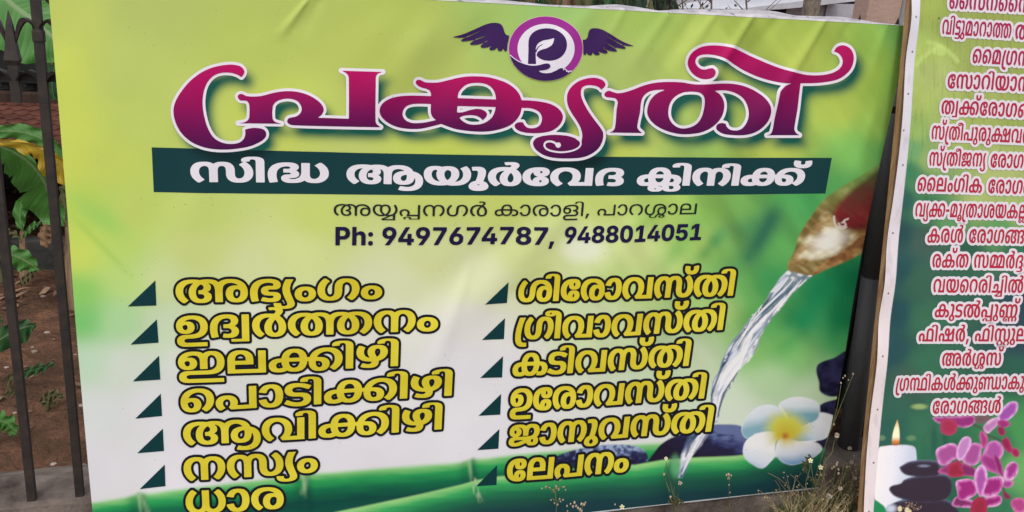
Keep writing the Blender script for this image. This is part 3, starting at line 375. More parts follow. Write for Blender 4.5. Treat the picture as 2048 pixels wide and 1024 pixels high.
'ya':'552|354 -6,-26 0q,-43 9q,-24 11,-3 2q,-11 4q,-2 2,-30 19q,-36 47q,-16 53q,0 26,0 20q,8 30q,7 12,4 5,11 19q,31 23q,38 9q,19 0,54 0q,61 -61q,0 -58,0 -46q,-43 -71q,-34 -22,-5 -3q,-8 -5q,-5 -2,-22 -12q,-51 -11q,-29 0,-44 0q,-67 25q,-46 46q,-23 63q,0 39,0 35q,27 54q,54 29q,39 0,31 0q,49 -22q,15 -24,-47 -30,-8 14q,-24 17q,-17 0,-17 0q,-26 -18q,-14 -33q,0 -23,0 -36q,29 -58q,55 -33q,38 0,12 0q,22 2q,10 3,6 1q,11 2q,4 2,17 8q,29 33q,19 47q,0 29,0 28q,-15 31q,-24 15q,-14 0,-16 0q,-25 -17q,-13 -32q,0 -25,0 -26q,16 -47q,29 -35q,19 -10,5 -2q,7 0q,5 -1,8 -3q,25 -3q,13 0,37 0q,51 29q,28 53q,0 36,0 26q,-16 50q,-18 23,48 29,25 -28q,24 -65q,0 -34,0 -34q,-20 -59q,-43 -45q,-68 -26q',
'uuvs':'181|84 -116,-46 0q,-53 50q,0 40,0 26q,25 40q,45 22q,29 0,29 0q,45 -21q,26 -40q,0 -27,0 -28q,-26 -40q,-45 -22q;84 22,-22 0q,-31 -24q,0 -25,0 -24q,30 -25q,23 0,22 0q,31 25q,0 24,0 25q,-30 24q;84 -50,-28 0q,-28 33q,0 26,0 9q,10 20q,10 11,23 -13,-9 -3q,-8 -14q,0 -5,0 -8q,7 -11q,14 -6q,10 0,9 0q,13 6q,8 11q,0 8,0 4q,-8 12q,-8 4,22 15,11 -12q,10 -18q,0 -11,0 -14q,-11 -27q,-25 -17q;64 285,31 0q,37 -23q,16 -38q,0 -22,0 -36q,-18 -76q,-14 -43,-58 7,13 40q,14 69q,0 28,0 20q,-15 28q,-21 0,-8 0q,-14 -2q,-7 -2,-10 44,11 3q,26 3q',
'kala':'554|113 -6,-48 0q,-50 45q,0 40,0 24q,23 36q,18 10,13 8q,30 9q,43 4q,32 0,212 0,45 0q,55 -10q,20 -14,15 -10q,18 -33q,0 -24,0 -41q,-53 -44q,-44 0,-12 0q,-23 3q,-12 3,12 44,6 -2q,16 -2q,8 0,20 0q,21 20q,0 19,0 12q,-10 16q,-8 5,-12 8q,-32 4q,-28 0,-225 0,-28 0q,-31 -4q,-11 -8,-8 -5q,-10 -16q,0 -11,0 -14q,11 -18q,20 -8q,15 0,14 0q,30 9q,18 14,28 -39,-16 -11q,-30 -13q,-32 -6q;279 285,45 0q,57 -37q,27 -65q,0 -42,0 -49q,-31 -62q,-57 -30q,-40 0,-31 0q,-48 15q,-17 18,-18 19q,-16 55q,0 34,0 67q,68 77q;279 240,-35 0q,-33 -51q,0 -49,0 -32q,15 -45q,30 -23q,23 0,22 0q,30 22q,16 45q,0 33,0 34q,-15 44q,-31 22q;437 -168,-23 0q,-33 10q,-13 12,-12 10q,-13 35q,0 25,0 2,0 18q,-8 29q,-9 8,-8 8q,-22 8q,-17 0,-16 0q,-31 -12q,-22 -26q,-2 -21,-1 -3q,0 -11q,0 -5,0 -19q,10 -22q,15 -9q,9 0,13 0q,15 14q,0 14,0 14q,-15 15q,-14 0,-16 0q,-25 -16q,-13 -12,-8 32,15 14q,36 19q,20 0,33 0q,34 -36q,0 -30,0 -29q,-37 -36q,-38 0,-38 0q,-44 49q,0 41,0 27q,19 40q,33 28q,44 14q,25 0,16 0q,31 -4q,26 -7q,10 -8,16 -11q,17 -38q,0 -29,0 -3,0 -16q,4 -22q,6 -7,4 -7q,16 -7q,12 0,21 0q,26 29q,0 29,0 23q,-17 40q,-16 14,39 28,22 -21q,25 -50q,0 -32,0 -30q,-24 -45q,-45 -25q',
}
GLYPHS['light'] = {
'a':'755|185 283,23 0q,49 -8q,21 -9,2 -1q,7 -5q,3 -1,27 -7q,29 -24q,13 -28q,0 -16,0 -12q,-8 -21q,-20 -17q,-16 -7,2 1,22 -7q,25 -31q,0 -22,0 -19q,-19 -34q,-42 -21q,-34 0,-39 0q,-51 33q,-25 56q,0 35,0 28q,17 51q,36 44q,29 17,2 1q,5 3q,3 2,18 9q,45 10q,29 0,34 0q,45 -16q,31 -27q,11 -17,15 -101,0 -122,-47 0,0 139,0 37q,-12 39q,-12 11,-11 10q,-32 12q,-28 0,-14 0q,-24 -3q,-10 -3,-24 -7q,-33 -28q,-20 -35q,-9 -37q,0 -15,0 -44q,37 -47q,34 0,26 0q,25 21q,0 19,0 18q,-28 21q,-30 0,-10 0,0 37,7 0,31 0q,24 21q,0 19,0 22q,-32 28q,-32 6,-19 5q,-30 1q,-12 0,-42 0q,-54 -29q,-26 -50q,0 -31,0 -26q,14 -41q,27 -31q,19 -12,-27 -32,-22 13q,-36 40q,-23 55q,0 36,0 30q,20 53q,41 39q,63 22q;628 -6,-33 0q,-44 29q,-21 48q,0 27,0 48q,51 56q,43 0,29 0q,41 -29q,25 -45q,1 -25,-14 1,-4 16q,-19 28q,-30 18q,-19 0,-31 0q,-29 -37q,0 -30,0 -20q,12 -31q,23 -17q,19 0,20 0q,28 18q,15 41q,0 34,0 5q,-1 13q,-1 7,-1 4q,-1 10q,-1 4,-4 19q,-27 36q,-49 24q,-37 0,-22 0q,-34 -10q,-13 -11,-8 -8q,-12 -20q,-6 -31q,0 -23,0 -41,-28 126,13 16q,32 25q,46 14q,32 0,42 0q,62 -24q,42 -44q,20 -59q,0 -35,0 -45q,-28 -56q,-48 -26q',
'yaya':'522|334 -5,-14 0q,-29 4q,-28 8q,-15 7,-3 2q,-9 4q,-3 2,-27 19q,-34 47q,-15 53q,0 28,0 20q,10 33q,8 13,4 6,10 14q,27 19q,32 9q,17 0,50 0q,56 -63q,0 -54,0 -45q,-39 -72q,-32 -22,-4 -3q,-8 -5q,-5 -2,-21 -12q,-47 -11q,-25 0,-41 0q,-63 26q,-44 46q,-23 64q,0 37,0 35q,27 52q,50 29q,34 0,29 0q,41 -20q,14 -19,-32 -29,-7 13q,-25 19q,-20 0,-19 0q,-29 -18q,-16 -36q,0 -27,0 -36q,29 -62q,56 -38q,42 0,11 0q,22 2q,10 3,6 1q,12 4q,5 2,17 9q,30 34q,19 50q,0 31,0 30q,-17 35q,-27 16q,-16 0,-19 0q,-28 -19q,-15 -36q,0 -26,0 -26q,17 -50q,30 -39q,20 -11,5 -2q,8 0q,5 -2,9 -3q,24 -3q,13 0,41 0q,53 33q,27 57q,0 36,0 29q,-18 53q,-18 21,37 24,23 -27q,23 -64q,0 -35,0 -36q,-22 -59q,-42 -43q,-63 -24q;459 62,0 -198,-257 0,-19 36,95 69,16 12q,47 27q,20 11,42 -7,-117 -84,-13 -8q,-25 -18q,-13 -8,0 4,13 1q,40 1q,20 0,105 0,0 130',
'papa':'451|169 -28,28 0q,35 -19q,16 -29q,0 -16,0 -12q,-6 -19q,-5 -6,-14 6,148 0,0 157,45 0,0 -193,-209 0,-12 26,6 7q,8 15q,0 12,0 16q,-20 21q,-20 0,-20 0q,-20 -21q,0 -14,0 -12q,11 -19q,10 -8,-25 -24,-15 12q,-20 30q,0 22,0 20q,20 30q,35 18q;116 174,35 0q,44 -26q,22 -40q,0 -22,0 -19q,-13 -31q,-9 -7,-12 8,188 0,0 240,45 0,0 -277,-250 0,-16 26,10 10q,12 25q,0 18,0 27q,-28 31q,-28 0,-17 0q,-25 -15q,-13 -25q,0 -15,0 -17q,14 -28q,14 -12,-26 -29,-20 16q,-27 43q,0 28,0 27q,25 41q,45 23q',
'na':'459|145 283,23 0q,33 -13q,23 -22q,9 -14,-7 0,16 26q,43 23q,32 0,39 0q,55 -36q,29 -62q,0 -39,0 -33q,-18 -53q,-34 -44q,-25 -20,-29 31,17 13q,27 34q,15 44q,0 28,0 29q,-19 45q,-35 26q,-23 0,-20 0q,-25 -14q,-8 -14,-7 -11q,-4 -31q,0 -29,0 -147,-46 0,0 147,0 28q,-4 32q,-7 11,-8 14q,-25 14q,-18 0,-23 0q,-35 -26q,-20 -45q,0 -29,0 -29q,16 -44q,26 -33q,17 -12,-31 -32,-22 18q,-33 42q,-20 54q,0 36,0 41q,31 61q,57 35q',
'ga':'452|313 283,36 0q,54 -34q,30 -61q,0 -41,0 -33q,-18 -54q,-34 -44q,-25 -20,-30 31,18 13q,27 33q,15 44q,0 28,0 31q,-18 45q,-33 25q,-23 0,-19 0q,-23 -13q,-7 -10,-8 -13q,-6 -41q,0 -42,0 -5,0 -23q,-5 -35q,-12 -27q,-10 -11,-13 -15q,-40 -17q,-28 0,-37 0q,-55 33q,-30 62q,0 43,0 33q,18 54q,35 45q,24 19,29 -31,-17 -13q,-27 -34q,-15 -44q,0 -28,0 -31q,18 -46q,33 -24q,21 0,22 0q,22 12q,7 10,8 13q,5 43q,0 39,0 7,0 34q,13 45q,13 15,15 16q,39 17q',
'rrachillu':'372|250 -6,-32 0q,-45 27q,-24 51q,0 37,0 28q,18 49q,32 44q,22 20,14 15,15 14q,21 29q,0 17,0 13q,-17 21q,-21 0,-11 0q,-20 -3q,-6 -3,-10 36,9 3q,30 4q,16 0,30 0q,33 -21q,13 -29q,0 -12,0 -26q,-26 -42q,-24 -21,-10 -13,-21 -18q,-27 -40q,-13 -44q,0 -22,0 -30q,15 -34q,25 -13q,14 0,27 0q,28 38q,0 39,0 19q,-9 38q,-17 34q,-27 28q,-18 8,-12 6q,-27 5q,-17 0,-36 0q,-50 -28q,-25 -50q,0 -31,0 -26q,14 -41q,27 -31q,19 -12,-27 -32,-22 13q,-36 40q,-23 55q,0 36,0 31q,21 52q,40 39q,59 22q,38 0,23 0q,39 -8q,18 -8,2 -1q,5 -3q,2 -1,30 -16q,38 -50q,18 -57q,0 -28,0 -55q,-52 -62q',
'ka':'524|109 -6,-46 0q,-47 44q,0 38,0 24q,21 35q,18 10,12 7q,29 9q,42 4q,30 0,194 0,43 0q,52 -10q,19 -13,15 -10q,17 -32q,0 -24,0 -38q,-46 -44q,-42 0,-13 0q,-26 3q,-11 3,10 35,6 -2q,19 -2q,8 0,25 0q,25 23q,0 22,0 14q,-11 18q,-9 6,-14 9q,-39 5q,-31 0,-194 0,-34 0q,-37 -5q,-14 -9,-8 -5q,-11 -19q,0 -13,0 -16q,12 -21q,23 -9q,15 0,16 0q,32 10q,18 13,25 -28,-15 -11q,-29 -14q,-31 -7q;264 283,41 0q,52 -37q,25 -65q,0 -41,0 -47q,-28 -65q,-53 -34q,-36 0,-28 0q,-44 19q,-16 18,-16 19q,-16 54q,0 36,0 67q,64 76q;264 247,-38 0q,-36 -54q,0 -54,0 -36q,17 -49q,32 -23q,24 0,24 0q,33 23q,17 48q,0 37,0 37q,-17 48q,-32 23q',
'aavs':'255|235 140,0 -29q,-12 -52q,-27 -41q,-45 -24q,-34 0,-26 0q,-38 17q,-26 27q,-15 32q,-3 15,46 9,3 -13q,14 -30q,25 -20q,20 0,26 0q,31 27q,14 49q,0 32,0 32q,-14 49q,-31 27q,-24 0,-19 0q,-25 -20q,-15 -29q,-4 -14,-45 9,4 16q,17 32q,26 26q,38 16q,26 0,32 0q,43 -23q,26 -41q,12 -51q',
'ra':'372|183 283,43 0q,63 -24q,42 -44q,21 -59q,0 -35,0 -45q,-28 -56q,-48 -26q,-31 0,-33 0q,-44 29q,-21 48q,0 27,0 48q,51 56q,43 0,28 0q,42 -29q,25 -45q,1 -25,-14 1,-4 16q,-19 28q,-30 18q,-19 0,-31 0q,-29 -37q,0 -30,0 -20q,11 -31q,24 -17q,19 0,20 0q,28 18q,15 41q,0 34,0 1q,-1 20q,-2 10,-1 2q,0 8q,-1 2,-4 21q,-30 36q,-50 22q,-35 0,-36 0q,-53 -26q,-28 -48q,0 -35,0 -26q,14 -41q,27 -31q,19 -12,-27 -32,-22 13q,-36 40q,-23 55q,0 36,0 28q,19 52q,40 41q,62 23q',
'lla':'365|199 247,-28 0q,-46 -10q,-34 -17q,-23 -23q,-5 -13,-1 -2q,2 -5q,-1 -1,-1 -6q,-2 -10q,0 -4,0 -30q,22 -33q,23 0,22 0q,20 25q,0 18,0 10q,-8 18q,-17 11q,-14 0,-23 0q,-29 -25q,-10 -13,-14 27,8 10q,25 21q,32 14q,19 0,26 0q,33 -21q,16 -33q,0 -19,0 -20q,-18 -36q,-38 -22q,-29 0,-26 0q,-39 23q,-21 45q,0 31,0 27q,23 46q,46 34q,68 19q,44 0,48 0q,61 -18q,29 -37q,0 -27,0 -17q,-14 -28q,-30 -19q,-24 -6,-46 10,0 15,4 0,17 0q,23 4q,9 6,8 7q,7 15q,0 10,0 15q,-18 22q,-41 12q;345 73,0 -16q,-11 -27q,-11 -9,-8 -7q,-21 -10q,-32 -4q,-25 0,-105 0,-20 0q,-21 -3q,-6 -3,-8 -4q,-7 -12q,0 -8,0 -8q,5 -12q,7 -4,6 -4q,22 -5q,21 0,205 0,0 -37,-207 0,-27 0q,-36 8q,-13 7,-14 9q,-14 26q,0 17,0 17q,13 28q,14 9,7 5q,18 7q,26 4q,18 0,112 0,21 0q,26 4q,7 7,6 5q,6 14q,0 11,0 9q,-8 16q,-8 6,-7 5q,-22 6q,-19 0,-10 0,0 28,53 -4,35 -8q,32 -37q',
'ivs':'116|-16 422,19 0q,29 -8q,11 -9,14 -10q,17 -29q,7 -46q,0 -37,0 -283,-46 0,0 271,0 26q,-2 37q,-7 27q,-6 7,-6 8q,-17 9q,-13 0,-10 0q,-21 -9q,-14 -20q,0 -17,0 -5q,2 -9q,0 -5,-45 -7,-1 6q,-2 12q,0 6,0 29q,25 37q,41 19q',
'comma':'127|90 58,4 -6,-5 -17q,-14 -41q,-16 -40q,-8 -18,-35 0,4 20q,10 43q,8 42q,2 17',
'pa':'451|116 174,35 0q,44 -26q,22 -40q,0 -22,0 -19q,-13 -31q,-9 -7,-12 8,188 0,0 240,45 0,0 -277,-250 0,-16 26,10 10q,12 25q,0 18,0 27q,-28 31q,-28 0,-17 0q,-25 -15q,-13 -25q,0 -15,0 -17q,14 -28q,14 -12,-26 -29,-20 16q,-27 43q,0 28,0 27q,25 41q,45 23q',
'rra':'340|172 283,38 0q,56 -22q,37 -39q,18 -52q,0 -30,0 -34q,-21 -55q,-36 -41q,-24 -15,-26 32,16 11q,27 30q,16 42q,0 26,0 32q,-24 50q,-46 28q,-32 0,-33 0q,-46 -29q,-25 -49q,0 -31,0 -26q,14 -41q,27 -31q,19 -12,-27 -31,-22 12q,-36 40q,-23 55q,0 36,0 30q,20 53q,39 39q,57 22q',
'shasha':'525|344 283,38 0q,60 -23q,41 -42q,22 -60q,0 -37,0 -45q,-26 -53q,-48 -25q,-32 0,-32 0q,-44 26q,-23 45q,0 29,0 48q,51 56q,43 0,29 0q,41 -29q,25 -45q,1 -25,-14 1,-4 16q,-19 28q,-30 18q,-19 0,-31 0q,-29 -37q,0 -30,0 -20q,12 -31q,23 -17q,19 0,20 0q,28 18q,15 41q,0 34,0 1q,-1 20q,-2 10,-1 2q,2 8q,-1 2,-6 23q,-31 35q,-46 21q,-28 0,-22 0q,-32 -9q,-11 -9,-18 -14q,-15 -49q,0 -34,0 -8,0 -36q,-12 -45q,-15 -16,-13 -15q,-40 -17q,-29 0,-37 0q,-54 33q,-30 62q,0 43,0 33q,18 54q,35 45q,24 19,29 -31,-17 -13q,-27 -34q,-15 -44q,0 -28,0 -31q,18 -46q,33 -24q,21 0,21 0q,23 12q,7 10,8 13q,5 43q,0 22,0 7,0 44q,22 53q,20 17,20 16q,49 14q;408 -168,-23 0q,-31 19q,-16 31q,0 18,0 31q,35 38q,30 0,20 0q,28 -20q,15 -30q,1 -17,-10 1,-4 13q,-22 21q,-19 0,-19 0q,-18 -20q,0 -16,0 -17q,15 -21q,18 0,18 0q,21 26q,0 30,0 2q,-1 12q,-1 6,-1 8,-3 11q,-18 23q,-32 16q,-23 0,-18 0q,-23 -7q,-7 -8,-11 -10q,-7 -27q,0 -18,0 -2,0 -27q,-12 -34q,-11 -10,-12 -12q,-33 -10q,-20 0,-30 0q,-42 24q,-21 43q,0 28,0 34q,28 47q,22 18,34 -15,-18 -15q,-25 -42q,0 -29,0 -28q,28 -31q,24 0,13 0q,18 7q,5 7,6 7q,5 25q,0 15,0 2,0 28q,15 40q,16 13,13 9q,37 11q,25 0,27 0q,43 -15q,31 -29q,17 -42q,0 -27,0 -30q,-20 -37q,-34 -18q',
'la':'433|398 277,0 -277,-367 0,0 156,0 37q,17 44q,15 15,16 16q,45 15q,30 0,30 0q,45 -15q,15 -15,16 -15q,14 -47q,0 -31,0 -49,-197 0,0 -74,275 0,0 240;153 247,-40 0q,-36 -42q,0 -44,0 -14,152 0,0 13,0 46q,-37 41q',
}
GLYPHS['narrow'] = {
'aivs':'600|104 -6,-23 0q,-39 25q,-24 54q,0 46,0 38q,19 61q,37 45q,52 23q,32 0,32 0q,47 -21q,31 -39q,15 -51q,0 -31,0 -34q,-15 -54q,-26 -43q,-17 -19,-42 31,11 14q,19 34q,11 42q,0 28,0 30q,-16 43q,-31 23q,-23 0,-25 0q,-38 -31q,-20 -55q,0 -36,0 -32q,8 -33q,13 -13q,9 0,7 0q,10 9q,5 19q,0 15,0 24q,-12 20q,-14 0,-12 0q,-23 -16q,-12 -17,-9 41,10 13q,38 23q,23 0,22 0q,29 -20q,16 -37q,0 -27,0 -30q,-18 -41q,-33 -21q;403 -6,-23 0q,-39 25q,-24 54q,0 46,0 38q,20 61q,36 45q,52 23q,33 0,31 0q,48 -21q,31 -39q,15 -51q,0 -31,0 -34q,-16 -54q,-25 -43q,-17 -19,-42 31,11 14q,18 34q,11 42q,0 28,0 30q,-15 43q,-31 23q,-23 0,-25 0q,-38 -31q,-21 -55q,0 -36,0 -32q,8 -33q,14 -13q,8 0,7 0q,10 9q,6 19q,0 15,0 24q,-12 20q,-14 0,-12 0q,-23 -16q,-12 -17,-9 41,10 13q,38 23q,22 0,22 0q,30 -20q,16 -37q,0 -27,0 -30q,-18 -41q,-34 -21q',
'sa':'499|253 286,23 0q,32 -14q,11 -12,9 -9q,11 -24q,5 -31q,0 -21,0 -62,0 -28q,4 -23q,5 -8,3 -6q,14 -7q,9 0,13 0q,19 19q,12 38q,0 31,0 26q,-9 45q,-17 39q,-12 18,47 30,14 -20q,22 -47q,14 -58q,0 -35,0 -42q,-25 -59q,-47 -32q,-33 0,-22 0q,-34 13q,-12 13,-8 10q,-10 25q,-5 32q,0 17,0 70,0 21q,-3 22q,-4 8,-5 7q,-14 7q,-10 0,-7 0q,-14 -6q,-4 -5,-6 -8q,-5 -26q,0 -22,0 -172,-58 0,0 166,0 30q,-5 28q,-8 8,-4 4q,-12 3q,-4 0,-14 0q,-21 -20q,-12 -40q,0 -29,0 -24q,9 -43q,17 -40q,12 -19,-46 -30,-16 21q,-23 48q,-12 57q,0 34,0 40q,24 59q,44 33q,31 0,23 0q,35 -16q,16 -22,-9 -1,13 17q,31 22q',
'na':'373|121 286,17 0q,23 -9q,19 -16q,10 -12,-7 1,15 19q,34 17q,24 0,32 0q,44 -33q,24 -59q,0 -40,0 -35q,-13 -58q,-23 -47q,-14 -20,-47 30,12 18q,17 39q,9 43q,0 26,0 30q,-13 39q,-21 20q,-14 0,-6 0q,-10 -4q,-4 -2,-7 -7q,-6 -28q,0 -25,0 -173,-58 0,0 174,0 28q,-6 24q,-7 7,-3 3q,-10 3q,-7 0,-12 0q,-22 -18q,-15 -40q,0 -31,0 -25q,9 -44q,17 -40q,12 -17,-46 -30,-15 21q,-23 48q,-13 56q,0 33,0 39q,24 61q,46 34q',
'va':'401|142 286,33 0q,46 -22q,29 -38q,13 -49q,0 -26,0 -30q,-11 -48q,-21 -40q,-14 -19,13 32,85 0,0 234,58 0,0 -280,-178 0,-28 30,10 13q,17 33q,10 42q,0 27,0 29q,-15 42q,-28 23q,-18 0,-20 0q,-30 -22q,-16 -42q,0 -30,0 -26q,10 -42q,18 -36q,12 -16,-43 -31,-16 18q,-26 44q,-15 56q,0 34,0 27q,14 50q,30 40q,47 23q',
'ivs':'113|-6 425,18 0q,33 -11q,12 -11,11 -10q,13 -28q,5 -40q,0 -29,0 -296,-58 0,0 278,0 23q,-2 35q,-6 26q,-6 6,-4 5q,-10 6q,-8 0,-8 0q,-14 -9q,-7 -16q,0 -11,0 -7q,1 -13q,1 -4,-57 -7,-1 6q,-2 16q,0 10,0 26q,24 36q,39 19q',
'ttatta':'229|119 286,28 0q,49 -11q,25 -10,-25 -43,-20 9q,-33 8q,-22 0,-19 0q,-23 -11q,-9 -18q,0 -8,0 -10q,4 -12q,5 -5,6 -5q,17 -4q,13 0,8 0,24 0q,38 -14q,13 -13,10 -10q,10 -27q,0 -17,0 -21q,-21 -39q,-46 -25q,-37 0,-100 0,0 46,91 0,21 0q,22 7q,5 7,3 5q,3 12q,0 7,0 7q,-5 14q,-6 5,-6 4q,-12 4q,-12 0,-7 0,-26 0q,-43 14q,-12 13,-9 10q,-10 27q,0 17,0 24q,25 40q,48 23q;112 -126,-21 0q,-38 6q,-32 10q,-15 8,25 42,13 -7q,22 -8q,26 -4q,15 0,21 0q,23 10q,9 17q,0 9,0 16q,-20 23q,-11 5,37 36,14 -7q,24 -21q,15 -30q,0 -21,0 -27q,-26 -37q,-48 -20q',
'uvs':'149|71 -117,-38 0q,-43 49q,0 42,0 27q,20 41q,36 21q,25 0,25 0q,36 -21q,20 -40q,0 -28,0 -29q,-21 -40q,-36 -22q;71 -74,14 0q,15 23q,0 24,0 24q,-15 23q,-14 0,-14 0q,-15 -23q,0 -24,0 -24q,16 -23q;57 286,26 0q,30 -23q,13 -37q,0 -21,0 -36q,-15 -77q,-11 -44,-54 7,10 39q,11 71q,0 31,0 20q,-12 23q,-15 0,-6 0q,-12 -2q,-5 -1,-9 44,9 2q,23 4q',
'ma':'313|154 286,38 0q,49 -19q,16 -17,11 -12q,15 -32q,6 -43q,0 -29,0 -134,-265 0,0 136,0 29q,7 42q,14 32q,12 11,15 17q,46 19q;121 239,-9 0q,-16 -15q,-6 -13,-4 -11q,-4 -30q,0 -24,0 -114,-9 1,20 25q,32 56q,18 58q,0 27,0 13q,-3 17q,-10 10q;201 186,0 -26q,-14 -48q,-26 -47q,-17 -25,-10 4,8 1q,27 1q,4 0,59 0,0 98,0 30q,-11 38q,-22 25q,-18 7,1 0,7 -9q,12 -30q',
'aavs':'220|201 141,0 -34q,-10 -55q,-22 -38q,-37 -20q,-27 0,-26 0q,-34 17q,-22 27q,-12 35q,-3 17,58 11,3 -14q,8 -29q,15 -18q,12 0,14 0q,16 22q,8 46q,0 34,0 32q,-8 44q,-16 22q,-13 0,-11 0q,-15 -16q,-9 -27q,-3 -17,-57 11,4 18q,13 34q,23 27q,34 16q,25 0,26 0q,36 -21q,21 -38q,9 -53q',
'rra':'281|142 286,33 0q,47 -22q,29 -40q,13 -50q,0 -29,0 -34q,-14 -54q,-26 -44q,-17 -19,-44 31,12 15q,18 34q,11 43q,0 28,0 29q,-15 42q,-28 23q,-18 0,-20 0q,-30 -22q,-16 -43q,0 -29,0 -26q,10 -42q,18 -36q,12 -16,-43 -31,-16 18q,-26 44q,-15 56q,0 34,0 27q,14 50q,30 40q,47 23q',
'tata':'738|151 286,21 0q,34 -11q,14 -10,8 -6,36 -23q,39 -74q,0 -52,0 -39q,-21 -51q,-40 -26q,-29 0,-29 0q,-38 27q,-21 52q,0 37,0 33q,17 53q,33 44q,25 16,8 8,16 11q,33 11q,22 0,25 0q,35 -12q,27 -23q,10 -15,2 -12,19 -104,0 -120,-57 0,0 152,0 28q,-8 34q,-12 12,-5 6q,-23 10q,-18 0,-7 0q,-16 -4q,-7 -4,-4 -2,-19 -9q,-25 -38q,-13 -49q,0 -26,0 -29q,8 -30q,14 -11q,9 0,8 0q,15 11q,8 30q,0 27,0 28q,-13 49q,-23 36q,-16 10,-8 4,-6 3q,-17 3q,-6 0,-27 0q,-35 -25q,-17 -43q,0 -29,0 -26q,10 -41q,17 -35q,12 -17,-43 -30,-16 18q,-25 43q,-15 55q,0 35,0 26q,13 49q,31 41q,51 24q;462 286,16 0q,36 -10q,15 -11,8 -7,36 -22q,39 -74q,0 -52,0 -39q,-20 -51q,-40 -26q,-29 0,-29 0q,-39 27q,-21 52q,0 37,0 33q,18 53q,33 44q,25 16,11 8,14 10q,36 12q,23 0,35 0q,49 -23q,29 -41q,14 -51q,0 -28,0 -33q,-15 -54q,-26 -42q,-16 -19,-43 30,11 15q,18 33q,11 42q,0 26,0 30q,-16 44q,-32 26q,-23 0,-11 0q,-17 -3q,-8 -3,-4 -3,-20 -9q,-26 -39q,-11 -49q,0 -25,0 -29q,8 -30q,14 -11q,8 0,9 0q,14 11q,8 30q,0 27,0 28q,-13 50q,-24 36q,-16 9,-7 4,-4 2q,-8 3q,-11 1q,-9 0,-15 0q,-21 -9q,-6 -6,-13 -12q,-10 -36q,0 -32,0 -136,-53 0,0 132,17 92,10 15q,28 24q,38 13q',
'ta':'428|213 -6,-28 0q,-39 27q,-21 52q,0 37,0 33q,17 53q,33 44q,25 16,12 8,13 10q,36 12q,24 0,35 0q,48 -23q,30 -41q,13 -51q,0 -28,0 -33q,-15 -54q,-25 -42q,-17 -19,-43 30,11 15q,18 33q,12 42q,0 26,0 29q,-16 45q,-32 26q,-24 0,-11 0q,-17 -3q,-7 -3,-5 -3,-19 -9q,-26 -39q,-12 -49q,0 -25,0 -29q,8 -30q,14 -11q,9 0,8 0q,15 11q,8 30q,0 27,0 28q,-13 49q,-23 36q,-15 10,-9 4,-6 3q,-16 3q,-7 0,-27 0q,-35 -25q,-17 -43q,0 -29,0 -26q,10 -41q,17 -35q,12 -17,-43 -30,-16 18q,-25 43q,-15 55q,0 35,0 26q,13 49q,30 41q,52 24q,37 0,22 0q,35 -11q,15 -10,7 -6,36 -23q,39 -74q,0 -52,0 -39q,-21 -51q,-40 -26q',
'la':'356|328 280,0 -280,-302 0,0 159,0 38q,12 43q,11 14,12 15q,39 17q,26 0,26 0q,39 -16q,11 -16,14 -17q,10 -43q,0 -34,0 -52,-142 0,0 -62,186 0,0 234;126 240,-23 0q,-19 -38q,0 -36,0 -11,84 0,0 11,0 36q,-19 38q',
'rapost':'124|126 280,-18 -49q,-22 -87q,-10 -77q,0 -36,0 -31q,12 -35q,23 -15q,15 0,7 0q,13 2q,7 1,6 -46,-9 -3q,-18 -2q,-11 0,-38 0q,-45 31q,-20 58q,0 42,0 42q,11 80q,22 81q,14 44',
'ga':'368|247 286,33 0q,47 -31q,24 -59q,0 -42,0 -35q,-13 -58q,-22 -47q,-15 -20,-47 30,12 18q,17 39q,9 44q,0 26,0 30q,-12 39q,-20 19q,-13 0,-8 0q,-13 -6q,-4 -7,-5 -8q,-4 -22q,0 -23,0 -68,0 -18q,-4 -32q,-10 -25q,-9 -10,-12 -13q,-34 -13q,-22 0,-34 0q,-46 32q,-25 59q,0 42,0 35q,14 58q,23 47q,14 20,46 -30,-11 -18q,-17 -39q,-10 -44q,0 -27,0 -31q,12 -38q,20 -19q,12 0,9 0q,14 7q,4 6,4 8q,4 22q,0 24,0 64,0 32q,12 43q,14 15,11 11q,31 13q',
'nachillu':'444|121 286,17 0q,24 -9q,21 -17q,11 -11,22 -112,0 -137,-58 0,0 175,0 27q,-6 24q,-7 7,-3 3q,-10 3q,-7 0,-12 0q,-22 -18q,-15 -40q,0 -31,0 -25q,9 -44q,17 -40q,12 -17,-46 -30,-15 21q,-23 48q,-13 56q,0 33,0 39q,24 61q,46 34q;339 -6,-29 0q,-38 26q,-20 50q,0 37,0 25q,11 48q,25 47q,22 23,4 14,16 19q,17 28q,0 13,0 13q,-13 15q,-15 0,-5 0q,-12 -3q,-6 -1,-10 44,9 4q,29 3q,13 0,28 0q,29 -20q,11 -29q,0 -16,0 -23q,-23 -47q,-21 -26,-8 -8,-14 -18q,-20 -41q,-9 -44q,0 -22,0 -23q,6 -29q,13 -14q,10 0,14 0q,15 28q,0 38,0 23q,-8 46q,-17 39q,-14 12,-9 7q,-21 9q,-17 0,-11 0q,-22 -6q,-11 -8,-7 -7q,-10 -18q,-5 -29q,0 -21,0 -120,-55 0,0 97,17 102,11 16q,26 25q,39 14q,28 0,19 0q,33 -8q,13 -7,2 0q,2 -2q,2 -2,25 -14q,32 -48q,17 -61q,0 -34,0 -59q,-46 -57q',
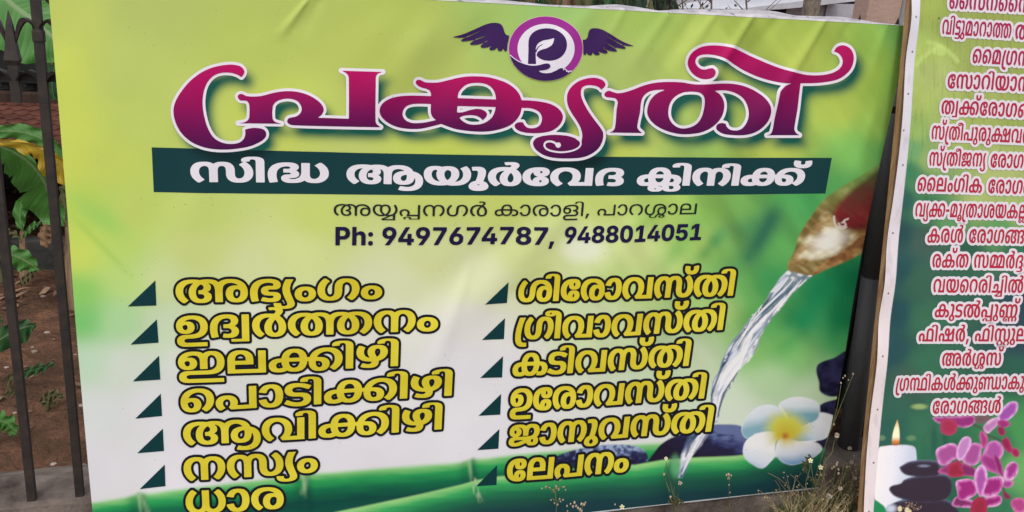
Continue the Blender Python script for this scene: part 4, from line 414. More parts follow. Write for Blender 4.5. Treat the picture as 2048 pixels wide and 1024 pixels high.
'eevs':'255|149 -6,-28 0q,-48 17q,-36 37q,-20 56q,0 38,0 37q,21 54q,38 35q,50 18q,29 0,31 0q,38 -20q,16 -34q,0 -20,0 -21q,-16 -30q,-30 -16q,-18 0,-24 0q,-29 18q,-13 30q,0 17,0 12q,7 22q,4 6,48 5,-7 -7q,-8 -22q,0 -14,0 -12q,8 -14q,10 0,11 0q,8 13q,0 11,0 15q,-15 17q,-14 0,-6 0q,-15 0q,-4 -1,-18 0q,-29 -24q,-17 -45q,0 -30,0 -30q,14 -46q,27 -26q,18 -2,6 0q,15 0q,5 0,11 0q,13 7q,6 14q,0 11,0 12q,-8 13q,-9 0,-10 0q,-10 -16q,0 -12,0 -14q,9 -21q,7 -7,-49 5,-5 8q,-6 21q,0 12,0 16q,13 29q,28 20q,25 0,19 0q,29 -16q,17 -30q,0 -21,0 -21q,-18 -34q,-39 -20q',
'ya':'436|282 -6,-26 0q,-36 11q,-19 12,-3 2q,-5 7q,-2 3,-23 18q,-27 49q,-10 52q,0 25,0 17q,5 30q,4 13,10 11,7 16q,24 19q,28 7q,15 0,43 0q,47 -57q,0 -55,0 -49q,-36 -76q,-30 -24,-4 -3q,-6 -6q,-4 -2,-16 -10q,-37 -10q,-25 0,-35 0q,-52 25q,-34 46q,-17 61q,0 37,0 38q,22 56q,44 29q,33 0,23 0q,38 -20q,16 -21,-43 -27,-7 12q,-18 10q,-7 0,-14 0q,-19 -17q,-9 -34q,0 -25,0 -41q,22 -56q,37 -28q,23 0,13 0q,18 4q,7 3,4 2q,5 1q,3 2,15 12q,21 40q,10 47q,0 23,0 26q,-10 29q,-14 12q,-8 0,-10 0q,-16 -13q,-7 -29q,0 -25,0 -21q,8 -45q,17 -40q,14 -12,3 -3q,5 -2q,2 -2,7 -4q,22 -5q,12 0,26 0q,36 25q,17 50q,0 36,0 29q,-15 58q,-15 27,51 23,19 -30q,19 -68q,0 -34,0 -33q,-13 -58q,-31 -45q,-52 -25q',
'vapost':'112|85 280,0 -366,-154 0,0 46,96 0,0 320',
'kaka':'625|218 286,36 0q,44 -35q,22 -65q,0 -45,0 -51q,-24 -65q,-46 -31q,-32 0,-26 0q,-37 21q,-11 15,-16 21q,-12 59q,0 33,0 71q,54 72q;218 240,-23 0q,-22 -46q,0 -53,0 -37q,10 -44q,20 -20q,15 0,15 0q,19 20q,11 44q,0 37,0 36q,-10 43q,-20 20q;94 -6,-39 0q,-41 45q,0 40,0 27q,23 36q,20 11,11 5q,24 8q,36 4q,27 0,224 0,23 0q,32 -3q,23 -8q,10 -7,18 -11q,18 -37q,0 -26,0 -36q,-36 -48q,-40 0,-26 0q,-38 25q,-20 48q,0 36,0 12q,1 19q,1 8,1 4q,0 6q,0 4,5 31q,23 49q,34 33q,46 17q,27 0,35 0q,49 -23q,29 -41q,14 -50q,0 -28,0 -34q,-16 -54q,-26 -43q,-16 -19,-43 31,11 14q,18 34q,11 42q,0 28,0 30q,-17 43q,-30 23q,-21 0,-24 0q,-33 -21q,-19 -38q,-5 -25,0 -4q,-1 -8q,0 -3,-1 -8q,-1 -18q,0 -13,0 -25q,8 -27q,15 -10q,8 0,11 0q,10 19q,0 19,0 10q,-6 20q,-8 6,-7 6q,-19 5q,-22 0,-247 0,-19 0q,-24 -4q,-9 -6,-7 -6q,-10 -16q,0 -12,0 -12q,7 -18q,16 -10q,12 0,11 0q,20 9q,11 10,26 -40,-14 -11q,-25 -10q,-25 -4q',
'virama':'0|-48 297,-28 0q,-34 21q,-16 36q,0 23,0 12q,3 19q,3 6,50 -8,-2 -6q,-2 -13q,0 -7,0 -15q,7 -17q,12 -7q,8 0,9 0q,12 7q,7 17q,0 15,0 7q,-2 14q,-1 5,48 8,2 -6q,3 -19q,0 -11,0 -23q,-15 -37q,-35 -21q',
'ra':'313|152 286,37 0q,53 -25q,35 -45q,18 -61q,0 -36,0 -46q,-21 -55q,-40 -24q,-29 0,-29 0q,-36 28q,-17 49q,0 31,0 49q,38 52q,36 0,20 0q,28 -21q,21 -36q,7 -24,-22 -5,-3 10q,-10 19q,-16 13q,-11 0,-16 0q,-15 -30q,0 -29,0 -20q,6 -27q,13 -14q,9 0,10 0q,13 15q,7 35q,0 29,0 7q,-1 20q,-1 9,0 2q,-1 8q,-1 2,-3 19q,-20 33q,-32 21q,-22 0,-28 0q,-36 -24q,-17 -43q,0 -28,0 -26q,10 -42q,18 -35q,13 -17,-43 -30,-16 18q,-26 45q,-15 55q,0 34,0 29q,17 51q,33 38q,51 22q',
'nganga':'643|203 240,-43 0q,-60 -30q,-31 -54q,0 -39,0 -32q,8 -33q,14 -13q,9 0,7 0q,10 9q,5 19q,0 15,0 25q,-13 19q,-13 0,-12 0q,-23 -16q,-12 -17,-9 42,10 12q,38 23q,23 0,22 0q,29 -20q,16 -37q,0 -27,0 -30q,-18 -41q,-34 -21q,-24 0,-24 0q,-39 24q,-22 54q,0 44,0 45q,28 65q,51 41q,68 19q,40 0,31 0q,44 -9q,22 -9,3 -1q,4 -7q,3 -1,19 -7q,28 -21q,14 -28q,0 -18,0 -14q,-8 -22q,-18 -17q,-15 -6,-2 6,21 -7q,27 -33q,0 -24,0 -21q,-16 -33q,-37 -20q,-31 0,-36 0q,-43 31q,-19 55q,0 38,0 28q,13 52q,31 44q,23 15,3 2q,3 4q,2 2,16 9q,41 12q,22 0,27 0q,38 -12q,28 -23q,10 -16,19 -76,0 -159,-58 0,0 149,0 34q,-8 33q,-13 12,-8 7q,-23 7q,-14 0,-13 0q,-20 -5q,-8 -3,-15 -6q,-21 -23q,-13 -31q,-7 -37q,0 -20,0 -44q,20 -34q,20 0,15 0q,15 16q,0 15,0 16q,-19 19q,-20 0,-3 0,0 46,3 0,17 0q,18 19q,0 15,0 18q,-25 25q,-27 4,-10 3q,-22 4q,-21 1q;534 286,30 0q,40 -21q,21 -36q,0 -22,0 -17q,-9 -25q,-20 -20q,-15 -7,0 3,21 -7q,26 -37q,0 -25,0 -38q,-40 -40q,-39 0,-13 0q,-22 3q,-7 2,8 44,6 -1q,11 -2q,6 0,16 0q,15 16q,0 19,0 9q,-6 16q,-5 5,-6 6q,-18 6q,-13 0,-6 0,0 45,5 0,13 0q,17 6q,5 5,6 5q,5 15q,0 9,0 19q,-19 19q,-15 0,-13 0q,-18 -6q,-7 -7,-8 -7q,-11 -21q,-4 -30q,0 -22,0 -42,-44 5,-5 44,3 55,8 22q,28 34q,44 21q',
'iivs':'113|-31 425,28 0q,39 -15q,16 -15,20 -19q,14 -56q,0 -46,0 -274,-58 0,0 263,0 33q,-5 44q,-11 28q,-10 9,-9 5q,-19 4q,-13 0,-7 0q,-15 -5q,-9 -14q,0 -11,0 -14q,10 -12q,8 0,11 0q,9 14q,0 12,0 12q,-11 22q,-8 7,46 -6,5 -5q,8 -19q,0 -14,0 -18q,-13 -28q,-26 -16q,-21 0,-18 0q,-28 14q,-15 29q,0 21,0 20q,18 31q,36 19q',
'pa':'367|103 179,31 0q,38 -26q,18 -40q,0 -23,0 -19q,-13 -28q,-4 -9,-5 12,114 0,0 234,58 0,0 -280,-201 0,-20 29,4 9q,10 29q,0 19,0 21q,-15 26q,-15 0,-10 0q,-14 -11q,-7 -21q,0 -13,0 -25q,14 -30q,7 -15,-48 -23,-14 21q,-17 44q,0 29,0 28q,22 39q,40 23q',
'kassa':'714|218 286,36 0q,44 -35q,22 -65q,0 -45,0 -51q,-25 -65q,-45 -31q,-32 0,-26 0q,-37 21q,-11 15,-16 21q,-12 59q,0 33,0 71q,54 72q;218 240,-23 0q,-22 -46q,0 -53,0 -37q,10 -44q,20 -20q,15 0,15 0q,19 20q,11 44q,0 37,0 36q,-10 43q,-20 20q;94 -6,-39 0q,-41 45q,0 40,0 27q,23 36q,20 11,11 5q,24 8q,36 4q,27 0,135 0,34 0q,45 -9q,17 -11,15 -11q,18 -30q,0 -20,0 -17q,-13 -25q,-21 -17q,-13 -4,14 20,121 0,0 -46,-163 0,-11 44,16 4q,14 20q,0 16,0 8q,-6 15q,-6 5,-8 7q,-27 5q,-22 0,-158 0,-17 0q,-24 -4q,-9 -6,-7 -6q,-10 -16q,0 -12,0 -12q,7 -18q,16 -10q,12 0,11 0q,20 9q,11 10,26 -40,-14 -11q,-25 -10q,-25 -4q;500 0,0 205,0 12q,-3 14q,-2 5,-2 2q,-6 3q,-3 0,-10 0q,-11 -19q,0 -17,0 -13q,6 -20q,19 -12q,18 0,17 0,20 0q,31 19q,25 34q,21 43q,10 24,56 0,0 -280;486 286,16 0q,25 -9q,8 -9,11 -11q,10 -31q,0 -27,0 -153,73 0,0 105,0 12q,1 17q,1 16q,0 7,2 -5,-12 -28q,-34 -37q,-40 -17q,-22 0,-22 0,-33 0q,-41 24q,-20 40q,0 26,0 21q,17 36q,34 23q',
'ja':'383|125 286,24 0q,32 -10q,24 -18q,10 -11,-18 -1,16 23q,38 17q,22 0,33 0q,40 -29q,19 -46q,0 -27,0 -21q,-12 -34q,-22 -24q,-16 -8,-58 -12,-38 -4,-11 -3q,-36 -2q,-17 0,-39 0,-19 0q,-17 -3q,-4 -4,-3 -2q,-3 -7q,0 -4,0 -5q,4 -10q,10 -5q,9 0,11 0q,15 3q,23 10q,20 10,13 6q,25 10q,21 7q,18 6q,5 2,8 3q,13 8q,12 9q,11 5q,7 0,14 0q,28 -11q,18 -26q,0 -23,0 -28q,-34 -33q,-33 0,-24 0q,-29 19q,-13 29q,0 16,0 19q,16 28q,8 7,47 -5,-4 -4q,-11 -14q,-9 -18q,0 -12,0 -15q,9 -12q,9 0,10 0q,9 13q,0 12,0 8q,-4 11q,-8 6q,-7 0,-8 0q,-12 -9q,-10 -9,-5 8,-6 -6q,-19 -16q,-25 -18q,-16 -7,-20 -11q,-30 -14q,-28 -6q,-19 0,-22 0q,-34 12q,-18 26q,0 22,0 18q,14 26q,15 7,10 5q,28 7q,30 0,99 0,17 0q,28 2q,21 6q,7 4,12 8q,13 26q,0 21,0 16q,-8 26q,-19 15q,-14 0,-7 0q,-10 -4q,-4 -3,-9 -9q,-5 -30q,0 -21,0 -43,-53 0,0 30,0 24q,-4 32q,-10 12,-6 7q,-22 10q,-15 0,-10 0q,-31 -8q,-9 -10,-1 -1q,-1 -8q,-1 -2,-3 -4q,-3 -14q,0 -8,0 -19q,11 -14q,8 0,7 0q,8 8q,3 12q,0 9,0 13q,-10 14q,-10 0,-6 0q,-13 -6q,-5 -3,-23 10,10 13q,37 11q,17 0,15 0q,22 -12q,14 -24q,0 -19,0 -18q,-13 -28q,-29 -16q,-23 0,-30 0q,-36 37q,0 34,0 27q,24 42q,48 24q',
'yapost':'118|-7 -33,-1 -3q,-1 -9q,0 -4,0 -10q,6 -19q,15 -11q,13 0,16 0q,16 18q,0 22,0 10q,-4 22q,-8 32q,-7 25,-8 25q,-12 57q,0 31,0 35q,16 63q,13 29,60 0,-11 -25q,-14 -41q,-6 -38q,0 -21,0 -25q,9 -44q,9 -29,7 -24q,9 -37q,5 -30q,0 -15,0 -44q,-45 -42q,-45 0,-46 0q,-45 46q,0 39,0 5q,1 13q,1 4',
'anusvara':'199|100 -6,-27 0q,-38 23q,-20 43q,0 29,0 31q,21 42q,38 23q,25 0,26 0q,38 -23q,21 -42q,0 -30,0 -30q,-21 -43q,-38 -23q;100 140,-14 0q,-17 -22q,0 -29,0 -27q,17 -23q,14 0,13 0q,17 22q,0 29,0 28q,-17 22q',
'ka':'436|94 -6,-39 0q,-41 45q,0 40,0 27q,23 36q,20 11,11 5q,24 8q,36 4q,27 0,132 0,40 0q,45 -10q,15 -11,16 -11q,19 -36q,0 -25,0 -40q,-45 -43q,-33 0,-10 0q,-15 3q,-9 2,9 44,4 0q,8 -2q,5 0,14 0q,16 18q,0 18,0 12q,-8 17q,-7 6,-8 7q,-22 5q,-27 0,-156 0,-19 0q,-24 -4q,-9 -6,-7 -6q,-10 -16q,0 -12,0 -12q,7 -18q,16 -10q,12 0,11 0q,20 9q,11 10,26 -40,-14 -11q,-25 -10q,-25 -4q;218 286,36 0q,44 -35q,22 -65q,0 -45,0 -51q,-24 -65q,-46 -31q,-32 0,-26 0q,-37 21q,-11 15,-16 21q,-12 59q,0 33,0 71q,54 72q;218 240,-23 0q,-22 -46q,0 -53,0 -37q,10 -44q,20 -20q,15 0,15 0q,19 20q,11 44q,0 37,0 36q,-10 43q,-20 20q',
'hyphen':'155|16 108,0 53,123 0,0 -53',
'uuvs':'149|72 -117,-39 0q,-43 49q,0 42,0 27q,20 41q,36 21q,25 0,25 0q,36 -21q,20 -40q,0 -28,0 -29q,-21 -40q,-36 -22q;71 23,-16 0q,-20 -23q,0 -27,0 -26q,20 -22q,16 0,16 0q,21 22q,0 26,0 26q,-20 24q;71 -49,-23 0q,-22 30q,0 25,0 11q,9 21q,8 12,21 -14,-7 -5q,-11 -12q,0 -8,0 -7q,6 -10q,12 -5q,7 0,9 0q,11 5q,5 10q,0 6,0 8q,-8 13q,-8 4,21 15,9 -13q,7 -20q,0 -10,0 -15q,-9 -25q,-20 -16q;57 286,26 0q,30 -23q,13 -37q,0 -21,0 -36q,-15 -77q,-11 -44,-54 7,10 39q,11 71q,0 31,0 20q,-11 23q,-16 0,-6 0q,-12 -2q,-5 -1,-9 44,9 2q,24 4q',
'sha':'432|274 286,33 0q,52 -23q,37 -44q,19 -62q,0 -38,0 -46q,-22 -55q,-40 -24q,-28 0,-30 0q,-36 28q,-16 49q,0 31,0 49q,38 52q,36 0,20 0q,28 -21q,21 -36q,6 -24,-22 -5,-2 10q,-11 19q,-16 13q,-10 0,-17 0q,-14 -30q,0 -29,0 -20q,5 -27q,13 -14q,10 0,9 0q,14 15q,7 35q,0 29,0 7q,-1 20q,-1 9,0 2q,0 8q,-1 2,-3 19q,-19 33q,-33 21q,-25 0,-14 0q,-19 -6q,-9 -7,-13 -13q,-8 -42q,0 -39,0 -26,0 -26q,-9 -44q,-14 -16,-12 -12q,-32 -14q,-24 0,-33 0q,-47 32q,-24 59q,0 42,0 35q,14 58q,23 47q,14 20,46 -30,-11 -18q,-17 -39q,-10 -44q,0 -27,0 -31q,12 -39q,20 -18q,11 0,9 0q,13 7q,4 7,5 8q,3 24q,0 22,0 40,0 41q,18 53q,20 17,14 13q,39 13q',
'lala':'356|126 286,26 0q,39 -16q,11 -16,14 -17q,10 -43q,0 -34,0 -52,-142 0,0 -62,186 0,0 234,58 0,0 -280,-90 0,-10 0q,-25 1q,-8 1,-119 -1,-13 0q,-18 -1q,-11 0,-8 0,0 159,0 38q,12 43q,11 14,12 15q,38 17q;126 240,-23 0q,-19 -38q,0 -36,0 -11,84 0,0 11,0 36q,-19 38q;249 -168,-18 0q,-26 10q,-9 9,-11 13q,-9 35q,1 25,0 5,0 18q,-5 31q,-10 10,-5 6q,-17 6q,-10 0,-10 0q,-22 -11q,-15 -25q,-2 -24,0 0q,0 -11q,0 -13,0 -20q,6 -20q,10 -8q,3 0,8 0q,10 13q,0 17,0 15q,-10 14q,-11 0,-10 0q,-18 -17q,-10 -11,-9 31,14 14q,28 19q,19 0,26 0q,23 -36q,0 -30,0 -31q,-28 -34q,-31 0,-30 0q,-35 46q,0 44,0 28q,16 42q,27 26q,35 13q,19 0,8 0q,13 -1q,15 -2q,6 -4,15 -6q,22 -21q,14 -33q,0 -27,0 -8,-1 -17q,1 -23q,5 -7,4 -5q,8 -5q,7 0,13 0q,16 25q,0 31,0 25q,-12 39q,-11 17,40 26,14 -21q,18 -50q,0 -35,0 -30q,-17 -44q,-35 -23q',
'llachillu':'439|332 399,28 0q,28 -20q,11 -29q,0 -16,0 -23q,-24 -47q,-20 -26,-8 -8,-14 -18q,-20 -41q,-9 -44q,0 -22,0 -23q,6 -29q,14 -14q,9 0,14 0q,15 28q,0 38,0 17q,-4 34q,-9 33q,-14 28q,-11 9,-10 7q,-19 7q,-16 0,-12 0q,-21 -6q,-8 -5,-16 -12q,-10 -44q,1 -33,0 -38,0 -16q,-5 -31q,-9 -25q,-9 -10,-12 -13q,-34 -13q,-23 0,-33 0q,-46 32q,-25 59q,0 42,0 35q,14 58q,22 47q,15 20,46 -30,-12 -18q,-17 -39q,-9 -44q,0 -27,0 -31q,12 -38q,20 -19q,12 0,9 0q,13 7q,4 6,4 8q,5 22q,0 27,0 43,0 40q,20 55q,20 14,16 12q,37 11q,30 0,21 0q,29 -7q,13 -7,6 -4,25 -14q,33 -49q,16 -61q,0 -34,0 -59q,-46 -57q,-42 0,-29 0q,-38 26q,-20 50q,0 37,0 25q,11 48q,26 47q,21 23,4 14,16 19q,18 28q,0 13,0 13q,-14 15q,-15 0,-5 0q,-13 -3q,-5 -1,-10 44,9 4q,30 3q',
'mama':'521|154 286,29 0q,42 -13q,31 -23q,11 -15,7 -12q,7 -31q,2 -37q,0 -20,0 -135,-259 0,0 136,0 29q,7 42q,14 32q,12 11,15 17q,46 19q;121 239,-9 0q,-16 -15q,-6 -13,-4 -11q,-4 -30q,0 -24,0 -114,-9 1,20 25q,32 56q,18 58q,0 27,0 13q,-3 17q,-10 10q;201 186,0 -26q,-14 -48q,-26 -47q,-17 -25,-10 4,8 1q,27 1q,4 0,59 0,0 98,0 30q,-11 38q,-22 25q,-18 7,1 0,7 -9q,12 -30q;361 286,38 0q,50 -19q,16 -17,11 -12q,15 -32q,6 -43q,0 -29,0 -134,-259 0,0 137,0 22q,2 36q,7 29q,6 10,12 16q,28 23q,40 13q;329 239,-9 0q,-17 -15q,-5 -13,-4 -11q,-5 -32q,0 -27,0 -109,-8 1,20 25q,32 56q,18 58q,0 27,0 13q,-3 17q,-10 10q;409 186,0 -26q,-14 -48q,-26 -47q,-17 -25,-11 4,9 1q,27 1q,4 0,59 0,0 98,0 30q,-11 38q,-22 25q,-18 7,1 0,7 -9q,12 -30q',
'rrachillu':'313|208 -6,-29 0q,-39 26q,-19 50q,0 37,0 25q,11 48q,25 47q,22 23,4 14,16 19q,17 28q,0 13,0 13q,-13 15q,-15 0,-4 0q,-14 -3q,-5 -1,-10 44,9 4q,29 3q,13 0,28 0q,29 -20q,11 -29q,0 -16,0 -23q,-23 -47q,-21 -26,-8 -8,-14 -18q,-20 -41q,-9 -44q,0 -22,0 -23q,6 -29q,13 -14q,10 0,14 0q,15 28q,0 38,0 17q,-5 35q,-9 33q,-14 27q,-11 8,-9 7q,-18 9q,-18 0,-26 0q,-34 -24q,-17 -43q,0 -29,0 -27q,10 -42q,18 -35q,12 -16,-42 -31,-16 18q,-26 44q,-15 55q,0 35,0 28q,16 50q,32 39q,51 23q,36 0,19 0q,32 -7q,13 -8,2 0q,2 -2q,2 -1,25 -15q,32 -48q,17 -61q,0 -34,0 -59q,-45 -57q',
'dada':'269|161 286,28 0q,41 -21q,21 -36q,0 -22,0 -25q,-21 -33q,-24 -11,-4 4,21 -6q,31 -33q,0 -28,0 -17q,-13 -28q,-24 -20q,-38 -10q,-26 0,-23 0,0 46,15 0,17 0q,18 4q,5 5,5 4q,5 12q,0 9,0 9q,-7 14q,-5 5,-7 4q,-16 5q,-17 0,-8 0,0 45,7 0,16 0q,18 6q,6 5,5 5q,5 15q,0 9,0 19q,-18 19q,-16 0,-25 0q,-36 -31q,-19 -57q,0 -38,0 -28q,6 -54q,5 -22,-55 -12,-6 25q,-8 62q,0 28,0 55q,32 77q,63 41q;150 -126,-16 0q,-30 3q,-30 7q,-15 7,24 43,12 -6q,21 -5q,21 -2q,11 0,18 0q,21 10q,8 17q,0 9,0 16q,-20 23q,-11 5,32 38,15 -7q,26 -21q,17 -31q,0 -22,0 -27q,-24 -37q,-47 -20q',
'evs':'300|104 -6,-23 0q,-39 25q,-24 54q,0 46,0 38q,19 61q,37 45q,52 23q,32 0,32 0q,47 -21q,31 -39q,15 -51q,0 -31,0 -34q,-15 -54q,-26 -43q,-17 -19,-42 31,11 14q,19 34q,11 42q,0 28,0 30q,-16 43q,-31 23q,-23 0,-25 0q,-38 -31q,-20 -55q,0 -36,0 -32q,8 -33q,13 -13q,9 0,7 0q,10 9q,5 19q,0 15,0 24q,-12 20q,-14 0,-12 0q,-23 -16q,-12 -17,-9 41,10 13q,38 23q,23 0,22 0q,29 -20q,16 -37q,0 -27,0 -30q,-18 -41q,-33 -21q',
'caca':'381|353 280,0 -280,-111 0,-2 1,-14 -1q,-29 0q,-14 0,-174 0,0 46,162 0,-29 -8,10 9q,17 34q,0 23,0 19q,-13 22q,-13 0,-15 0q,-14 -22q,0 -18,0 -7q,1 -11q,1 -4,-56 -5,-1 5q,-2 16q,0 9,0 38q,44 45q,41 0,25 0q,32 -16q,19 -24q,7 -31q,0 -15,0 -14q,-5 -24q,-11 -21q,-7 -9,-9 9,102 0,0 234;353 56,0 -196,-214 0,-28 43,82 70,17 15q,33 25q,17 12,38 -20,-79 -70,-17 -15q,-29 -22q,-10 -7,1 11,10 1q,31 1q,13 0,78 0,0 124',
'lachillu':'511|310 286,29 0q,38 -7q,27 -11q,12 -6,12 -6,34 -25q,32 -77q,0 -46,0 -57q,-46 -57q,-43 0,-28 0q,-39 26q,-20 50q,0 37,0 25q,11 48q,26 47q,21 23,3 12,18 19q,17 30q,0 13,0 13q,-14 15q,-14 0,-5 0q,-14 -3q,-5 -1,-10 44,10 4q,28 3q,14 0,27 0q,29 -20q,12 -29q,0 -16,0 -23q,-23 -47q,-22 -26,-7 -8,-15 -18q,-19 -41q,-9 -44q,0 -22,0 -23q,6 -29q,13 -14q,10 0,14 0q,14 28q,0 38,0 22q,-9 45q,-19 38q,-13 10,-18 6,-15 8q,-31 6q,-17 0,-19 0q,-35 -7q,-13 -6,-11 -1,-23 -16q,-28 -66q,0 -43,0 -24q,8 -26q,14 -11q,9 0,8 0q,15 11q,8 30q,0 27,0 28q,-13 49q,-23 36q,-16 10,-8 4,-6 3q,-16 3q,-7 0,-27 0q,-35 -25q,-17 -43q,0 -29,0 -26q,9 -41q,18 -35q,12 -17,-43 -30,-16 18q,-25 43q,-15 55q,0 35,0 26q,13 49q,31 41q,51 24q,38 0,22 0q,35 -10q,15 -11,7 -6,35 -23q,39 -74q,0 -52,0 -39q,-21 -51q,-40 -26q,-30 0,-28 0q,-38 26q,-21 51q,0 35,0 28q,12 51q,31 43q,27 17,10 13,17 13q,53 15q',
'tta':'229|119 286,28 0q,49 -11q,25 -10,-25 -43,-20 9q,-34 8q,-21 0,-19 0q,-23 -11q,-9 -18q,0 -8,0 -10q,4 -12q,5 -5,6 -5q,17 -4q,13 0,7 0,24 0q,39 -14q,12 -13,10 -10q,11 -27q,0 -18,0 -26q,-25 -41q,-49 -23q,-37 0,-26 0q,-54 11q,-22 11,25 43,12 -6q,23 -7q,26 -5q,15 0,20 0q,23 12q,10 17q,0 11,0 9q,-5 15q,-7 5,-7 4q,-13 4q,-13 0,-3 0,-26 0q,-43 14q,-12 13,-9 10q,-10 27q,0 17,0 24q,25 40q,48 23q',
'papa':'367|140 -26,25 0q,32 -19q,15 -30q,0 -17,0 -13q,-7 -19q,-5 -8,-4 15,86 0,0 150,58 0,0 -194,-166 0,-17 27,4 7q,3 18q,0 10,0 16q,-13 16q,-10 0,-12 0q,-12 -17q,0 -16,0 -13q,9 -23q,4 -9,-40 -18,-9 15q,-13 31q,0 21,0 22q,19 31q,32 17q;103 179,31 0q,38 -26q,18 -40q,0 -23,0 -19q,-13 -28q,-4 -9,-5 12,114 0,0 234,58 0,0 -280,-201 0,-20 29,4 9q,10 29q,0 19,0 21q,-15 26q,-15 0,-10 0q,-14 -11q,-7 -21q,0 -13,0 -25q,14 -30q,7 -15,-48 -23,-14 21q,-17 44q,0 29,0 28q,22 39q,40 23q',
'nnanna':'555|153 286,33 0q,43 -24q,18 -25,-17 6,13 23q,38 20q,22 0,25 0q,33 -20q,12 -17,-8 0,15 20q,34 17q,23 0,32 0q,45 -33q,23 -59q,0 -40,0 -35q,-14 -59q,-22 -47q,-14 -20,-47 31,12 18q,17 40q,9 44q,0 24,0 30q,-12 40q,-21 19q,-14 0,-3 0q,-12 -4q,-5 -4,-8 -8q,-5 -28q,0 -29,0 -159,-58 0,0 161,0 26q,-3 25q,-7 8,-4 6q,-12 6q,-11 0,-9 0q,-13 -6q,-4 -6,-7 -9q,-4 -24q,0 -27,0 -160,-58 0,0 144,0 33q,-8 32q,-8 8,-6 7q,-17 8q,-16 0,-23 0q,-37 -25q,-22 -53q,0 -39,0 -8,0 -30q,8 -32q,14 -13q,8 0,7 0q,10 9q,5 19q,0 15,0 24q,-12 20q,-14 0,-12 0q,-23 -16q,-12 -17,-9 41,10 13q,39 23q,22 0,22 0q,30 -20q,15 -37q,0 -27,0 -31q,-18 -40q,-34 -21q,-24 0,-23 0q,-38 24q,-24 56q,0 47,0 56q,35 73q,61 36q;241 41,28 0q,48 -31q,8 -33,-39 -64,0 12,0 27q,-7 27q,-8 8,-5 7q,-18 6q,-12 0,-12 0q,-23 -10q,-15 -28q,-2 -24,-1 -4q,1 -13q,0 -4,0 -20q,6 -21q,10 -8q,5 0,8 0q,9 12q,0 18,0 15q,-9 14q,-10 0,-10 0q,-19 -16q,-11 -13,-8 33,15 14q,26 18q,18 0,27 0q,24 -35q,0 -30,0 -31q,-28 -35q,-31 0,-31 0q,-36 47q,0 43,0 40q,28 53q,47 26q;361 41,16 0q,24 -12q,8 -12,-3 1,11 14q,27 9q,13 0,24 0q,36 -24q,18 -43q,0 -30,0 -32q,-16 -57q,-16 -23,-43 21,12 20q,14 45q,0 25,0 32q,-19 25q,-12 0,-6 0q,-8 -6q,-3 -5,-3 -7q,-1 -18q,0 -16,0 -114,-49 0,0 112,0 15q,-2 20q,-2 6,-2 6q,-11 7q,-8 0,-7 0q,-10 -7q,-3 -5,-3 -7q,-2 -19q,0 -17,0 -111,-49 0,0 83,18 92,11 16q,30 16q',
'pha':'470|103 179,31 0q,38 -26q,18 -40q,0 -23,0 -19q,-13 -28q,-4 -9,-7 12,96 0,0 -46,-123 0,-20 29,4 9q,10 29q,0 19,0 21q,-15 26q,-15 0,-10 0q,-14 -11q,-7 -21q,0 -13,0 -25q,14 -30q,7 -15,-48 -23,-13 21q,-18 44q,0 29,0 28q,22 39q,40 23q;341 286,26 0q,36 -13q,11 -12,19 -17q,12 -49q,0 -38,0 -157,-210 0,0 154,0 27q,5 39q,12 28q,12 12,12 12q,37 14q;340 240,-12 0q,-16 -8q,-5 -5,-8 -10q,-6 -31q,0 -30,0 -110,94 0,0 107,0 33q,-7 31q,-7 10,-5 5q,-18 8q',
'ssa':'487|103 179,30 0q,39 -26q,18 -40q,0 -23,0 -19q,-13 -28q,-4 -9,-6 12,112 0,24 -46,-164 0,-20 29,5 9q,9 28q,0 20,0 21q,-15 26q,-15 0,-10 0q,-14 -11q,-7 -21q,0 -13,0 -25q,14 -30q,7 -15,-48 -23,-14 21q,-17 44q,0 29,0 28q,22 39q,40 23q;273 0,0 205,0 12q,-3 14q,-2 5,-2 2q,-6 3q,-3 0,-10 0q,-11 -19q,0 -17,0 -13q,5 -20q,20 -12q,18 0,17 0,20 0q,31 19q,25 34q,21 43q,10 24,56 0,0 -280;259 286,16 0q,25 -9q,8 -9,11 -11q,10 -31q,0 -27,0 -153,73 0,0 105,0 12q,1 17q,1 16q,0 7,2 -5,-12 -28q,-35 -37q,-39 -17q,-22 0,-22 0,-33 0q,-41 24q,-20 40q,0 26,0 21q,17 36q,34 23q',
'comma':'135|99 57,3 -5,-4 -24q,-11 -39q,-12 -36q,-8 -18,-47 0,4 18q,8 44q,7 44q,1 16',
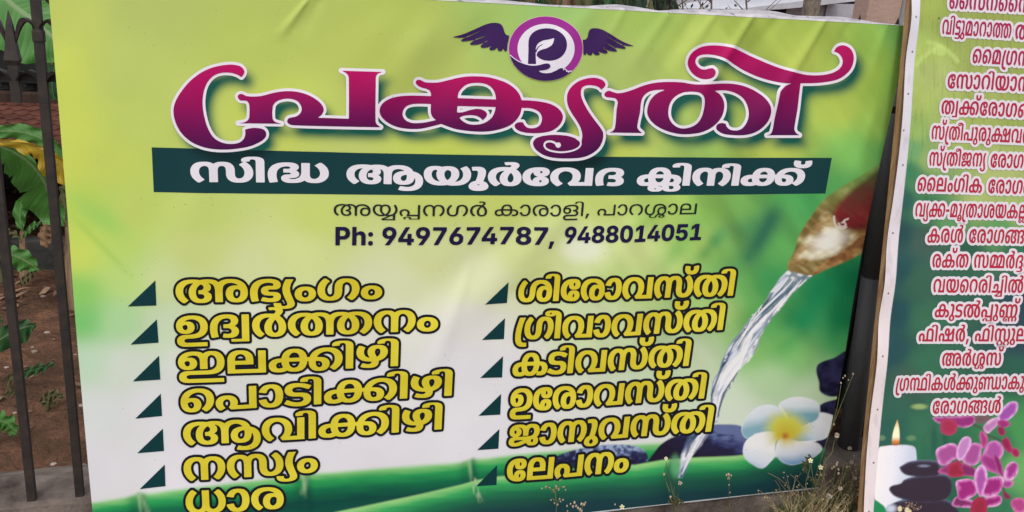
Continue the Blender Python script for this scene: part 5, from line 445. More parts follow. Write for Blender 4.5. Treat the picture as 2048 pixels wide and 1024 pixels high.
'sarrarra':'499|253 286,23 0q,32 -14q,11 -12,9 -9q,11 -24q,5 -31q,0 -21,0 -62,0 -28q,4 -23q,5 -8,3 -6q,14 -7q,9 0,13 0q,19 19q,12 38q,0 31,0 26q,-9 45q,-17 39q,-12 18,47 30,14 -20q,22 -47q,14 -58q,0 -35,0 -63q,-56 -65q,-48 0,-22 0q,-31 9q,-11 9,-10 11q,-13 25q,-5 32q,0 19,0 70,0 21q,-3 22q,-4 8,-5 7q,-14 7q,-10 0,-7 0q,-14 -6q,-4 -5,-6 -8q,-5 -26q,0 -22,0 -172,-58 0,0 166,0 30q,-5 28q,-8 8,-4 4q,-12 3q,-4 0,-14 0q,-21 -20q,-12 -40q,0 -29,0 -24q,9 -43q,17 -40q,12 -19,-46 -30,-15 21q,-23 48q,-13 56q,0 35,0 40q,24 59q,44 33q,31 0,23 0q,35 -16q,16 -22,-9 -1,13 17q,31 22q;185 36,30 0q,41 -27q,21 -46q,0 -29,0 -33q,-21 -50q,-17 -19,-38 22,11 16q,15 37q,0 24,0 22q,-11 29q,-19 14q,-13 0,-20 0q,-23 -31q,0 -33,0 -24q,15 -38q,11 -16,-38 -22,-17 18q,-21 50q,0 33,0 30q,23 46q,41 27q;383 34,30 0q,41 -27q,21 -45q,0 -28,0 -33q,-21 -50q,-17 -19,-38 22,11 16q,15 37q,0 24,0 33q,-24 32q,-19 0,-20 0q,-23 -31q,0 -33,0 -24q,15 -38q,11 -16,-38 -22,-17 18q,-20 50q,0 33,0 29q,22 45q,41 27q',
'a':'624|157 286,20 0q,50 -9q,20 -12,4 -1q,6 -6q,3 -2,9 -6q,20 -19q,14 -26q,0 -20,0 -14q,-9 -22q,-18 -17q,-14 -6,-3 6,22 -7q,27 -33q,0 -24,0 -21q,-17 -33q,-37 -20q,-31 0,-36 0q,-43 31q,-19 55q,0 38,0 28q,14 52q,30 44q,23 15,3 2q,2 4q,3 2,16 9q,41 12q,22 0,27 0q,38 -12q,28 -23q,11 -16,18 -111,0 -124,-58 0,0 149,0 34q,-8 33q,-12 12,-9 7q,-22 7q,-15 0,-11 0q,-22 -5q,-8 -3,-14 -6q,-22 -23q,-13 -31q,-6 -37q,0 -20,0 -44q,19 -34q,20 0,15 0q,16 16q,0 15,0 16q,-20 19q,-20 0,-3 0,0 46,3 0,17 0q,19 19q,0 15,0 17q,-21 27q,-25 7,-7 4q,-20 2q,-10 0,-29 0q,-39 -25q,-19 -44q,0 -29,0 -26q,10 -41q,17 -35q,12 -17,-43 -30,-16 18q,-25 43q,-15 55q,0 35,0 25q,14 50q,32 41q,54 24q;517 -6,-30 0q,-36 28q,-16 49q,0 31,0 49q,37 52q,37 0,19 0q,29 -21q,21 -36q,7 -24,-22 -5,-3 10q,-10 19q,-16 13q,-11 0,-17 0q,-14 -30q,0 -29,0 -20q,5 -27q,13 -14q,10 0,9 0q,14 15q,7 35q,0 29,0 6q,-1 22q,-1 10,-1 2q,1 6q,-1 1,-2 20q,-20 33q,-34 21q,-25 0,-13 0q,-20 -4q,-9 -8,-7 -5q,-10 -17q,-6 -31q,0 -28,0 -39,-38 126,12 17q,28 24q,38 12q,26 0,35 0q,52 -25q,35 -45q,18 -61q,0 -36,0 -46q,-22 -55q,-40 -24q',
'shasha':'433|274 286,33 0q,52 -23q,37 -44q,19 -62q,0 -38,0 -47q,-20 -52q,-39 -21q,-29 0,-29 0q,-37 25q,-18 47q,0 31,0 49q,38 52q,36 0,20 0q,28 -21q,21 -36q,6 -24,-22 -5,-2 10q,-11 19q,-16 13q,-10 0,-17 0q,-14 -30q,0 -29,0 -20q,5 -27q,13 -14q,10 0,9 0q,14 15q,7 35q,0 29,0 7q,-1 20q,-1 9,0 2q,0 8q,-1 2,-3 19q,-19 33q,-33 21q,-25 0,-14 0q,-19 -6q,-9 -7,-13 -13q,-8 -42q,0 -39,0 -26,0 -26q,-9 -44q,-14 -16,-12 -12q,-32 -14q,-24 0,-33 0q,-47 32q,-24 59q,0 42,0 35q,14 58q,23 47q,14 20,46 -30,-11 -18q,-17 -39q,-10 -44q,0 -27,0 -31q,12 -39q,20 -18q,11 0,9 0q,13 7q,4 7,5 8q,3 24q,0 22,0 40,0 41q,18 53q,20 17,14 13q,39 13q;332 -168,-22 0q,-26 19q,-11 33q,0 20,0 33q,27 37q,25 0,14 0q,22 -16q,17 -26q,4 -15,-18 -8,-5 13q,-15 17q,-9 0,-9 0q,-11 -18q,0 -19,0 -18q,9 -15q,8 0,8 0q,9 20q,0 30,0 7q,-1 15q,-1 7,-1 9,-1 12q,-13 19q,-21 12q,-12 0,-8 0q,-13 -4q,-5 -4,-10 -8q,-9 -32q,0 -20,0 -6,1 -26q,-9 -35q,-10 -13,-8 -10q,-27 -10q,-19 0,-27 0q,-36 23q,-17 44q,0 29,0 35q,19 51q,16 22,37 -25,-11 -18q,-11 -41q,0 -26,0 -30q,16 -24q,13 0,5 0q,8 4q,3 4,6 6q,3 24q,-1 16,0 7,0 30q,15 43q,16 11,11 9q,27 9q,18 0,25 0q,39 -15q,25 -28q,13 -44q,0 -29,0 -29q,-15 -39q,-27 -19q',
'natha':'643|513 286,27 0q,35 -13q,12 -12,18 -17q,13 -49q,0 -38,0 -157,-211 0,0 154,0 27q,6 39q,12 28q,12 12,11 12q,37 14q;513 240,-12 0q,-16 -8q,-6 -5,-7 -10q,-7 -31q,0 -30,0 -110,94 0,0 107,0 33q,-6 31q,-7 10,-6 5q,-17 8q;121 286,17 0q,23 -9q,19 -16q,10 -12,-7 1,15 19q,34 17q,24 0,32 0q,44 -33q,24 -59q,0 -40,0 -30q,-10 -47q,-23 -42q,-18 -23,7 -12,-23 0,-27 29,14 21q,15 38q,6 39q,0 23,0 30q,-13 39q,-21 20q,-14 0,-6 0q,-10 -4q,-4 -2,-7 -7q,-6 -28q,0 -24,0 -174,-58 0,0 174,0 28q,-6 24q,-7 7,-3 3q,-10 3q,-7 0,-12 0q,-22 -18q,-15 -40q,0 -31,0 -25q,9 -44q,17 -40q,12 -17,-46 -30,-15 21q,-23 48q,-13 56q,0 33,0 39q,24 61q,46 34q;320 46,111 0,0 -46,-132 0',
'nnadda':'815|153 286,33 0q,43 -24q,18 -25,-17 6,13 23q,38 20q,24 0,20 0q,26 -11q,18 -18q,7 -12,6 -31,16 -75,0 -139,-58 0,0 168,0 26q,-3 25q,-7 8,-4 6q,-12 6q,-11 0,-9 0q,-13 -6q,-4 -6,-7 -9q,-4 -24q,0 -27,0 -167,-58 0,0 151,0 33q,-8 32q,-8 8,-6 7q,-17 8q,-16 0,-23 0q,-37 -25q,-22 -53q,0 -39,0 -8,0 -30q,8 -32q,14 -13q,8 0,7 0q,10 9q,5 19q,0 15,0 24q,-12 20q,-14 0,-12 0q,-23 -16q,-12 -17,-9 41,10 13q,39 23q,22 0,22 0q,30 -20q,15 -37q,0 -27,0 -31q,-18 -40q,-34 -21q,-24 0,-23 0q,-38 24q,-24 56q,0 47,0 56q,35 73q,61 36q;437 286,22 0q,35 -14q,11 -12,8 -9q,10 -26q,5 -30q,0 -20,0 -38,-58 -3,0 40,0 20q,-3 23q,-5 8,-4 7q,-14 7q,-10 0,-7 0q,-15 -6q,-3 -5,-6 -8q,-5 -26q,0 -22,0 -166,-53 0,2 139,24 73,-6 29,13 17q,31 22q;563 -6,-24 0q,-34 14q,-11 12,-8 10q,-11 25q,-5 31q,0 19,0 56,58 -6,0 -49,0 -20q,4 -22q,4 -9,4 -7q,15 -7q,9 0,8 0q,14 6q,3 5,7 8q,4 26q,0 22,0 172,58 0,0 -166,0 -29q,5 -29q,8 -8,5 -4q,12 -3q,4 0,13 0q,21 20q,12 40q,0 29,0 24q,-9 44q,-17 40q,-12 18,47 29,15 -20q,23 -48q,12 -56q,0 -35,0 -39q,-23 -60q,-44 -33q,-32 0,-22 0q,-36 17q,-16 21,9 1,-12 -17q,-30 -22q',
}
GLYPHS['digit'] = {
'P':'324|32 0,0 364,143 0,42 0q,58 -32q,31 -55q,0 -37,0 -36q,-31 -55q,-60 -31q,-42 0,-91 0,0 61,79 0,22 0q,29 16q,15 27q,0 18,0 19q,-15 27q,-29 15q,-22 0,-52 0,0 -301',
'h':'313|106 158,0 -158,-75 0,0 364,74 0,0 -159,-6 0,11 33q,43 38q,35 0,28 0q,43 -24q,23 -47q,0 -31,0 -174,-76 0,0 160,0 25q,-25 28q,-23 0,-15 0q,-24 -13q,-13 -25q',
':':'134|68 -5,-19 0q,-25 25q,0 18,0 18q,25 25q,19 0,18 0q,25 -25q,0 -18,0 -18q,-25 -25q;68 175,-19 0q,-25 25q,0 18,0 18q,25 24q,19 0,18 0q,25 -24q,0 -18,0 -18q,-25 -25q',
'9':'323|160 369,37 0q,60 -29q,36 -55q,0 -39,0 -29q,-22 -57q,-24 -35,-84 -125,-78 0,114 167,21 0,-5 -9q,-22 -16q,-31 -10q,-20 0,-33 0q,-51 27q,-28 50q,0 35,0 38q,33 56q,60 31q;161 308,-17 0q,-27 -16q,-15 -28q,0 -18,0 -18q,15 -28q,27 -16q,17 0,17 0q,27 16q,15 28q,0 18,0 18q,-15 28q,-27 16q',
'4':'323|15 64,0 60,136 240,74 0,-133 -235,0 -3,216 0,0 -62;189 0,0 82,3 27,0 118,70 0,0 -227',
'7':'323|59 0,150 298,0 3,-175 0,0 63,255 0,0 -64,-151 -300',
'6':'323|163 -5,-37 0q,-60 29q,-36 55q,0 39,0 29q,22 57q,24 35,84 125,78 0,-114 -167,-22 0,6 9q,22 16q,31 10q,20 0,33 0q,51 -27q,28 -50q,0 -35,0 -38q,-33 -56q,-59 -31q;162 55,18 0q,26 16q,15 29q,0 18,0 18q,-15 28q,-26 16q,-18 0,-17 0q,-27 -16q,-15 -28q,0 -18,0 -18q,15 -29q,27 -16q',
'8':'323|161 -5,-41 0q,-63 27q,-37 46q,0 30,0 22q,21 39q,36 25q,22 4,0 2,-29 6q,-36 45q,0 30,0 28q,33 44q,57 26q,37 0,37 0q,58 -26q,33 -44q,0 -28,0 -30q,-37 -45q,-28 -6,0 -2,22 -4q,35 -25q,22 -39q,0 -22,0 -30q,-37 -46q,-64 -27q;161 52,19 0q,27 13q,15 24q,0 15,0 16q,-16 24q,-27 14q,-18 0,-17 0q,-28 -14q,-16 -24q,0 -16,0 -15q,16 -24q,27 -13q;161 214,16 0q,23 12q,14 22q,0 15,0 14q,-13 21q,-24 12q,-16 0,-15 0q,-24 -12q,-13 -21q,0 -14,0 -15q,13 -22q,24 -12q',
'1':'323|42 0,0 62,248 0,0 -62;215 364,0 -364,-77 0,0 296,-2 0,-84 -58,0 70,81 56',
'3':'323|158 -5,-40 0q,-62 27q,-35 49q,-1 32,77 0,1 -14q,17 -20q,27 -10q,16 0,18 0q,27 12q,15 24q,0 17,0 15q,-16 26q,-30 15q,-22 0,-41 0,0 51,82 79,0 3,-153 0,0 63,245 0,0 -56,-121 -115,0 17,41 5q,61 -25q,34 -50q,0 -33,0 -34q,-37 -50q,-63 -28q',
'0':'323|162 -5,-47 0q,-62 44q,-31 84q,0 59,0 59q,31 83q,62 45q,47 0,46 0q,62 -45q,32 -83q,0 -59,0 -59q,-32 -84q,-62 -44q;162 59,21 0q,28 27q,14 54q,0 42,0 41q,-14 55q,-28 27q,-21 0,-22 0q,-28 -27q,-14 -55q,0 -41,0 -42q,14 -54q,28 -27q',
'5':'323|158 -5,-37 0q,-59 28q,-35 49q,-1 31,75 0,1 -14q,16 -21q,25 -12q,15 0,18 0q,28 16q,16 29q,0 18,0 19q,-16 30q,-28 16q,-19 0,-16 0q,-30 -13q,-8 -11,-69 12,17 192,223 0,0 -63,-159 0,-9 -91,2 0,9 13q,39 18q,24 0,25 0q,41 -18q,31 -32q,17 -44q,0 -26,0 -36q,-34 -57q,-61 -33q',
',':'134|13 -97,21 152,75 0,-45 -152',
'2':'323|34 0,0 55,129 120,17 16q,22 25q,12 25q,0 15,0 16q,-15 23q,-24 12q,-17 0,-16 0q,-25 -13q,-14 -25q,0 -17,-73 0,0 35q,33 53q,58 29q,38 0,39 0q,58 -28q,32 -48q,0 -32,0 -21q,-16 -39q,-41 -49q,-37 -35,-54 -51,0 -3,153 0,0 -63',
' ':'134|',
}

_gc = {}
def glyph(font, key):
    if (font, key) in _gc: return _gc[(font, key)]
    adv, body = GLYPHS[font][key].split('|'); cs = []
    for c in (body.split(';') if body else []):
        x = y = 0; q = []
        for tok in c.split(','):
            on = not tok.endswith('q'); dx, dy = tok.rstrip('q').split(' ')
            x += int(dx); y += int(dy); q.append((x, y, on))
        r = []
        for i, a in enumerate(q):
            b = q[(i + 1) % len(q)]; r.append(a)
            if not a[2] and not b[2]: r.append(((a[0] + b[0]) / 2, (a[1] + b[1]) / 2, True))
        k = next(i for i, p in enumerate(r) if p[2]); r = r[k:] + r[:k]; r.append(r[0]); P = []; i = 0
        while i < len(r) - 1:
            a, b = r[i], r[i + 1]
            if b[2]: P.append(a[:2]); i += 1
            else:
                e = r[i + 2]
                for t in (0, .25, .5, .75): P.append(((1-t)**2*a[0]+2*t*(1-t)*b[0]+t*t*e[0], (1-t)**2*a[1]+2*t*(1-t)*b[1]+t*t*e[1]))
                i += 2
        cs.append(np.array(P, float))
    _gc[(font, key)] = (int(adv), cs); return _gc[(font, key)]
DESC = dict(papa=.5, nnanna=.5, sarrarra=.5, shasha=.45, caca=.6, ttatta=.6, lala=.55, dada=.6, uvs=.68, uuvs=.72, yapost=.7, vapost=.65, kala=.58, yaya=.75)
def word_outlines(font, keys, line, up, xh=286.0, wide=None):
    """outlines of a word laid along a base line. line = [(x, y, height), ...] from its left to its right end"""
    pen = 0; glyphs = []
    for k in keys:
        f = 1.0
        if ':' in k and len(k) > 1: k, f = k.split(':'); f = float(f)
        adv, cs = glyph(font, k)
        if font != 'digit' and k != 'virama':      # the sign's letters have short ascenders
            q = .55 if k in ('ivs', 'iivs') else .7
            dn = DESC.get(k, 1.0)
            cs = [np.stack([c[:, 0], np.where(c[:, 1] < 0, c[:, 1] * dn, c[:, 1])], -1) for c in cs]
            cs = [np.stack([c[:, 0], np.where(c[:, 1] > xh, xh + (c[:, 1] - xh) * q, c[:, 1])], -1) for c in cs]
        glyphs.append([np.stack([c[:, 0] * f + pen, c[:, 1]], -1) for c in cs]); pen += adv * f
    allp = np.concatenate([c for g in glyphs for c in g]); lo, hi = allp[:, 0].min(), allp[:, 0].max()
    Lx = np.array(line, float); ts = (Lx[:, 0] - Lx[0, 0]) / (Lx[-1, 0] - Lx[0, 0]); o = []
    for g in glyphs:
        gg = []
        for c in g:
            s = (c[:, 0] - lo) / (hi - lo)
            x = Lx[0, 0] + s * (Lx[-1, 0] - Lx[0, 0])
            y = np.interp(s, ts, Lx[:, 1]) + np.where(s > 1, (s - 1), 0) * (Lx[-1, 1] - Lx[-2, 1]) + np.where(s < 0, s, 0) * (Lx[1, 1] - Lx[0, 1])
            h = c[:, 1] / xh * np.interp(s, ts, Lx[:, 2])
            ux = up(x, y)
            gg.append(np.stack([x + ux * h, y - h], -1))
        if gg: o.append(gg)
    return o
def up_banner(x, y): return (x - 633.97) / (6248.34 - y)
def up_board(x, y): return (x - 652.0) / (12280.0 - y)
def word_field(outs, st, m):
    allp = np.concatenate([c for g in outs for c in g])
    x0, y0 = np.floor(allp.min(0) - m); x1, y1 = np.ceil(allp.max(0) + m)
    xs = np.arange(x0, x1 + st, st); ys = np.arange(y0, y1 + st, st)
    F = np.full((len(ys), len(xs)), 99.0)
    for g in outs:
        p = np.concatenate(g); a = p.min(0) - m; b = p.max(0) + m
        i0 = max(0, int((a[0] - x0) / st)); i1 = min(len(xs), int((b[0] - x0) / st) + 2)
        j0 = max(0, int((a[1] - y0) / st)); j1 = min(len(ys), int((b[1] - y0) / st) + 2)
        X, Y = np.meshgrid(xs[i0:i1], ys[j0:j1])
        F[j0:j1, i0:i1] = np.minimum(F[j0:j1, i0:i1], sd_polys(g, X, Y))
    return F, x0, y0

# ------------------------------------------------------------------ the big clinic banner: its surface
KALB = 1.0                       # print brightness relative to its picture value
def pcol(c): return np.clip(lin(c) * KALB, 0.003, 0.82)
FOLDS = [  # soft creases of the vinyl: x0, y0, x1, y1, half width, height in mm
    (1505, 28, 1415, 170, 8, 3.6), (1508, 30, 1400, 200, 16, 2.2), (1648, 36, 1540, 215, 9, 3.8), (1652, 38, 1530, 240, 20, 2.0), (1560, 34, 1470, 150, 15, -2.4), (1700, 44, 1640, 170, 14, -2.2), (1772, 50, 1725, 190, 11, 2.2), (1432, 26, 1350, 140, 11, 2.4), (1395, 24, 1290, 190, 16, -2.2), (1340, 22, 1250, 150, 12, 2.2), (1250, 18, 1190, 120, 10, 1.6),
    (1430, 150, 1330, 300, 26, 2.6), (1560, 190, 1440, 330, 30, 2.4), (612, 4, 560, 72, 7, 2.6), (640, 0, 600, 70, 14, -1.8), (850, 70, 690, 280, 38, 3.2), (960, 60, 800, 260, 34, -2.4),
    (1180, 20, 1060, 190, 24, 2.2), (1120, 440, 860, 690, 30, 3.0), (1010, 470, 760, 680, 34, -2.2), (930, 560, 850, 790, 16, 2.4), (1300, 430, 1130, 640, 30, 2.4),
    (760, 60, 560, 330, 50, 2.2), (420, 330, 330, 560, 40, 1.6), (1690, 560, 1560, 800, 26, 2.2), (1420, 500, 1280, 740, 34, -2.0), (640, 720, 560, 900, 30, 1.8), (1745, 230, 1690, 420, 16, 2.2),
]
def billow(u, v):
    """how far the vinyl stands off its plane (metres)"""
    d = 0.012 * (fbm(u / 420.0 + 3, v / 330.0, 5, 2) - 0.5)
    d = d + 0.0038 * (fbm(u / 120.0, v / 150.0 + 7, 9, 2) - 0.5)
    for x0, y0, x1, y1, wd, a in FOLDS:
        dx, dy = x1 - x0, y1 - y0; l = math.hypot(dx, dy)
        s = ((u - x0) * dx + (v - y0) * dy) / l ** 2
        n = ((u - x0) * dy - (v - y0) * dx) / l
        wdl = wd * (0.7 + 0.9 * np.clip(s, 0, 1.2))
        d = d + a * 0.0016 * np.exp(-(n / wdl) ** 2) * smooth01(-0.25, 0.12, s) * (1 - smooth01(0.55, 1.25, s))
    return d
def on_banner(u, v, off=0.0):
    p = at(u, v, 0.0)
    p[..., 1] -= billow(u, v) + off
    return p

# the headline, drawn as outlines (three tracing frames)
def tr(P, ox, oy, k):
    return spline([(ox + p[0] / k, oy + p[1] / k) + ((1,) if len(p) > 2 else ()) for p in P], 6)
T1 = (320, 60, 4.096); T2 = (740, 80, 4.096); T3 = (1200, 60, 3.793)
HEAD = []     # (outline, [holes])
HEAD.append((tr([(690,335),(665,302),(620,287),(560,284),(480,295),(400,318),(320,360),(240,425),(170,510),(125,590),(110,660),(122,740),(165,830),(240,905),(330,950),(430,973),(540,978),(640,970),(740,950),(820,915),(862,880),(870,845),(850,815),(800,802),(750,802),(697,815,1),(699,850),(685,893),(645,923),(570,932),(500,918),(440,880),(395,810),(365,720),(350,630),(350,560),(365,480),(395,420),(440,375),(500,352),(570,350),(630,365),(667,387,1),(686,362)], *T1), []))
HEAD.append((tr([(636,545),(645,530),(662,523),(682,528),(705,540),(760,545),(830,540),(900,522),(970,507),(1050,500),(1130,507),(1210,530),(1275,565),(1320,605),(1340,645),(1328,685),(1292,716,1),(1545,724,1),(1545,400),(1538,368),(1518,348),(1485,332,1),(1822,342,1),(1785,354),(1768,376),(1765,410),(1763,740),(1775,770),(1805,794,1),(1100,779),(1060,770),(1042,750),(1050,725),(1075,715),(1110,708),(1145,685),(1160,650),(1152,615),(1125,582),(1080,565),(1030,562),(975,575),(940,598),(924,630),(922,720),(938,748),(995,767,1),(640,763,1),(690,755),(722,735),(732,700),(730,610),(715,585),(690,578),(655,575)], *T1), []))
HEAD.append((tr([(374,350),(382,330),(402,325),(425,332),(450,345),(500,350),(560,348),(640,330),(720,310),(800,298),(880,297),(960,303),(1040,322),(1120,352),(1185,398),(1222,445),(1240,492,1),(1300,494),(1400,505),(1480,525),(1545,565),(1575,615),(1572,655),(1545,700),(1490,740),(1420,757),(1340,762),(1260,755),(1205,735),(1182,705),(1190,685),(1215,673),(1250,672,1),(1262,695),(1285,715),(1320,722),(1360,715),(1390,695),(1405,660),(1405,625),(1385,590),(1345,567),(1300,557),(1240,555,1),(1228,605),(1195,655),(1140,700),(1060,730),(960,748),(860,748),(760,738),(680,722),(582,686,1),(500,708),(420,725),(340,728),(250,718),(170,690),(105,642),(77,592),(82,545),(110,508),(170,475),(240,460),(330,455),(500,460,1),(500,440),(488,413),(462,400),(430,392),(395,375)], *T2),
    [tr([(717,475,1),(724,435),(747,400),(790,365),(860,350),(940,358),(990,385),(1020,430),(1032,486,1)], *T2),
     tr([(500,525,1),(400,522),(340,527),(295,545),(270,580),(268,620),(290,655),(340,678),(400,680),(460,673),(540,655,1),(512,630),(498,590)], *T2),
     tr([(715,540,1),(1028,548,1),(1015,600),(985,645),(930,680),(870,692),(810,688),(760,665),(725,630,1),(712,590)], *T2)]))
HEAD.append((tr([(690,602),(760,590),(820,572),(880,563),(930,575),(956,602),(948,630),(922,657,1),(900,635),(860,618),(800,615),(750,625),(690,655)], *T2), []))
HEAD.append((tr([(1925,370),(1915,340),(1880,318),(1830,308),(1770,315),(1710,335),(1655,375),(1620,425),(1610,480),(1620,540),(1650,600),(1690,660),(1722,720),(1735,780),(1728,828,1),(1690,808),(1640,790),(1590,780),(1510,775),(1440,780),(1375,795),(1340,820),(1333,855),(1360,900),(1420,940),(1500,962),(1620,968),(1730,960),(1810,930),(1870,880),(1900,820),(1905,760),(1885,720),(1840,660),(1790,590),(1750,520),(1730,470),(1725,420),(1740,385),(1780,370),(1830,372),(1870,385),(1893,407,1)], *T2), []))
HEAD.append((tr([(30,492),(40,470),(65,460),(90,468),(130,478),(180,472),(250,450),(330,420),(420,400),(520,393),(620,397),(720,412),(830,408),(930,405),(1020,410),(1100,428),(1180,465),(1245,515),(1280,575),(1285,630),(1265,690),(1215,745),(1150,780),(1080,795),(1000,795),(930,785),(885,757),(880,730),(895,712),(922,705),(950,710,1),(960,735),(985,755),(1030,760),(1070,745),(1105,700),(1122,650),(1120,590),(1095,530),(1050,490),(990,465),(930,457),(862,460,1),(905,485),(935,530),(943,580),(930,640),(900,690),(850,735),(780,770),(700,785),(610,787),(520,770),(440,735),(385,690),(357,640),(357,590),(380,530),(430,480),(495,452,1),(420,455),(365,470),(325,505),(308,550),(300,620),(283,700),(282,745),(315,780,1),(65,776,1),(95,762),(110,735),(122,600),(130,545),(115,520),(80,512),(45,507)], *T3),
    [tr([(720,468),(755,478),(780,505),(787,550),(780,610),(760,670),(720,715),(660,740),(600,742),(550,715),(520,670),(513,620),(525,560),(560,510),(620,475),(670,467)], *T3)]))
HEAD.append((tr([(1260,797,1),(1290,785),(1305,750),(1315,680),(1335,560),(1350,475),(1367,445),(1400,415),(1445,402,1),(1380,400),(1300,385),(1200,355),(1100,310),(1020,262),(960,225),(890,195),(820,185),(770,188),(735,205),(722,235),(730,265),(755,290),(790,300),(820,292),(848,287,1),(862,305),(862,330),(845,355),(810,370),(770,370),(725,350),(685,310),(663,260),(668,210),(700,165),(755,132),(820,118),(900,118),(980,130),(1060,158),(1150,200),(1250,245),(1350,285),(1450,315),(1550,338),(1650,343),(1740,330),(1800,300),(1830,260),(1832,220),(1815,185),(1790,168),(1773,163,1),(1790,135),(1820,118),(1855,118),(1890,140),(1912,180),(1915,230),(1895,290),(1850,340),(1790,375),(1700,395),(1620,402),(1515,403,1),(1508,470),(1495,600),(1475,720),(1472,755),(1485,780),(1510,797,1)], *T3), []))
HST = 1.0; HX0, HY0 = 330.0, 70.0
_hx = np.arange(HX0, 1722, HST); _hy = np.arange(HY0, 340, HST)
HF = np.full((len(_hy), len(_hx)), 99.0)
for o_, holes in HEAD:
    a = o_.min(0) - 26; b = o_.max(0) + 26
    i0, i1 = max(0, int((a[0]-HX0)/HST)), min(len(_hx), int((b[0]-HX0)/HST)+2); j0, j1 = max(0, int((a[1]-HY0)/HST)), min(len(_hy), int((b[1]-HY0)/HST)+2)
    X, Y = np.meshgrid(_hx[i0:i1], _hy[j0:j1]); f = sd_polys([o_], X, Y)
    for h in holes: f = np.maximum(f, -sd_polys([h], X, Y))
    HF[j0:j1, i0:i1] = np.minimum(HF[j0:j1, i0:i1], f)
# the white spiral inside the curl of the vowel sign
_sp = spline([(T2[0]+x/T2[2], T2[1]+y/T2[2]) for x, y in [(1690,806),(1722,835),(1712,872),(1660,902),(1570,917),(1490,908),(1440,888),(1425,858),(1440,834),(1480,829),(1512,842),(1532,862)]], 6, False)
X, Y = np.meshgrid(_hx, _hy)
_mk = (X > 1060) & (X < 1180) & (Y > 260) & (Y < 320)
_s = np.full(X.shape, 99.0); _s[_mk] = sd_stroke(_sp, X[_mk], Y[_mk], np.linspace(1.6, 2.2, len(_sp)))
_s[_mk] = np.minimum(_s[_mk], np.hypot(X[_mk] - 1115.5, Y[_mk] - 289.5) - 5.5)
HFILL = np.maximum(HF, -_s)
def blur(a, r, n=3):
    for _ in range(n):
        for ax in (0, 1):
            c = np.cumsum(np.concatenate([np.repeat(np.take(a, [0], ax), r + 1, ax), a, np.repeat(np.take(a, [-1], ax), r, ax)], ax), ax)
            k = 2 * r + 1
            a = (np.take(c, np.arange(k, c.shape[ax]), ax) - np.take(c, np.arange(0, c.shape[ax] - k), ax)) / k
    return a
_pad = 40
HS = blur(np.pad((HF < 5).astype(float), _pad), 8)
def head_shadow(u, v):
    x = (u - 14 - HX0) / HST + _pad; y = (v - 19 - HY0) / HST + _pad
    i = np.clip(x, 0, HS.shape[1] - 2).astype(int); j = np.clip(y, 0, HS.shape[0] - 2).astype(int)
    fx = np.clip(x - i, 0, 1); fy = np.clip(y - j, 0, 1)
    s = (HS[j, i] * (1 - fx) + HS[j, i + 1] * fx) * (1 - fy) + (HS[j + 1, i] * (1 - fx) + HS[j + 1, i + 1] * fx) * fy
    return np.clip(s * 1.12, 0, 1)

# ------------------------------------------------------------------ the print under the lettering
BG = [(110,20,186,199,100),(300,20,175,191,104),(600,20,172,188,96),(800,30,171,187,92),(1000,30,160,190,102),(1090,16,150,190,108),(1300,40,158,188,92),(1500,60,163,184,82),(1650,70,160,184,80),(1740,80,142,178,76),(1795,70,108,168,88),
(115,150,194,207,94),(250,150,179,195,104),(500,110,177,193,96),(750,110,173,187,92),(850,100,171,186,96),(1250,120,166,187,102),(1400,95,170,189,94),(1600,110,172,189,86),(1740,150,160,188,80),(1790,160,128,182,84),
(135,250,194,207,94),(280,250,183,201,102),(320,180,180,197,104),(540,230,188,202,92),(880,290,186,201,90),(1680,220,175,195,86),(1750,260,148,188,86),(1200,300,184,198,88),(1550,300,178,195,86),
(145,330,194,207,94),(220,330,188,203,96),(1720,300,120,182,92),(1760,300,96,172,92),(1690,390,88,165,92),
(155,410,180,206,92),(200,440,160,202,96),(165,470,190,207,92),(260,420,186,203,104),(400,430,188,204,112),(640,430,190,204,112),(860,400,188,200,108),(1000,400,186,199,104),(1200,400,188,204,112),(1330,410,166,194,98),(1420,420,128,176,84),(1480,410,112,166,84),(1560,400,88,165,88),(1620,400,66,152,84),
(160,510,192,206,92),(230,500,178,205,104),(400,500,194,206,126),(600,510,200,210,140),(860,520,202,210,150),(1060,510,196,206,140),(1180,500,204,214,160),(1260,500,196,210,140),(1400,480,158,192,100),(1450,500,120,168,86),(1505,460,64,128,82),(1490,520,70,136,84),(1550,500,92,165,84),
(158,585,130,190,92),(250,560,176,206,118),(320,560,196,210,150),(500,540,200,210,152),(800,570,208,214,172),(960,560,208,214,172),(1250,560,182,206,126),(1480,560,104,170,88),(1540,560,52,150,86),(1640,580,18,122,76),(1700,560,10,110,70),
(166,640,112,188,104),(240,640,166,206,150),(330,650,196,212,180),(500,650,210,214,196),(760,650,214,214,206),(940,650,214,212,206),(1200,640,200,214,170),(1440,620,166,198,118),(1520,630,80,160,80),(1600,640,24,128,78),(1690,640,14,116,72),
(176,730,186,212,184),(250,730,206,214,202),(400,740,214,214,216),(700,740,216,214,219),(930,720,216,214,218),(1000,760,216,214,218),(1400,720,196,211,176),(1500,710,134,188,108),(1570,690,84,162,82),(1600,720,128,185,108),(1680,690,60,150,84),
(184,820,208,214,212),(300,820,214,213,217),(600,840,216,214,220),(950,820,219,217,222),(1450,790,200,215,190),(1540,760,176,206,160),(1620,790,192,212,180),(1660,760,170,204,160),
(190,930,214,212,217),(400,930,216,213,220),(760,900,217,214,221),(960,890,218,216,222),(1250,870,214,215,214),(1480,830,206,216,200)]
BGx = np.array([b[:2] for b in BG], float); BGc = pcol(np.array([b[2:] for b in BG], float))
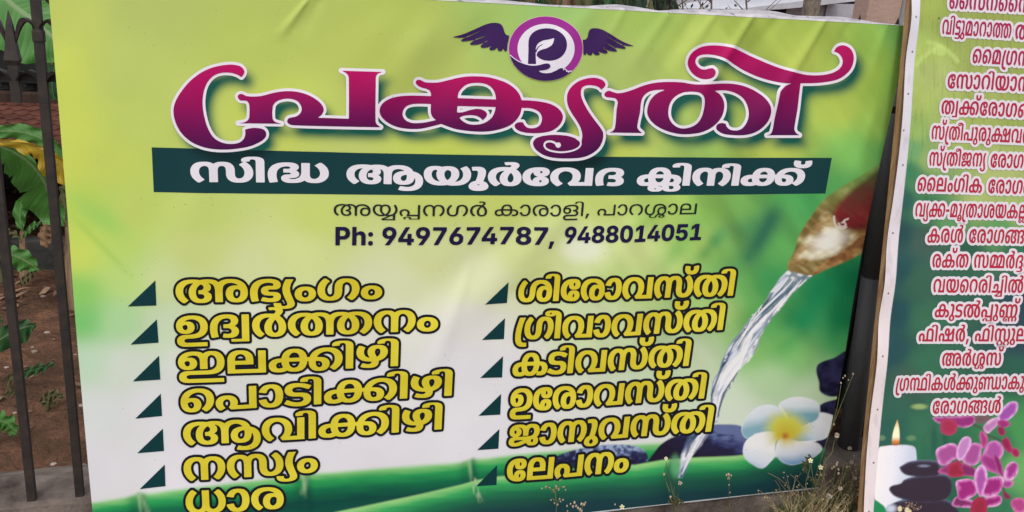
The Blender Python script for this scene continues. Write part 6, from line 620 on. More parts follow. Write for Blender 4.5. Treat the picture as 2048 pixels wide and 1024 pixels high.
def backdrop(u, v):
    n = (len(u)); o = np.empty((n, 3))
    for s in range(0, n, 20000):
        du = u[s:s+20000, None] - BGx[:, 0]; dv = v[s:s+20000, None] - BGx[:, 1]
        # the blurred print runs in slanted streaks
        a = du * 0.8 + dv * 0.6; b = -du * 0.6 + dv * 0.8
        w_ = 1.0 / (du * du * 0.8 + dv * dv * 1.25 + 1300.0) ** 2
        o[s:s+20000] = (w_ @ BGc) / w_.sum(1)[:, None]
    return o
def poly_px(P, ox=0, oy=0, k=1.0, n=5): return spline([(ox + p[0] / k, oy + p[1] / k) + ((1,) if len(p) > 2 else ()) for p in P], n)
def over(C, u, v, poly, col, soft=1.5, fn=None, alpha=1.0):
    """paint colour (array, or fn(u, v, d) -> colours) inside an outline"""
    a, b = poly.min(0) - soft * 3, poly.max(0) + soft * 3
    mk = np.nonzero((u > a[0]) & (u < b[0]) & (v > a[1]) & (v < b[1]))[0]
    if not len(mk): return
    d = sd_polys([poly], u[mk], v[mk]); al = alpha * (1 - smooth01(-soft, soft, d)); k = al > 0.002
    mk, d, al = mk[k], d[k], al[k]
    c = pcol(np.array(col, float)) if fn is None else fn(u[mk], v[mk], d)
    C[mk] = C[mk] * (1 - al[:, None]) + c * al[:, None]
def blend(C, mk, col, al):
    C[mk] = C[mk] * (1 - al[:, None]) + pcol(np.array(col, float)) * al[:, None]
def ramp(t, stops):
    xs = [s[0] for s in stops]; cs = np.array([pcol(np.array(s[1], float)) for s in stops])
    return np.stack([np.interp(t, xs, cs[:, k]) for k in range(3)], -1)
BAMB_B = np.array([(150,1010),(240,996),(340,981),(439,969),(605,949),(760,935),(920,924),(1023,909),(1130,900),(1281,889),(1420,880),(1660,862)], float)
for _xc in (276, 610, 946):      # the joints swell a little
    _i = np.array([[_xc - 26, np.interp(_xc - 26, BAMB_B[:, 0], BAMB_B[:, 1])], [_xc - 7, np.interp(_xc - 7, BAMB_B[:, 0], BAMB_B[:, 1]) - 2.5], [_xc, np.interp(_xc, BAMB_B[:, 0], BAMB_B[:, 1]) - 4.5], [_xc + 7, np.interp(_xc + 7, BAMB_B[:, 0], BAMB_B[:, 1]) - 2.5], [_xc + 26, np.interp(_xc + 26, BAMB_B[:, 0], BAMB_B[:, 1])]])
    BAMB_B = np.concatenate([BAMB_B, _i]); BAMB_B = BAMB_B[np.argsort(BAMB_B[:, 0])]
BAMB_F = np.array([(560,1060),(672,1024),(804,996),(920,970),(957,960),(1000,953),(1100,946),(1190,934),(1273,931),(1328,921),(1400,915),(1467,912),(1487,910),(1660,886)], float)
def paint(u, v):
    C = backdrop(u, v)
    # slanted leaf streaks in the blurred green at the right and the left edge
    st = fbm((u * 0.55 + v * 0.83) / 170.0, (u * 0.83 - v * 0.55) / 46.0, 31, 3) - 0.5
    g = smooth01(1150, 1500, u + 0.25 * v) * (1 - smooth01(640, 800, v))
    C *= (1 + 0.55 * st * g)[:, None]
    for (x0, y0, x1, y1, wd, c, al) in [(1556, 415, 1500, 515, 19, (40, 98, 78), .85), (1450, 455, 1425, 492, 16, (84, 158, 96), .6), (1506, 498, 1494, 520, 8, (50, 118, 76), .6), (1440, 470, 1400, 520, 12, (70, 140, 78), .5), (150, 440, 255, 545, 7, (130, 180, 84), .3), (145, 395, 250, 470, 18, (140, 196, 100), .35), (1330, 415, 1250, 470, 12, (140, 184, 84), .5), (1700, 560, 1660, 690, 18, (14, 120, 72), .5), (1640, 600, 1560, 690, 16, (22, 134, 84), .55), (1600, 570, 1520, 640, 14, (70, 158, 84), .45), (1590, 660, 1500, 720, 14, (120, 180, 96), .45), (1400, 440, 1330, 530, 16, (112, 172, 88), .5), (1370, 520, 1290, 600, 14, (196, 212, 130), .45), (1660, 330, 1560, 400, 18, (60, 150, 82), .5), (1220, 560, 1120, 600, 14, (176, 196, 120), .5), (1100, 530, 1000, 590, 12, (178, 190, 118), .5)]:
        dx, dy = x1 - x0, y1 - y0; l = math.hypot(dx, dy); s = ((u - x0) * dx + (v - y0) * dy) / l ** 2; n = ((u - x0) * dy - (v - y0) * dx) / l
        a_ = al * np.exp(-(n / wd) ** 2) * smooth01(-.2, .25, s) * (1 - smooth01(.7, 1.2, s)); mk = np.nonzero(a_ > .01)[0]; blend(C, mk, c, a_[mk])
    dd = np.hypot((u - 1165) / 1.6, v - 497); mk = np.nonzero(dd < 40)[0]; blend(C, mk, (222, 226, 206), 0.75 * (1 - smooth01(8, 40, dd[mk])))
    # drop shadow printed round the headline
    mk = np.nonzero((u > 340) & (u < 1760) & (v > 80) & (v < 350))[0]
    s = head_shadow(u[mk], v[mk]); blend(C, mk, (20, 84, 72), s ** 1.15)
    # rear bamboo stem
    t = v - np.interp(u, BAMB_B[:, 0], BAMB_B[:, 1]); al = smooth01(-5, 7, t); mk = np.nonzero(al > 0)[0]
    nz = fbm(u[mk] / 60, v[mk] / 9, 4, 3) - .5
    cb = ramp(t[mk] + 10 * nz, [(-5, (170, 206, 156)), (5, (124, 190, 118)), (18, (44, 152, 84)), (36, (22, 106, 70)), (58, (16, 70, 62)), (80, (18, 78, 64)), (110, (28, 112, 76)), (135, (24, 92, 70))])
    C[mk] = C[mk] * (1 - al[mk, None]) + cb * al[mk, None]
    for xn in (276, 610, 946):
        sl = xn + (v - 985) * .12
        a_ = (np.exp(-((u - sl - 8) / 7.0) ** 2) * .5 + np.exp(-((u - sl + 12) / 12.0) ** 2) * .3) * al; mk2 = np.nonzero(a_ > .01)[0]; blend(C, mk2, (14, 62, 54), a_[mk2])
        a_ = np.exp(-((u - sl) / 3.4) ** 2) * .55 * al * (1 - smooth01(15, 60, v - np.interp(u, BAMB_B[:, 0], BAMB_B[:, 1]))); mk2 = np.nonzero(a_ > .01)[0]; blend(C, mk2, (160, 190, 146), a_[mk2])
    for x0, y0, x1, y1, wd in [(270, 975, 300, 1040, 5), (612, 948, 605, 985, 4)]:
        P = spline([(x0, y0), ((x0 + x1) / 2 + 3, (y0 + y1) / 2), (x1, y1)], 5, False); mk = np.nonzero((abs(u - (x0 + x1) / 2) < 60) & (v > y0 - 8) & (v < y1 + 14))[0]
        d = sd_stroke(P, u[mk], v[mk], wd * .5); blend(C, mk, (150, 180, 140), .45 * (.4 + fbm(u[mk] / 5, v[mk] / 7, 33, 2)) * (1 - smooth01(-3, 8, d)) * smooth01(-6, 6, v[mk] - np.interp(u[mk], BAMB_B[:, 0], BAMB_B[:, 1])))
    # wet stone lying behind
    over(C, u, v, poly_px([(1105,921),(1134,905),(1190,893),(1231,890),(1273,894),(1293,906),(1296,924),(1273,932),(1190,936),(1120,934)]), None, 2.0,
         lambda a, b, d: ramp(np.clip((b - 890) / 45 + 1.3 * (fbm(a / 7, b / 6, 8, 3) - .5), 0, 1), [(0, (150, 166, 196)), (.3, (84, 96, 136)), (.55, (44, 46, 82)), (1, (30, 28, 58))]))
    over(C, u, v, poly_px([(1300,931),(1313,902),(1331,884),(1357,871),(1385,863),(1421,850),(1444,848),(1480,851),(1490,863),(1500,880),(1495,909),(1429,918),(1377,924)]), None, 2.0,
         lambda a, b, d: ramp(np.clip((b - 850) / 70 + (1400 - a) / 200 + .5 * (fbm(a / 12, b / 6, 18, 3) - .5), 0, 1), [(0, (96, 108, 150)), (.2, (60, 66, 112)), (.45, (38, 36, 66)), (1, (32, 26, 46))]))
    # front bamboo stem
    t = v - np.interp(u, BAMB_F[:, 0], BAMB_F[:, 1]); al = smooth01(-2, 3, t); mk = np.nonzero(al > 0)[0]
    nz = fbm(u[mk] / 80, v[mk] / 7, 14, 3) - .5; sh = smooth01(1440, 1640, u[mk]) * 14
    cf = ramp(t[mk] + 9 * nz + sh, [(-2, (160, 206, 136)), (4, (140, 200, 124)), (16, (60, 164, 92)), (32, (34, 116, 76)), (48, (30, 84, 68)), (72, (26, 60, 66)), (120, (24, 54, 62))])
    C[mk] = C[mk] * (1 - al[mk, None]) + cf * al[mk, None]
    P = spline([(948, 962), (953, 985), (964, 1010), (972, 1030)], 5, False); mk = np.nonzero((u > 925) & (u < 995) & (v > 950))[0]
    blend(C, mk, (164, 182, 150), .8 * smooth01(.35, .6, fbm(u[mk] / 3.2, v[mk] / 8, 34, 2)) * (1 - smooth01(985, 1012, v[mk])) * (1 - smooth01(-1, 6, sd_stroke(P, u[mk], v[mk], 3.0))))
    P = spline([(1352, 918), (1342, 950), (1350, 990)], 5, False); mk = np.nonzero((u > 1310) & (u < 1390) & (v > 912))[0]
    blend(C, mk, (26, 76, 66), .6 * (1 - smooth01(0, 12, sd_stroke(P, u[mk], v[mk], 4.0))))
    # dark stones at the right edge
    for P in ([(1632,741),(1637,727),(1667,716),(1700,704),(1700,781),(1667,794),(1641,784),(1638,765)], [(1640,811),(1672,799),(1690,796),(1690,832),(1666,831),(1642,826)], [(1626,884),(1656,874),(1690,868),(1690,905),(1645,896)]):
        over(C, u, v, poly_px(P), None, 2.0, lambda a, b, d: ramp(fbm(a / 14, b / 10, 22, 3), [(.25, (22, 22, 46)), (.75, (46, 46, 80))]))
    # stream of water
    W = poly_px([(1576,541),(1556,561),(1540,586),(1524,612),(1500,637),(1481,662),(1460,687),(1447,712),(1439,737),(1426,762),(1421,790),(1424,812),(1416,834),(1386,862),(1371,887),(1364,912),(1359,937),(1358,957),(1366,957),(1375,937),(1386,912),(1406,887),(1420,862),(1436,836),(1440,812),(1450,787),(1465,762),(1480,737),(1505,712),(1517,687),(1526,662),(1545,637),(1566,612),(1585,587),(1612,562),(1626,546),(1600,534)])
    W = W + 3.4 * np.stack([vnoise(W[:, 0] / 5.0, W[:, 1] / 7.0, 91) - .5, .4 * (vnoise(W[:, 0] / 6.0, W[:, 1] / 5.0, 92) - .5)], -1)
    def water(a, b, d):
        mid = np.interp(b, [545, 587, 637, 687, 737, 787, 836, 887, 957], [1600, 1562, 1522, 1488, 1459, 1436, 1427, 1388, 1362])
        q = (a - mid) / 22.0
        n1 = fbm(q * 1.1 + b / 60 + 5, (b + .5 * a) / 32, 41, 4)
        n2 = fbm(q * 2.6 - b / 45, (b + .8 * a) / 60, 47, 3)
        t = np.clip(n1 * .9 + .35 * (n2 - .5) + .08 * q, 0, 1)
        c = ramp(t, [(.14, (44, 60, 96)), (.25, (110, 128, 162)), (.34, (184, 192, 212)), (.46, (214, 216, 228)), (.7, (230, 230, 238))])
        e = 1 - smooth01(-4.5, -0.5, d)
        edge = pcol(np.array((66, 84, 118.0))); f = (1 - e) * .55 * (fbm(a / 22, b / 22, 3, 2) > .48)
        c = c * (1 - f[:, None]) + edge * f[:, None]
        top = .35 + .65 * (1 - smooth01(560, 720, b))
        dk = top * smooth01(.50, .40, fbm(a / 13 + b / 50, (b + .5 * a) / 20, 77, 3)) * .75
        return c * (1 - dk[:, None]) + pcol(np.array((82, 108, 122.0))) * dk[:, None]
    over(C, u, v, W, None, 1.6, water, 0.96)
    dd = np.hypot((u - 1352) / 11, (v - 934) / 26); mk = np.nonzero(dd < 1.3)[0]; blend(C, mk, (120, 190, 130), .5 * (1 - smooth01(.3, 1.3, dd[mk])))
    cxs = ([545, 587, 637, 687, 737, 787, 836, 887, 957], [1600, 1562, 1522, 1488, 1459, 1436, 1427, 1388, 1362], [24, 22, 21, 22, 20, 13, 8, 17, 4])
    def wpath(q0, am, ph, b0, b1):
        bb = np.linspace(b0, b1, 22); return np.stack([np.interp(bb, cxs[0], cxs[1]) + np.interp(bb, cxs[0], cxs[2]) * (q0 + am * np.sin(bb / 23.0 + ph)), bb], -1)
    for q0, am, ph, b0, b1, r, c, al_ in [(-.82,.1,0,585,700,1.6,(44,62,92),.8),(-.5,.25,1,560,650,2.0,(72,98,112),.8),(.1,.3,2,556,640,1.8,(84,110,124),.75),(.55,.25,3,552,630,1.7,(70,96,112),.75),(.7,.15,4,610,700,2.2,(120,138,164),.7),(-.1,.35,.5,620,700,1.8,(58,78,104),.7),(.35,.3,5,650,720,2.0,(96,118,150),.6),(-.9,.08,2,720,830,1.5,(40,52,84),.8),(.85,.1,1,745,830,1.8,(48,60,96),.8),(.4,.3,2,770,835,1.3,(120,132,164),.6),(-.55,.1,0,862,915,3.2,(52,62,104),.75),(.8,.1,1,850,905,1.5,(52,62,100),.7),
                                         (-.3,.3,2,556,660,1.6,(238,240,244),.9),(.25,.3,.4,600,700,2.2,(236,238,244),.9),(.0,.3,3,670,780,4.5,(234,234,242),.85),(.5,.2,1,700,760,2.4,(242,242,246),.9),(.1,.2,4,790,880,2.4,(238,238,244),.85),(.2,.1,0,880,950,2.2,(232,232,242),.8),(-.7,.2,3,610,690,1.4,(244,244,248),.85),(.8,.1,0,560,620,1.6,(240,242,244),.85)]:
        Q = wpath(q0, am, ph, b0, b1); mk = np.nonzero((v > b0 - 6) & (v < b1 + 6) & (u > 1340) & (u < 1640))[0]
        blend(C, mk, c, al_ * (1 - smooth01(-.6, 1.6, sd_stroke(Q, u[mk], v[mk], r * np.sin(np.linspace(.25, 2.9, 22))))))
    rd = np.random.default_rng(5)
    for _ in range(46):
        bb = rd.uniform(560, 880); sd_ = rd.choice([-1, 1]); x = np.interp(bb, cxs[0], cxs[1]) + sd_ * np.interp(bb, cxs[0], cxs[2]) * rd.uniform(.75, 1.12); r = rd.uniform(.8, 2.2)
        d_ = np.hypot((u - x + .5 * (v - bb)) * 1.2, (v - bb) * .55); mk = np.nonzero(d_ < r + 2)[0]
        blend(C, mk, (236, 238, 242) if rd.random() < .6 else (92, 112, 138), .8 * (1 - smooth01(r - .8, r + .8, d_[mk])))
    for x, y, r in [(1577,546,4.5),(1590,541,4),(1601,548,5),(1612,544,4),(1620,551,3.5),(1585,556,3)]:
        d_ = np.hypot((u - x) / 1.3, v - y); mk = np.nonzero(d_ < r + 2)[0]; blend(C, mk, (232, 230, 224), .9 * (1 - smooth01(r - 2, r + 1, d_[mk])))
    # wooden ladle
    k = 3.2
    def rim(a, b, d):
        t = np.clip(fbm(a / 26, b / 20, 51, 4) * 1.1 - .05, 0, 1)
        t = t * .7 + .5 * (vnoise((a * .8 + b * .6) / 40, (a * .6 - b * .8) / 6, 53) - .3)
        c = ramp(t, [(.1, (104, 84, 46)), (.4, (126, 104, 60)), (.6, (148, 130, 82)), (.9, (190, 182, 136))])
        f = (1 - smooth01(330, 440, b)) * .75
        return c * (1 - f[:, None]) + pcol(np.array((120, 170, 88.0))) * f[:, None]
    over(C, u, v, poly_px([(48,757),(95,640),(125,545),(190,440),(280,320),(400,230),(520,160),(700,90),(700,500),(545,632),(500,672),(400,722),(300,762),(195,802),(120,790)], 1560, 300, k), None, 2.2, rim)
    over(C, u, v, poly_px([(345,405),(410,300),(500,222),(680,136),(680,440),(570,505),(490,515),(425,508),(370,480)], 1560, 300, k), None, 8.0,
         lambda a, b, d: ramp(np.clip((b - 350) / 105 + .3 * (fbm(a / 20, b / 20, 61, 3) - .5), 0, 1), [(0, (84, 76, 52)), (.3, (96, 50, 46)), (.8, (122, 30, 42)), (1, (100, 30, 36))]), .93)
    over(C, u, v, poly_px([(205,798),(300,705),(400,640),(500,560),(556,515),(545,632),(500,672),(400,722),(300,762)], 1560, 300, k), None, 2.5,
         lambda a, b, d: ramp(fbm(a / 16, b / 12, 66, 4), [(.25, (110, 72, 46)), (.5, (142, 100, 60)), (.8, (176, 146, 94))]))
    over(C, u, v, poly_px([(80,720),(150,600),(230,480),(290,400),(345,440),(390,520),(490,528),(470,580),(400,640),(300,690),(220,700),(140,740)], 1560, 300, k), None, 6.0,
         lambda a, b, d: ramp(np.clip(fbm(a / 26, b / 16, 68, 3) * 1.2 - .05 - np.hypot((a - 1652) / 90, (b - 483) / 60) * .3, 0, 1), [(.05, (120, 88, 48)), (.3, (176, 152, 104)), (.5, (214, 204, 172)), (.75, (238, 232, 214))]), .9)
    dd = np.hypot((u - 1658 + .6 * (v - 484)) / 1.5, v - 482); mk = np.nonzero(dd < 34)[0]; blend(C, mk, (246, 240, 226), .9 * (1 - smooth01(5, 34, dd[mk])))
    for P, r in (([(375,470),(390,490),(420,480),(408,455),(435,440)], 1.2), ([(370,492),(400,505),(425,492)], 1.0), ([(395,465),(412,458)], 1.0), ([(345,425),(350,470),(372,500)], 1.4)):
        Q = spline([(1560 + x / k, 300 + y / k) for x, y in P], 5, False); mk = np.nonzero((u > 1655) & (u < 1705) & (v > 420) & (v < 470))[0]
        blend(C, mk, (216, 206, 196), .85 * (1 - smooth01(-.5, 1.5, sd_stroke(Q, u[mk], v[mk], r))))
    # frangipani flower
    ox, oy, k = 1300, 760, 3.878
    cx_, cy_ = ox + 1048 / k, oy + 436 / k
    def petal(P, hi, lo, ax):
        poly = poly_px(P, ox, oy, k, 6)
        def f(a, b, d):
            t = (a - ox) * k * ax[0] + (b - oy) * k * ax[1]; t = (t - ax[2]) / (ax[3] - ax[2])
            c = ramp(np.clip(t + .10 * (fbm(a / 22, b / 30, 5, 2) - .5), 0, 1), [(0, hi), (.55, tuple((np.array(hi) * .8 + np.array(lo) * .2))), (1, lo)])
            e = smooth01(-3.2, -.6, d) * .45
            return c * (1 - e[:, None]) + pcol(np.array((216, 226, 236.0))) * e[:, None]
        over(C, u, v, poly, None, 1.3, f)
    petal([(1060,440,1),(1120,400),(1200,350),(1310,258),(1380,262),(1418,285),(1402,380),(1375,450),(1280,478),(1150,482)], (226, 228, 234), (104, 156, 188), (-.75, .66, -760, -560))
    petal([(1060,430,1),(1068,340),(1055,260),(1000,192),(1060,145),(1150,128),(1240,145),(1300,175),(1320,220),(1305,300),(1240,345),(1140,400)], (228, 230, 232), (118, 166, 182), (0, 1, 130, 270))
    petal([(1050,436,1),(1060,330),(1040,260),(1000,215),(930,190),(840,205),(770,260),(720,335),(708,400),(755,456),(860,412),(960,410)], (226, 228, 234), (130, 170, 184), (.25, .97, 380, 560))
    petal([(1045,436,1),(1000,470),(984,520),(988,590),(1020,635),(1060,655),(1110,665),(1200,642),(1295,592),(1340,533),(1272,482),(1130,480)], (234, 230, 234), (92, 144, 186), (.1, 1, 590, 770))
    petal([(1040,436,1),(985,470),(975,540),(976,590),(940,640),(875,690),(800,660),(740,610),(722,556),(740,480),(800,430),(880,412),(960,412)], (236, 234, 240), (86, 138, 182), (-.35, .94, 190, 400))
    for P in ([(1048,436),(980,412),(900,408),(810,424)], [(1048,436),(1000,480),(984,540),(982,600)], [(1052,438),(1120,478),(1200,484),(1290,476)], [(1050,430),(1068,360),(1055,280),(1000,196)], [(1056,430),(1150,385),(1240,340)]):
        Q = spline([(ox + x / k, oy + y / k) for x, y in P], 5, False); mk = np.nonzero((u > 1480) & (u < 1670) & (v > 790) & (v < 945))[0]
        blend(C, mk, (232, 234, 232), .8 * (1 - smooth01(-.3, 2.0, sd_stroke(Q, u[mk], v[mk], .8))))
    dx = (u - cx_ - 2) * k; dy = (v - cy_ + 15) * k; r = np.hypot(dx / 1.25, dy / 1.05) * (1 + .35 * (fbm(np.arctan2(dy, dx) * 2.5 + 9, np.hypot(dx, dy) / 300, 3, 2) - .5)); mk = np.nonzero(r < 190)[0]
    a_ = np.clip(1.15 * (1 - smooth01(40, 178, r[mk])), 0, 1); r2 = np.hypot(u[mk] - cx_ - 1, v[mk] - cy_) * k; cc = ramp(r2, [(0, (176, 96, 46)), (12, (186, 126, 54)), (38, (198, 178, 58)), (150, (202, 204, 84))]); C[mk] = C[mk] * (1 - a_[:, None]) + cc * a_[:, None]
    return C

# ------------------------------------------------------------------ banner object
banner = empty("clinic_banner", (0.55, 0.0, 0.089), "large lime green clinic banner with maroon headline, yellow lists and white frangipani", "banner")
SH_TL, SH_TR, SH_BR, SH_BL = np.array([93.2, -42.4]), np.array([1813.5, 51.0]), np.array([1637.0, 975.4]), np.array([194.6, 1135.7])
NU, NV = 860, 560
_s, _t = np.meshgrid(np.linspace(0, 1, NU), np.linspace(0, 1, NV))
_s3, _t3 = _s[..., None], _t[..., None]
PXY = (SH_TL * (1 - _s3) + SH_TR * _s3) * (1 - _t3) + (SH_BL * (1 - _s3) + SH_BR * _s3) * _t3
# the outer edges of the sheet are not ruler straight
PXY[..., 0] += np.where(_s > .97, (_s - .97) / .03, 0) * 3.0 * np.sin(_t * 9.0 + .6) + np.where(_s < .03, (.03 - _s) / .03, 0) * 1.5 * np.sin(_t * 7)
PU, PV = PXY[..., 0], PXY[..., 1]
cols = paint(PU.ravel(), PV.ravel())
link("printed_sheet", grid_mesh("printed_sheet", on_banner(PU, PV), cols.reshape(NV, NU, 3)), M_print, banner)
# white unprinted margin turned back over the rail along the top
_x = np.concatenate([np.linspace(93, 1030, 120), np.linspace(1036, 1813, 260)]); 
_h = np.interp(_x, [93, 700, 1030, 1100, 1180, 1216, 1240, 1276, 1320, 1350, 1460, 1508, 1545, 1565, 1595, 1640, 1680, 1710, 1750, 1813], [10, 9, 6, 5, 4.5, 8, 10, 8.5, 4.5, 8.5, 11.5, 15, 17, 15.5, 9.5, 9, 9.5, 7.5, 4, 2])
_b = -42.4 + (_x - 93.2) * (51.0 + 42.4) / (1813.5 - 93.2)
_r = np.linspace(0, 1, 9)[:, None]
HU = np.broadcast_to(_x, (9, len(_x))) + 0 * _r; HVv = _b - _r * (_h + 1.5 * np.sin(_x / 37.0)) 
hp = on_banner(HU, HVv + 0.4, 0.0006); hp[..., 1] += (_r ** 2) * 0.010 * np.clip(_h / 8, .4, 2)
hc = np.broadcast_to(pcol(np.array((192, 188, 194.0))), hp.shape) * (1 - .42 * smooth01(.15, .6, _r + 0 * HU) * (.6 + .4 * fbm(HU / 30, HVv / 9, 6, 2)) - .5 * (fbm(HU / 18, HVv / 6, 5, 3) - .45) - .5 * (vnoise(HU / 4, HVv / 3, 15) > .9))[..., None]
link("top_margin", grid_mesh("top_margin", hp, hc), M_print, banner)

# the thin pale cut edge along the foot of the sheet
_e = np.linspace(0, 1, 300); _eu = SH_BL[0] + _e * (SH_BR[0] - SH_BL[0]); _ev = SH_BL[1] + _e * (SH_BR[1] - SH_BL[1])
_r5 = np.array([-.2, .8, 1.9])[:, None]; EU = _eu + 0 * _r5; EVv = _ev + _r5 * (1 + .3 * np.sin(_eu / 31))
ep = on_banner(EU, EVv, 0.0008); ec = np.broadcast_to(pcol(np.array((176, 180, 184.0))), ep.shape) * (.75 + .4 * fbm(EU / 25, EVv / 9, 3, 2))[..., None]
link("bottom_edge", grid_mesh("bottom_edge", ep, ec), M_print, banner)
LAY = 0.0005                      # layers of ink-flat pieces stand half a millimetre apart
def piece(F, x0, y0, st, colfn, layer, mapper=on_banner):
    r = region(F, x0, y0, st)
    if r is None: return None
    P, l, s = r
    return mapper(P[:, 0], P[:, 1], LAY * layer), l, s, colfn(P[:, 0], P[:, 1])
def flatcol(c):
    c = pcol(np.array(c, float)); return lambda x, y: np.broadcast_to(c, (len(x), 3))
def build(name, parts, parent, mat=None, label=None):
    V, l, s, c = merge([p for p in parts if p is not None])
    o = link(name, big_mesh(name, V, l, s, c), mat or M_print, parent)
    if label: o["label"] = label
    return o

# dark green strip behind the white sub-title
bx = np.linspace(0, 1, 260); by = np.linspace(0, 1, 24)
bs, bt = np.meshgrid(bx, by)
bu_t = 303.4 + bs * (1662.8 - 303.4); bv_t = 294.7 + bs * (315.5 - 294.7) + 20 * bs * (1 - bs)
bu_b = 307.5 + bs * (1650.5 - 307.5); bv_b = 384.2 + bs * (386.8 - 384.2) + 19 * bs * (1 - bs)
BU = bu_t * (1 - bt) + bu_b * bt; BV = bv_t * (1 - bt) + bv_b * bt
bc = np.broadcast_to(pcol(np.array((19, 58, 62.0))), BU.shape + (3,)).copy()
bc *= (1 - .55 * head_shadow(BU.ravel(), BV.ravel()).reshape(BU.shape))[..., None]
link("subtitle_strip", grid_mesh("subtitle_strip", on_banner(BU, BV, LAY), bc), M_print, banner)

# headline
def head_col(x, y):
    top = np.interp(x, [340, 700, 1000, 1200, 1400, 1700], [130, 140, 152, 150, 90, 84]); bot = np.interp(x, [340, 480, 560, 1000, 1060, 1150, 1250, 1700], [300, 300, 262, 265, 316, 316, 274, 274])
    return ramp((y - top) / (bot - top), [(0, (178, 10, 92)), (.35, (150, 10, 84)), (.7, (112, 12, 80)), (1, (66, 12, 68))])
build("headline_lettering", [piece(HF - 5.6, HX0, HY0, HST, flatcol((222, 216, 226)), 2), piece(HFILL, HX0, HY0, HST, head_col, 3)], banner, None, "maroon headline letters with white outline, fading to dark purple at their feet")

# words
def add_word(font, keys, line, parent, fill, edge=None, bold=0.0, ew=0.0, nib=0, st=1.0, layer=2, up=up_banner, mapper=on_banner, mat=None, name="lettering", xh=286.0, fillfn=None):
    outs = word_outlines(font, keys if isinstance(keys, list) else keys.split(), line, up, xh)
    F, x0, y0 = word_field(outs, st, bold + ew + nib * st + 2)
    if nib:                       # a broad nib: thickens the upright strokes only
        G = np.pad(F, ((0, 0), (nib, nib)), constant_values=99.0)
        F = np.min([G[:, i:i + F.shape[1]] for i in range(2 * nib + 1)], 0)
    parts = []
    if edge is not None: parts.append(piece(F - bold - ew, x0, y0, st, flatcol(edge), layer, mapper))
    parts.append(piece(F - bold, x0, y0, st, fillfn or flatcol(fill), layer + 1, mapper))
    return build(name, parts, parent, mat)
YEL, BLK = (210, 196, 56), (24, 26, 34)
def yel(x, y): return ramp(fbm(x / 90, y / 40, 12, 2), [(.3, (203, 187, 48)), (.7, (215, 201, 60))])
LIST = [
 ("a bha yapost anusvara ga anusvara", [(354,606,47),(560,602,45),(762,596,41)]),
 ("u da vapost rrachillu tata na anusvara", [(355,678,46),(620,669,45),(873,660,42)]),
 ("i la kaka ivs llla ivs", [(359,750,46),(560,743,45),(794,731,44)]),
 ("evs pa aavs tta ivs kaka ivs llla ivs", [(364,824.5,46),(620,809,45),(901,790,43)]),
 ("aa va ivs kaka ivs llla ivs", [(369,891,46),(620,877,45),(881,857.5,43)]),
 ("na sa yapost anusvara", [(370,962,46),(500,954,45),(634,943.5,44)]),
 ("dha aavs ra", [(374,1027,46),(470,1023,45),(566,1016,43)]),
 ("sha ivs eevs ra aavs va sa virama ta ivs", [(1036,603,43),(1250,596.5,43),(1463,590.5,42.5)]),
 ("rapost ga iivs va aavs va sa virama ta ivs", [(1031,678,44),(1240,671,44),(1442,658.5,43)]),
 ("ka tta ivs va sa virama ta ivs", [(1025,751,45),(1200,742,44),(1374,730.5,43.5)]),
 ("u eevs ra aavs va sa virama ta ivs", [(1020,822,46),(1210,811,44),(1405,795.5,42)]),
 ("ja aavs na uvs va sa virama ta ivs", [(1018,892,43),(1210,879,43),(1419,862,43)]),
 ("eevs la pa na anusvara", [(1014,963,45),(1130,955,44),(1255,944,43)]),
]
for i_, (keys, line) in enumerate(LIST): add_word('heavy', keys, line, banner, YEL, BLK, 0.1, 5.0, nib=2, st=0.8, layer=2 + .2 * (i_ % 7), fillfn=yel)
WHT = (220, 216, 224)
for keys, line in [("sa ivs dadha", [(384,362.5,39),(520,363.5,39),(655,364.5,38)]), ("aa ya uuvs rrachillu eevs va da", [(695,365.5,37),(960,370,36),(1243,370,34)]), ("kala ivs na ivs kaka virama", [(1274,370,35),(1440,370,34),(1614,369.5,33)])]:
    add_word('heavy', keys, line, banner, WHT, None, 0.9, 0, nib=2, st=0.8)
INK = (34, 38, 40)
for keys, line in [("a yaya papa na ga rrachillu", [(667,430.5,23.5),(820,431.5,23),(973,431.5,23)]), ("ka aavs ra aavs lla ivs comma", [(988,430.5,23),(1080,431,23),(1177,431,23)]), ("pa aavs rra shasha aavs la", [(1193,430.5,22.5),(1290,429,22),(1391,427.5,22)])]:
    add_word('light', keys, line, banner, INK, None, 0.0, 0, st=0.7)
for keys, line in [(list("Ph: 9497674787,"), [(671,489.5,36),(880,488.5,34.5),(1106,486.5,33.5)]), (list("9488014051"), [(1127,486,33),(1260,483,32.5),(1400,479,32)])]:
    add_word('digit', keys, line, banner, (28, 22, 60), None, 0.5, 0, st=0.8, xh=364.0, name="telephone_number")
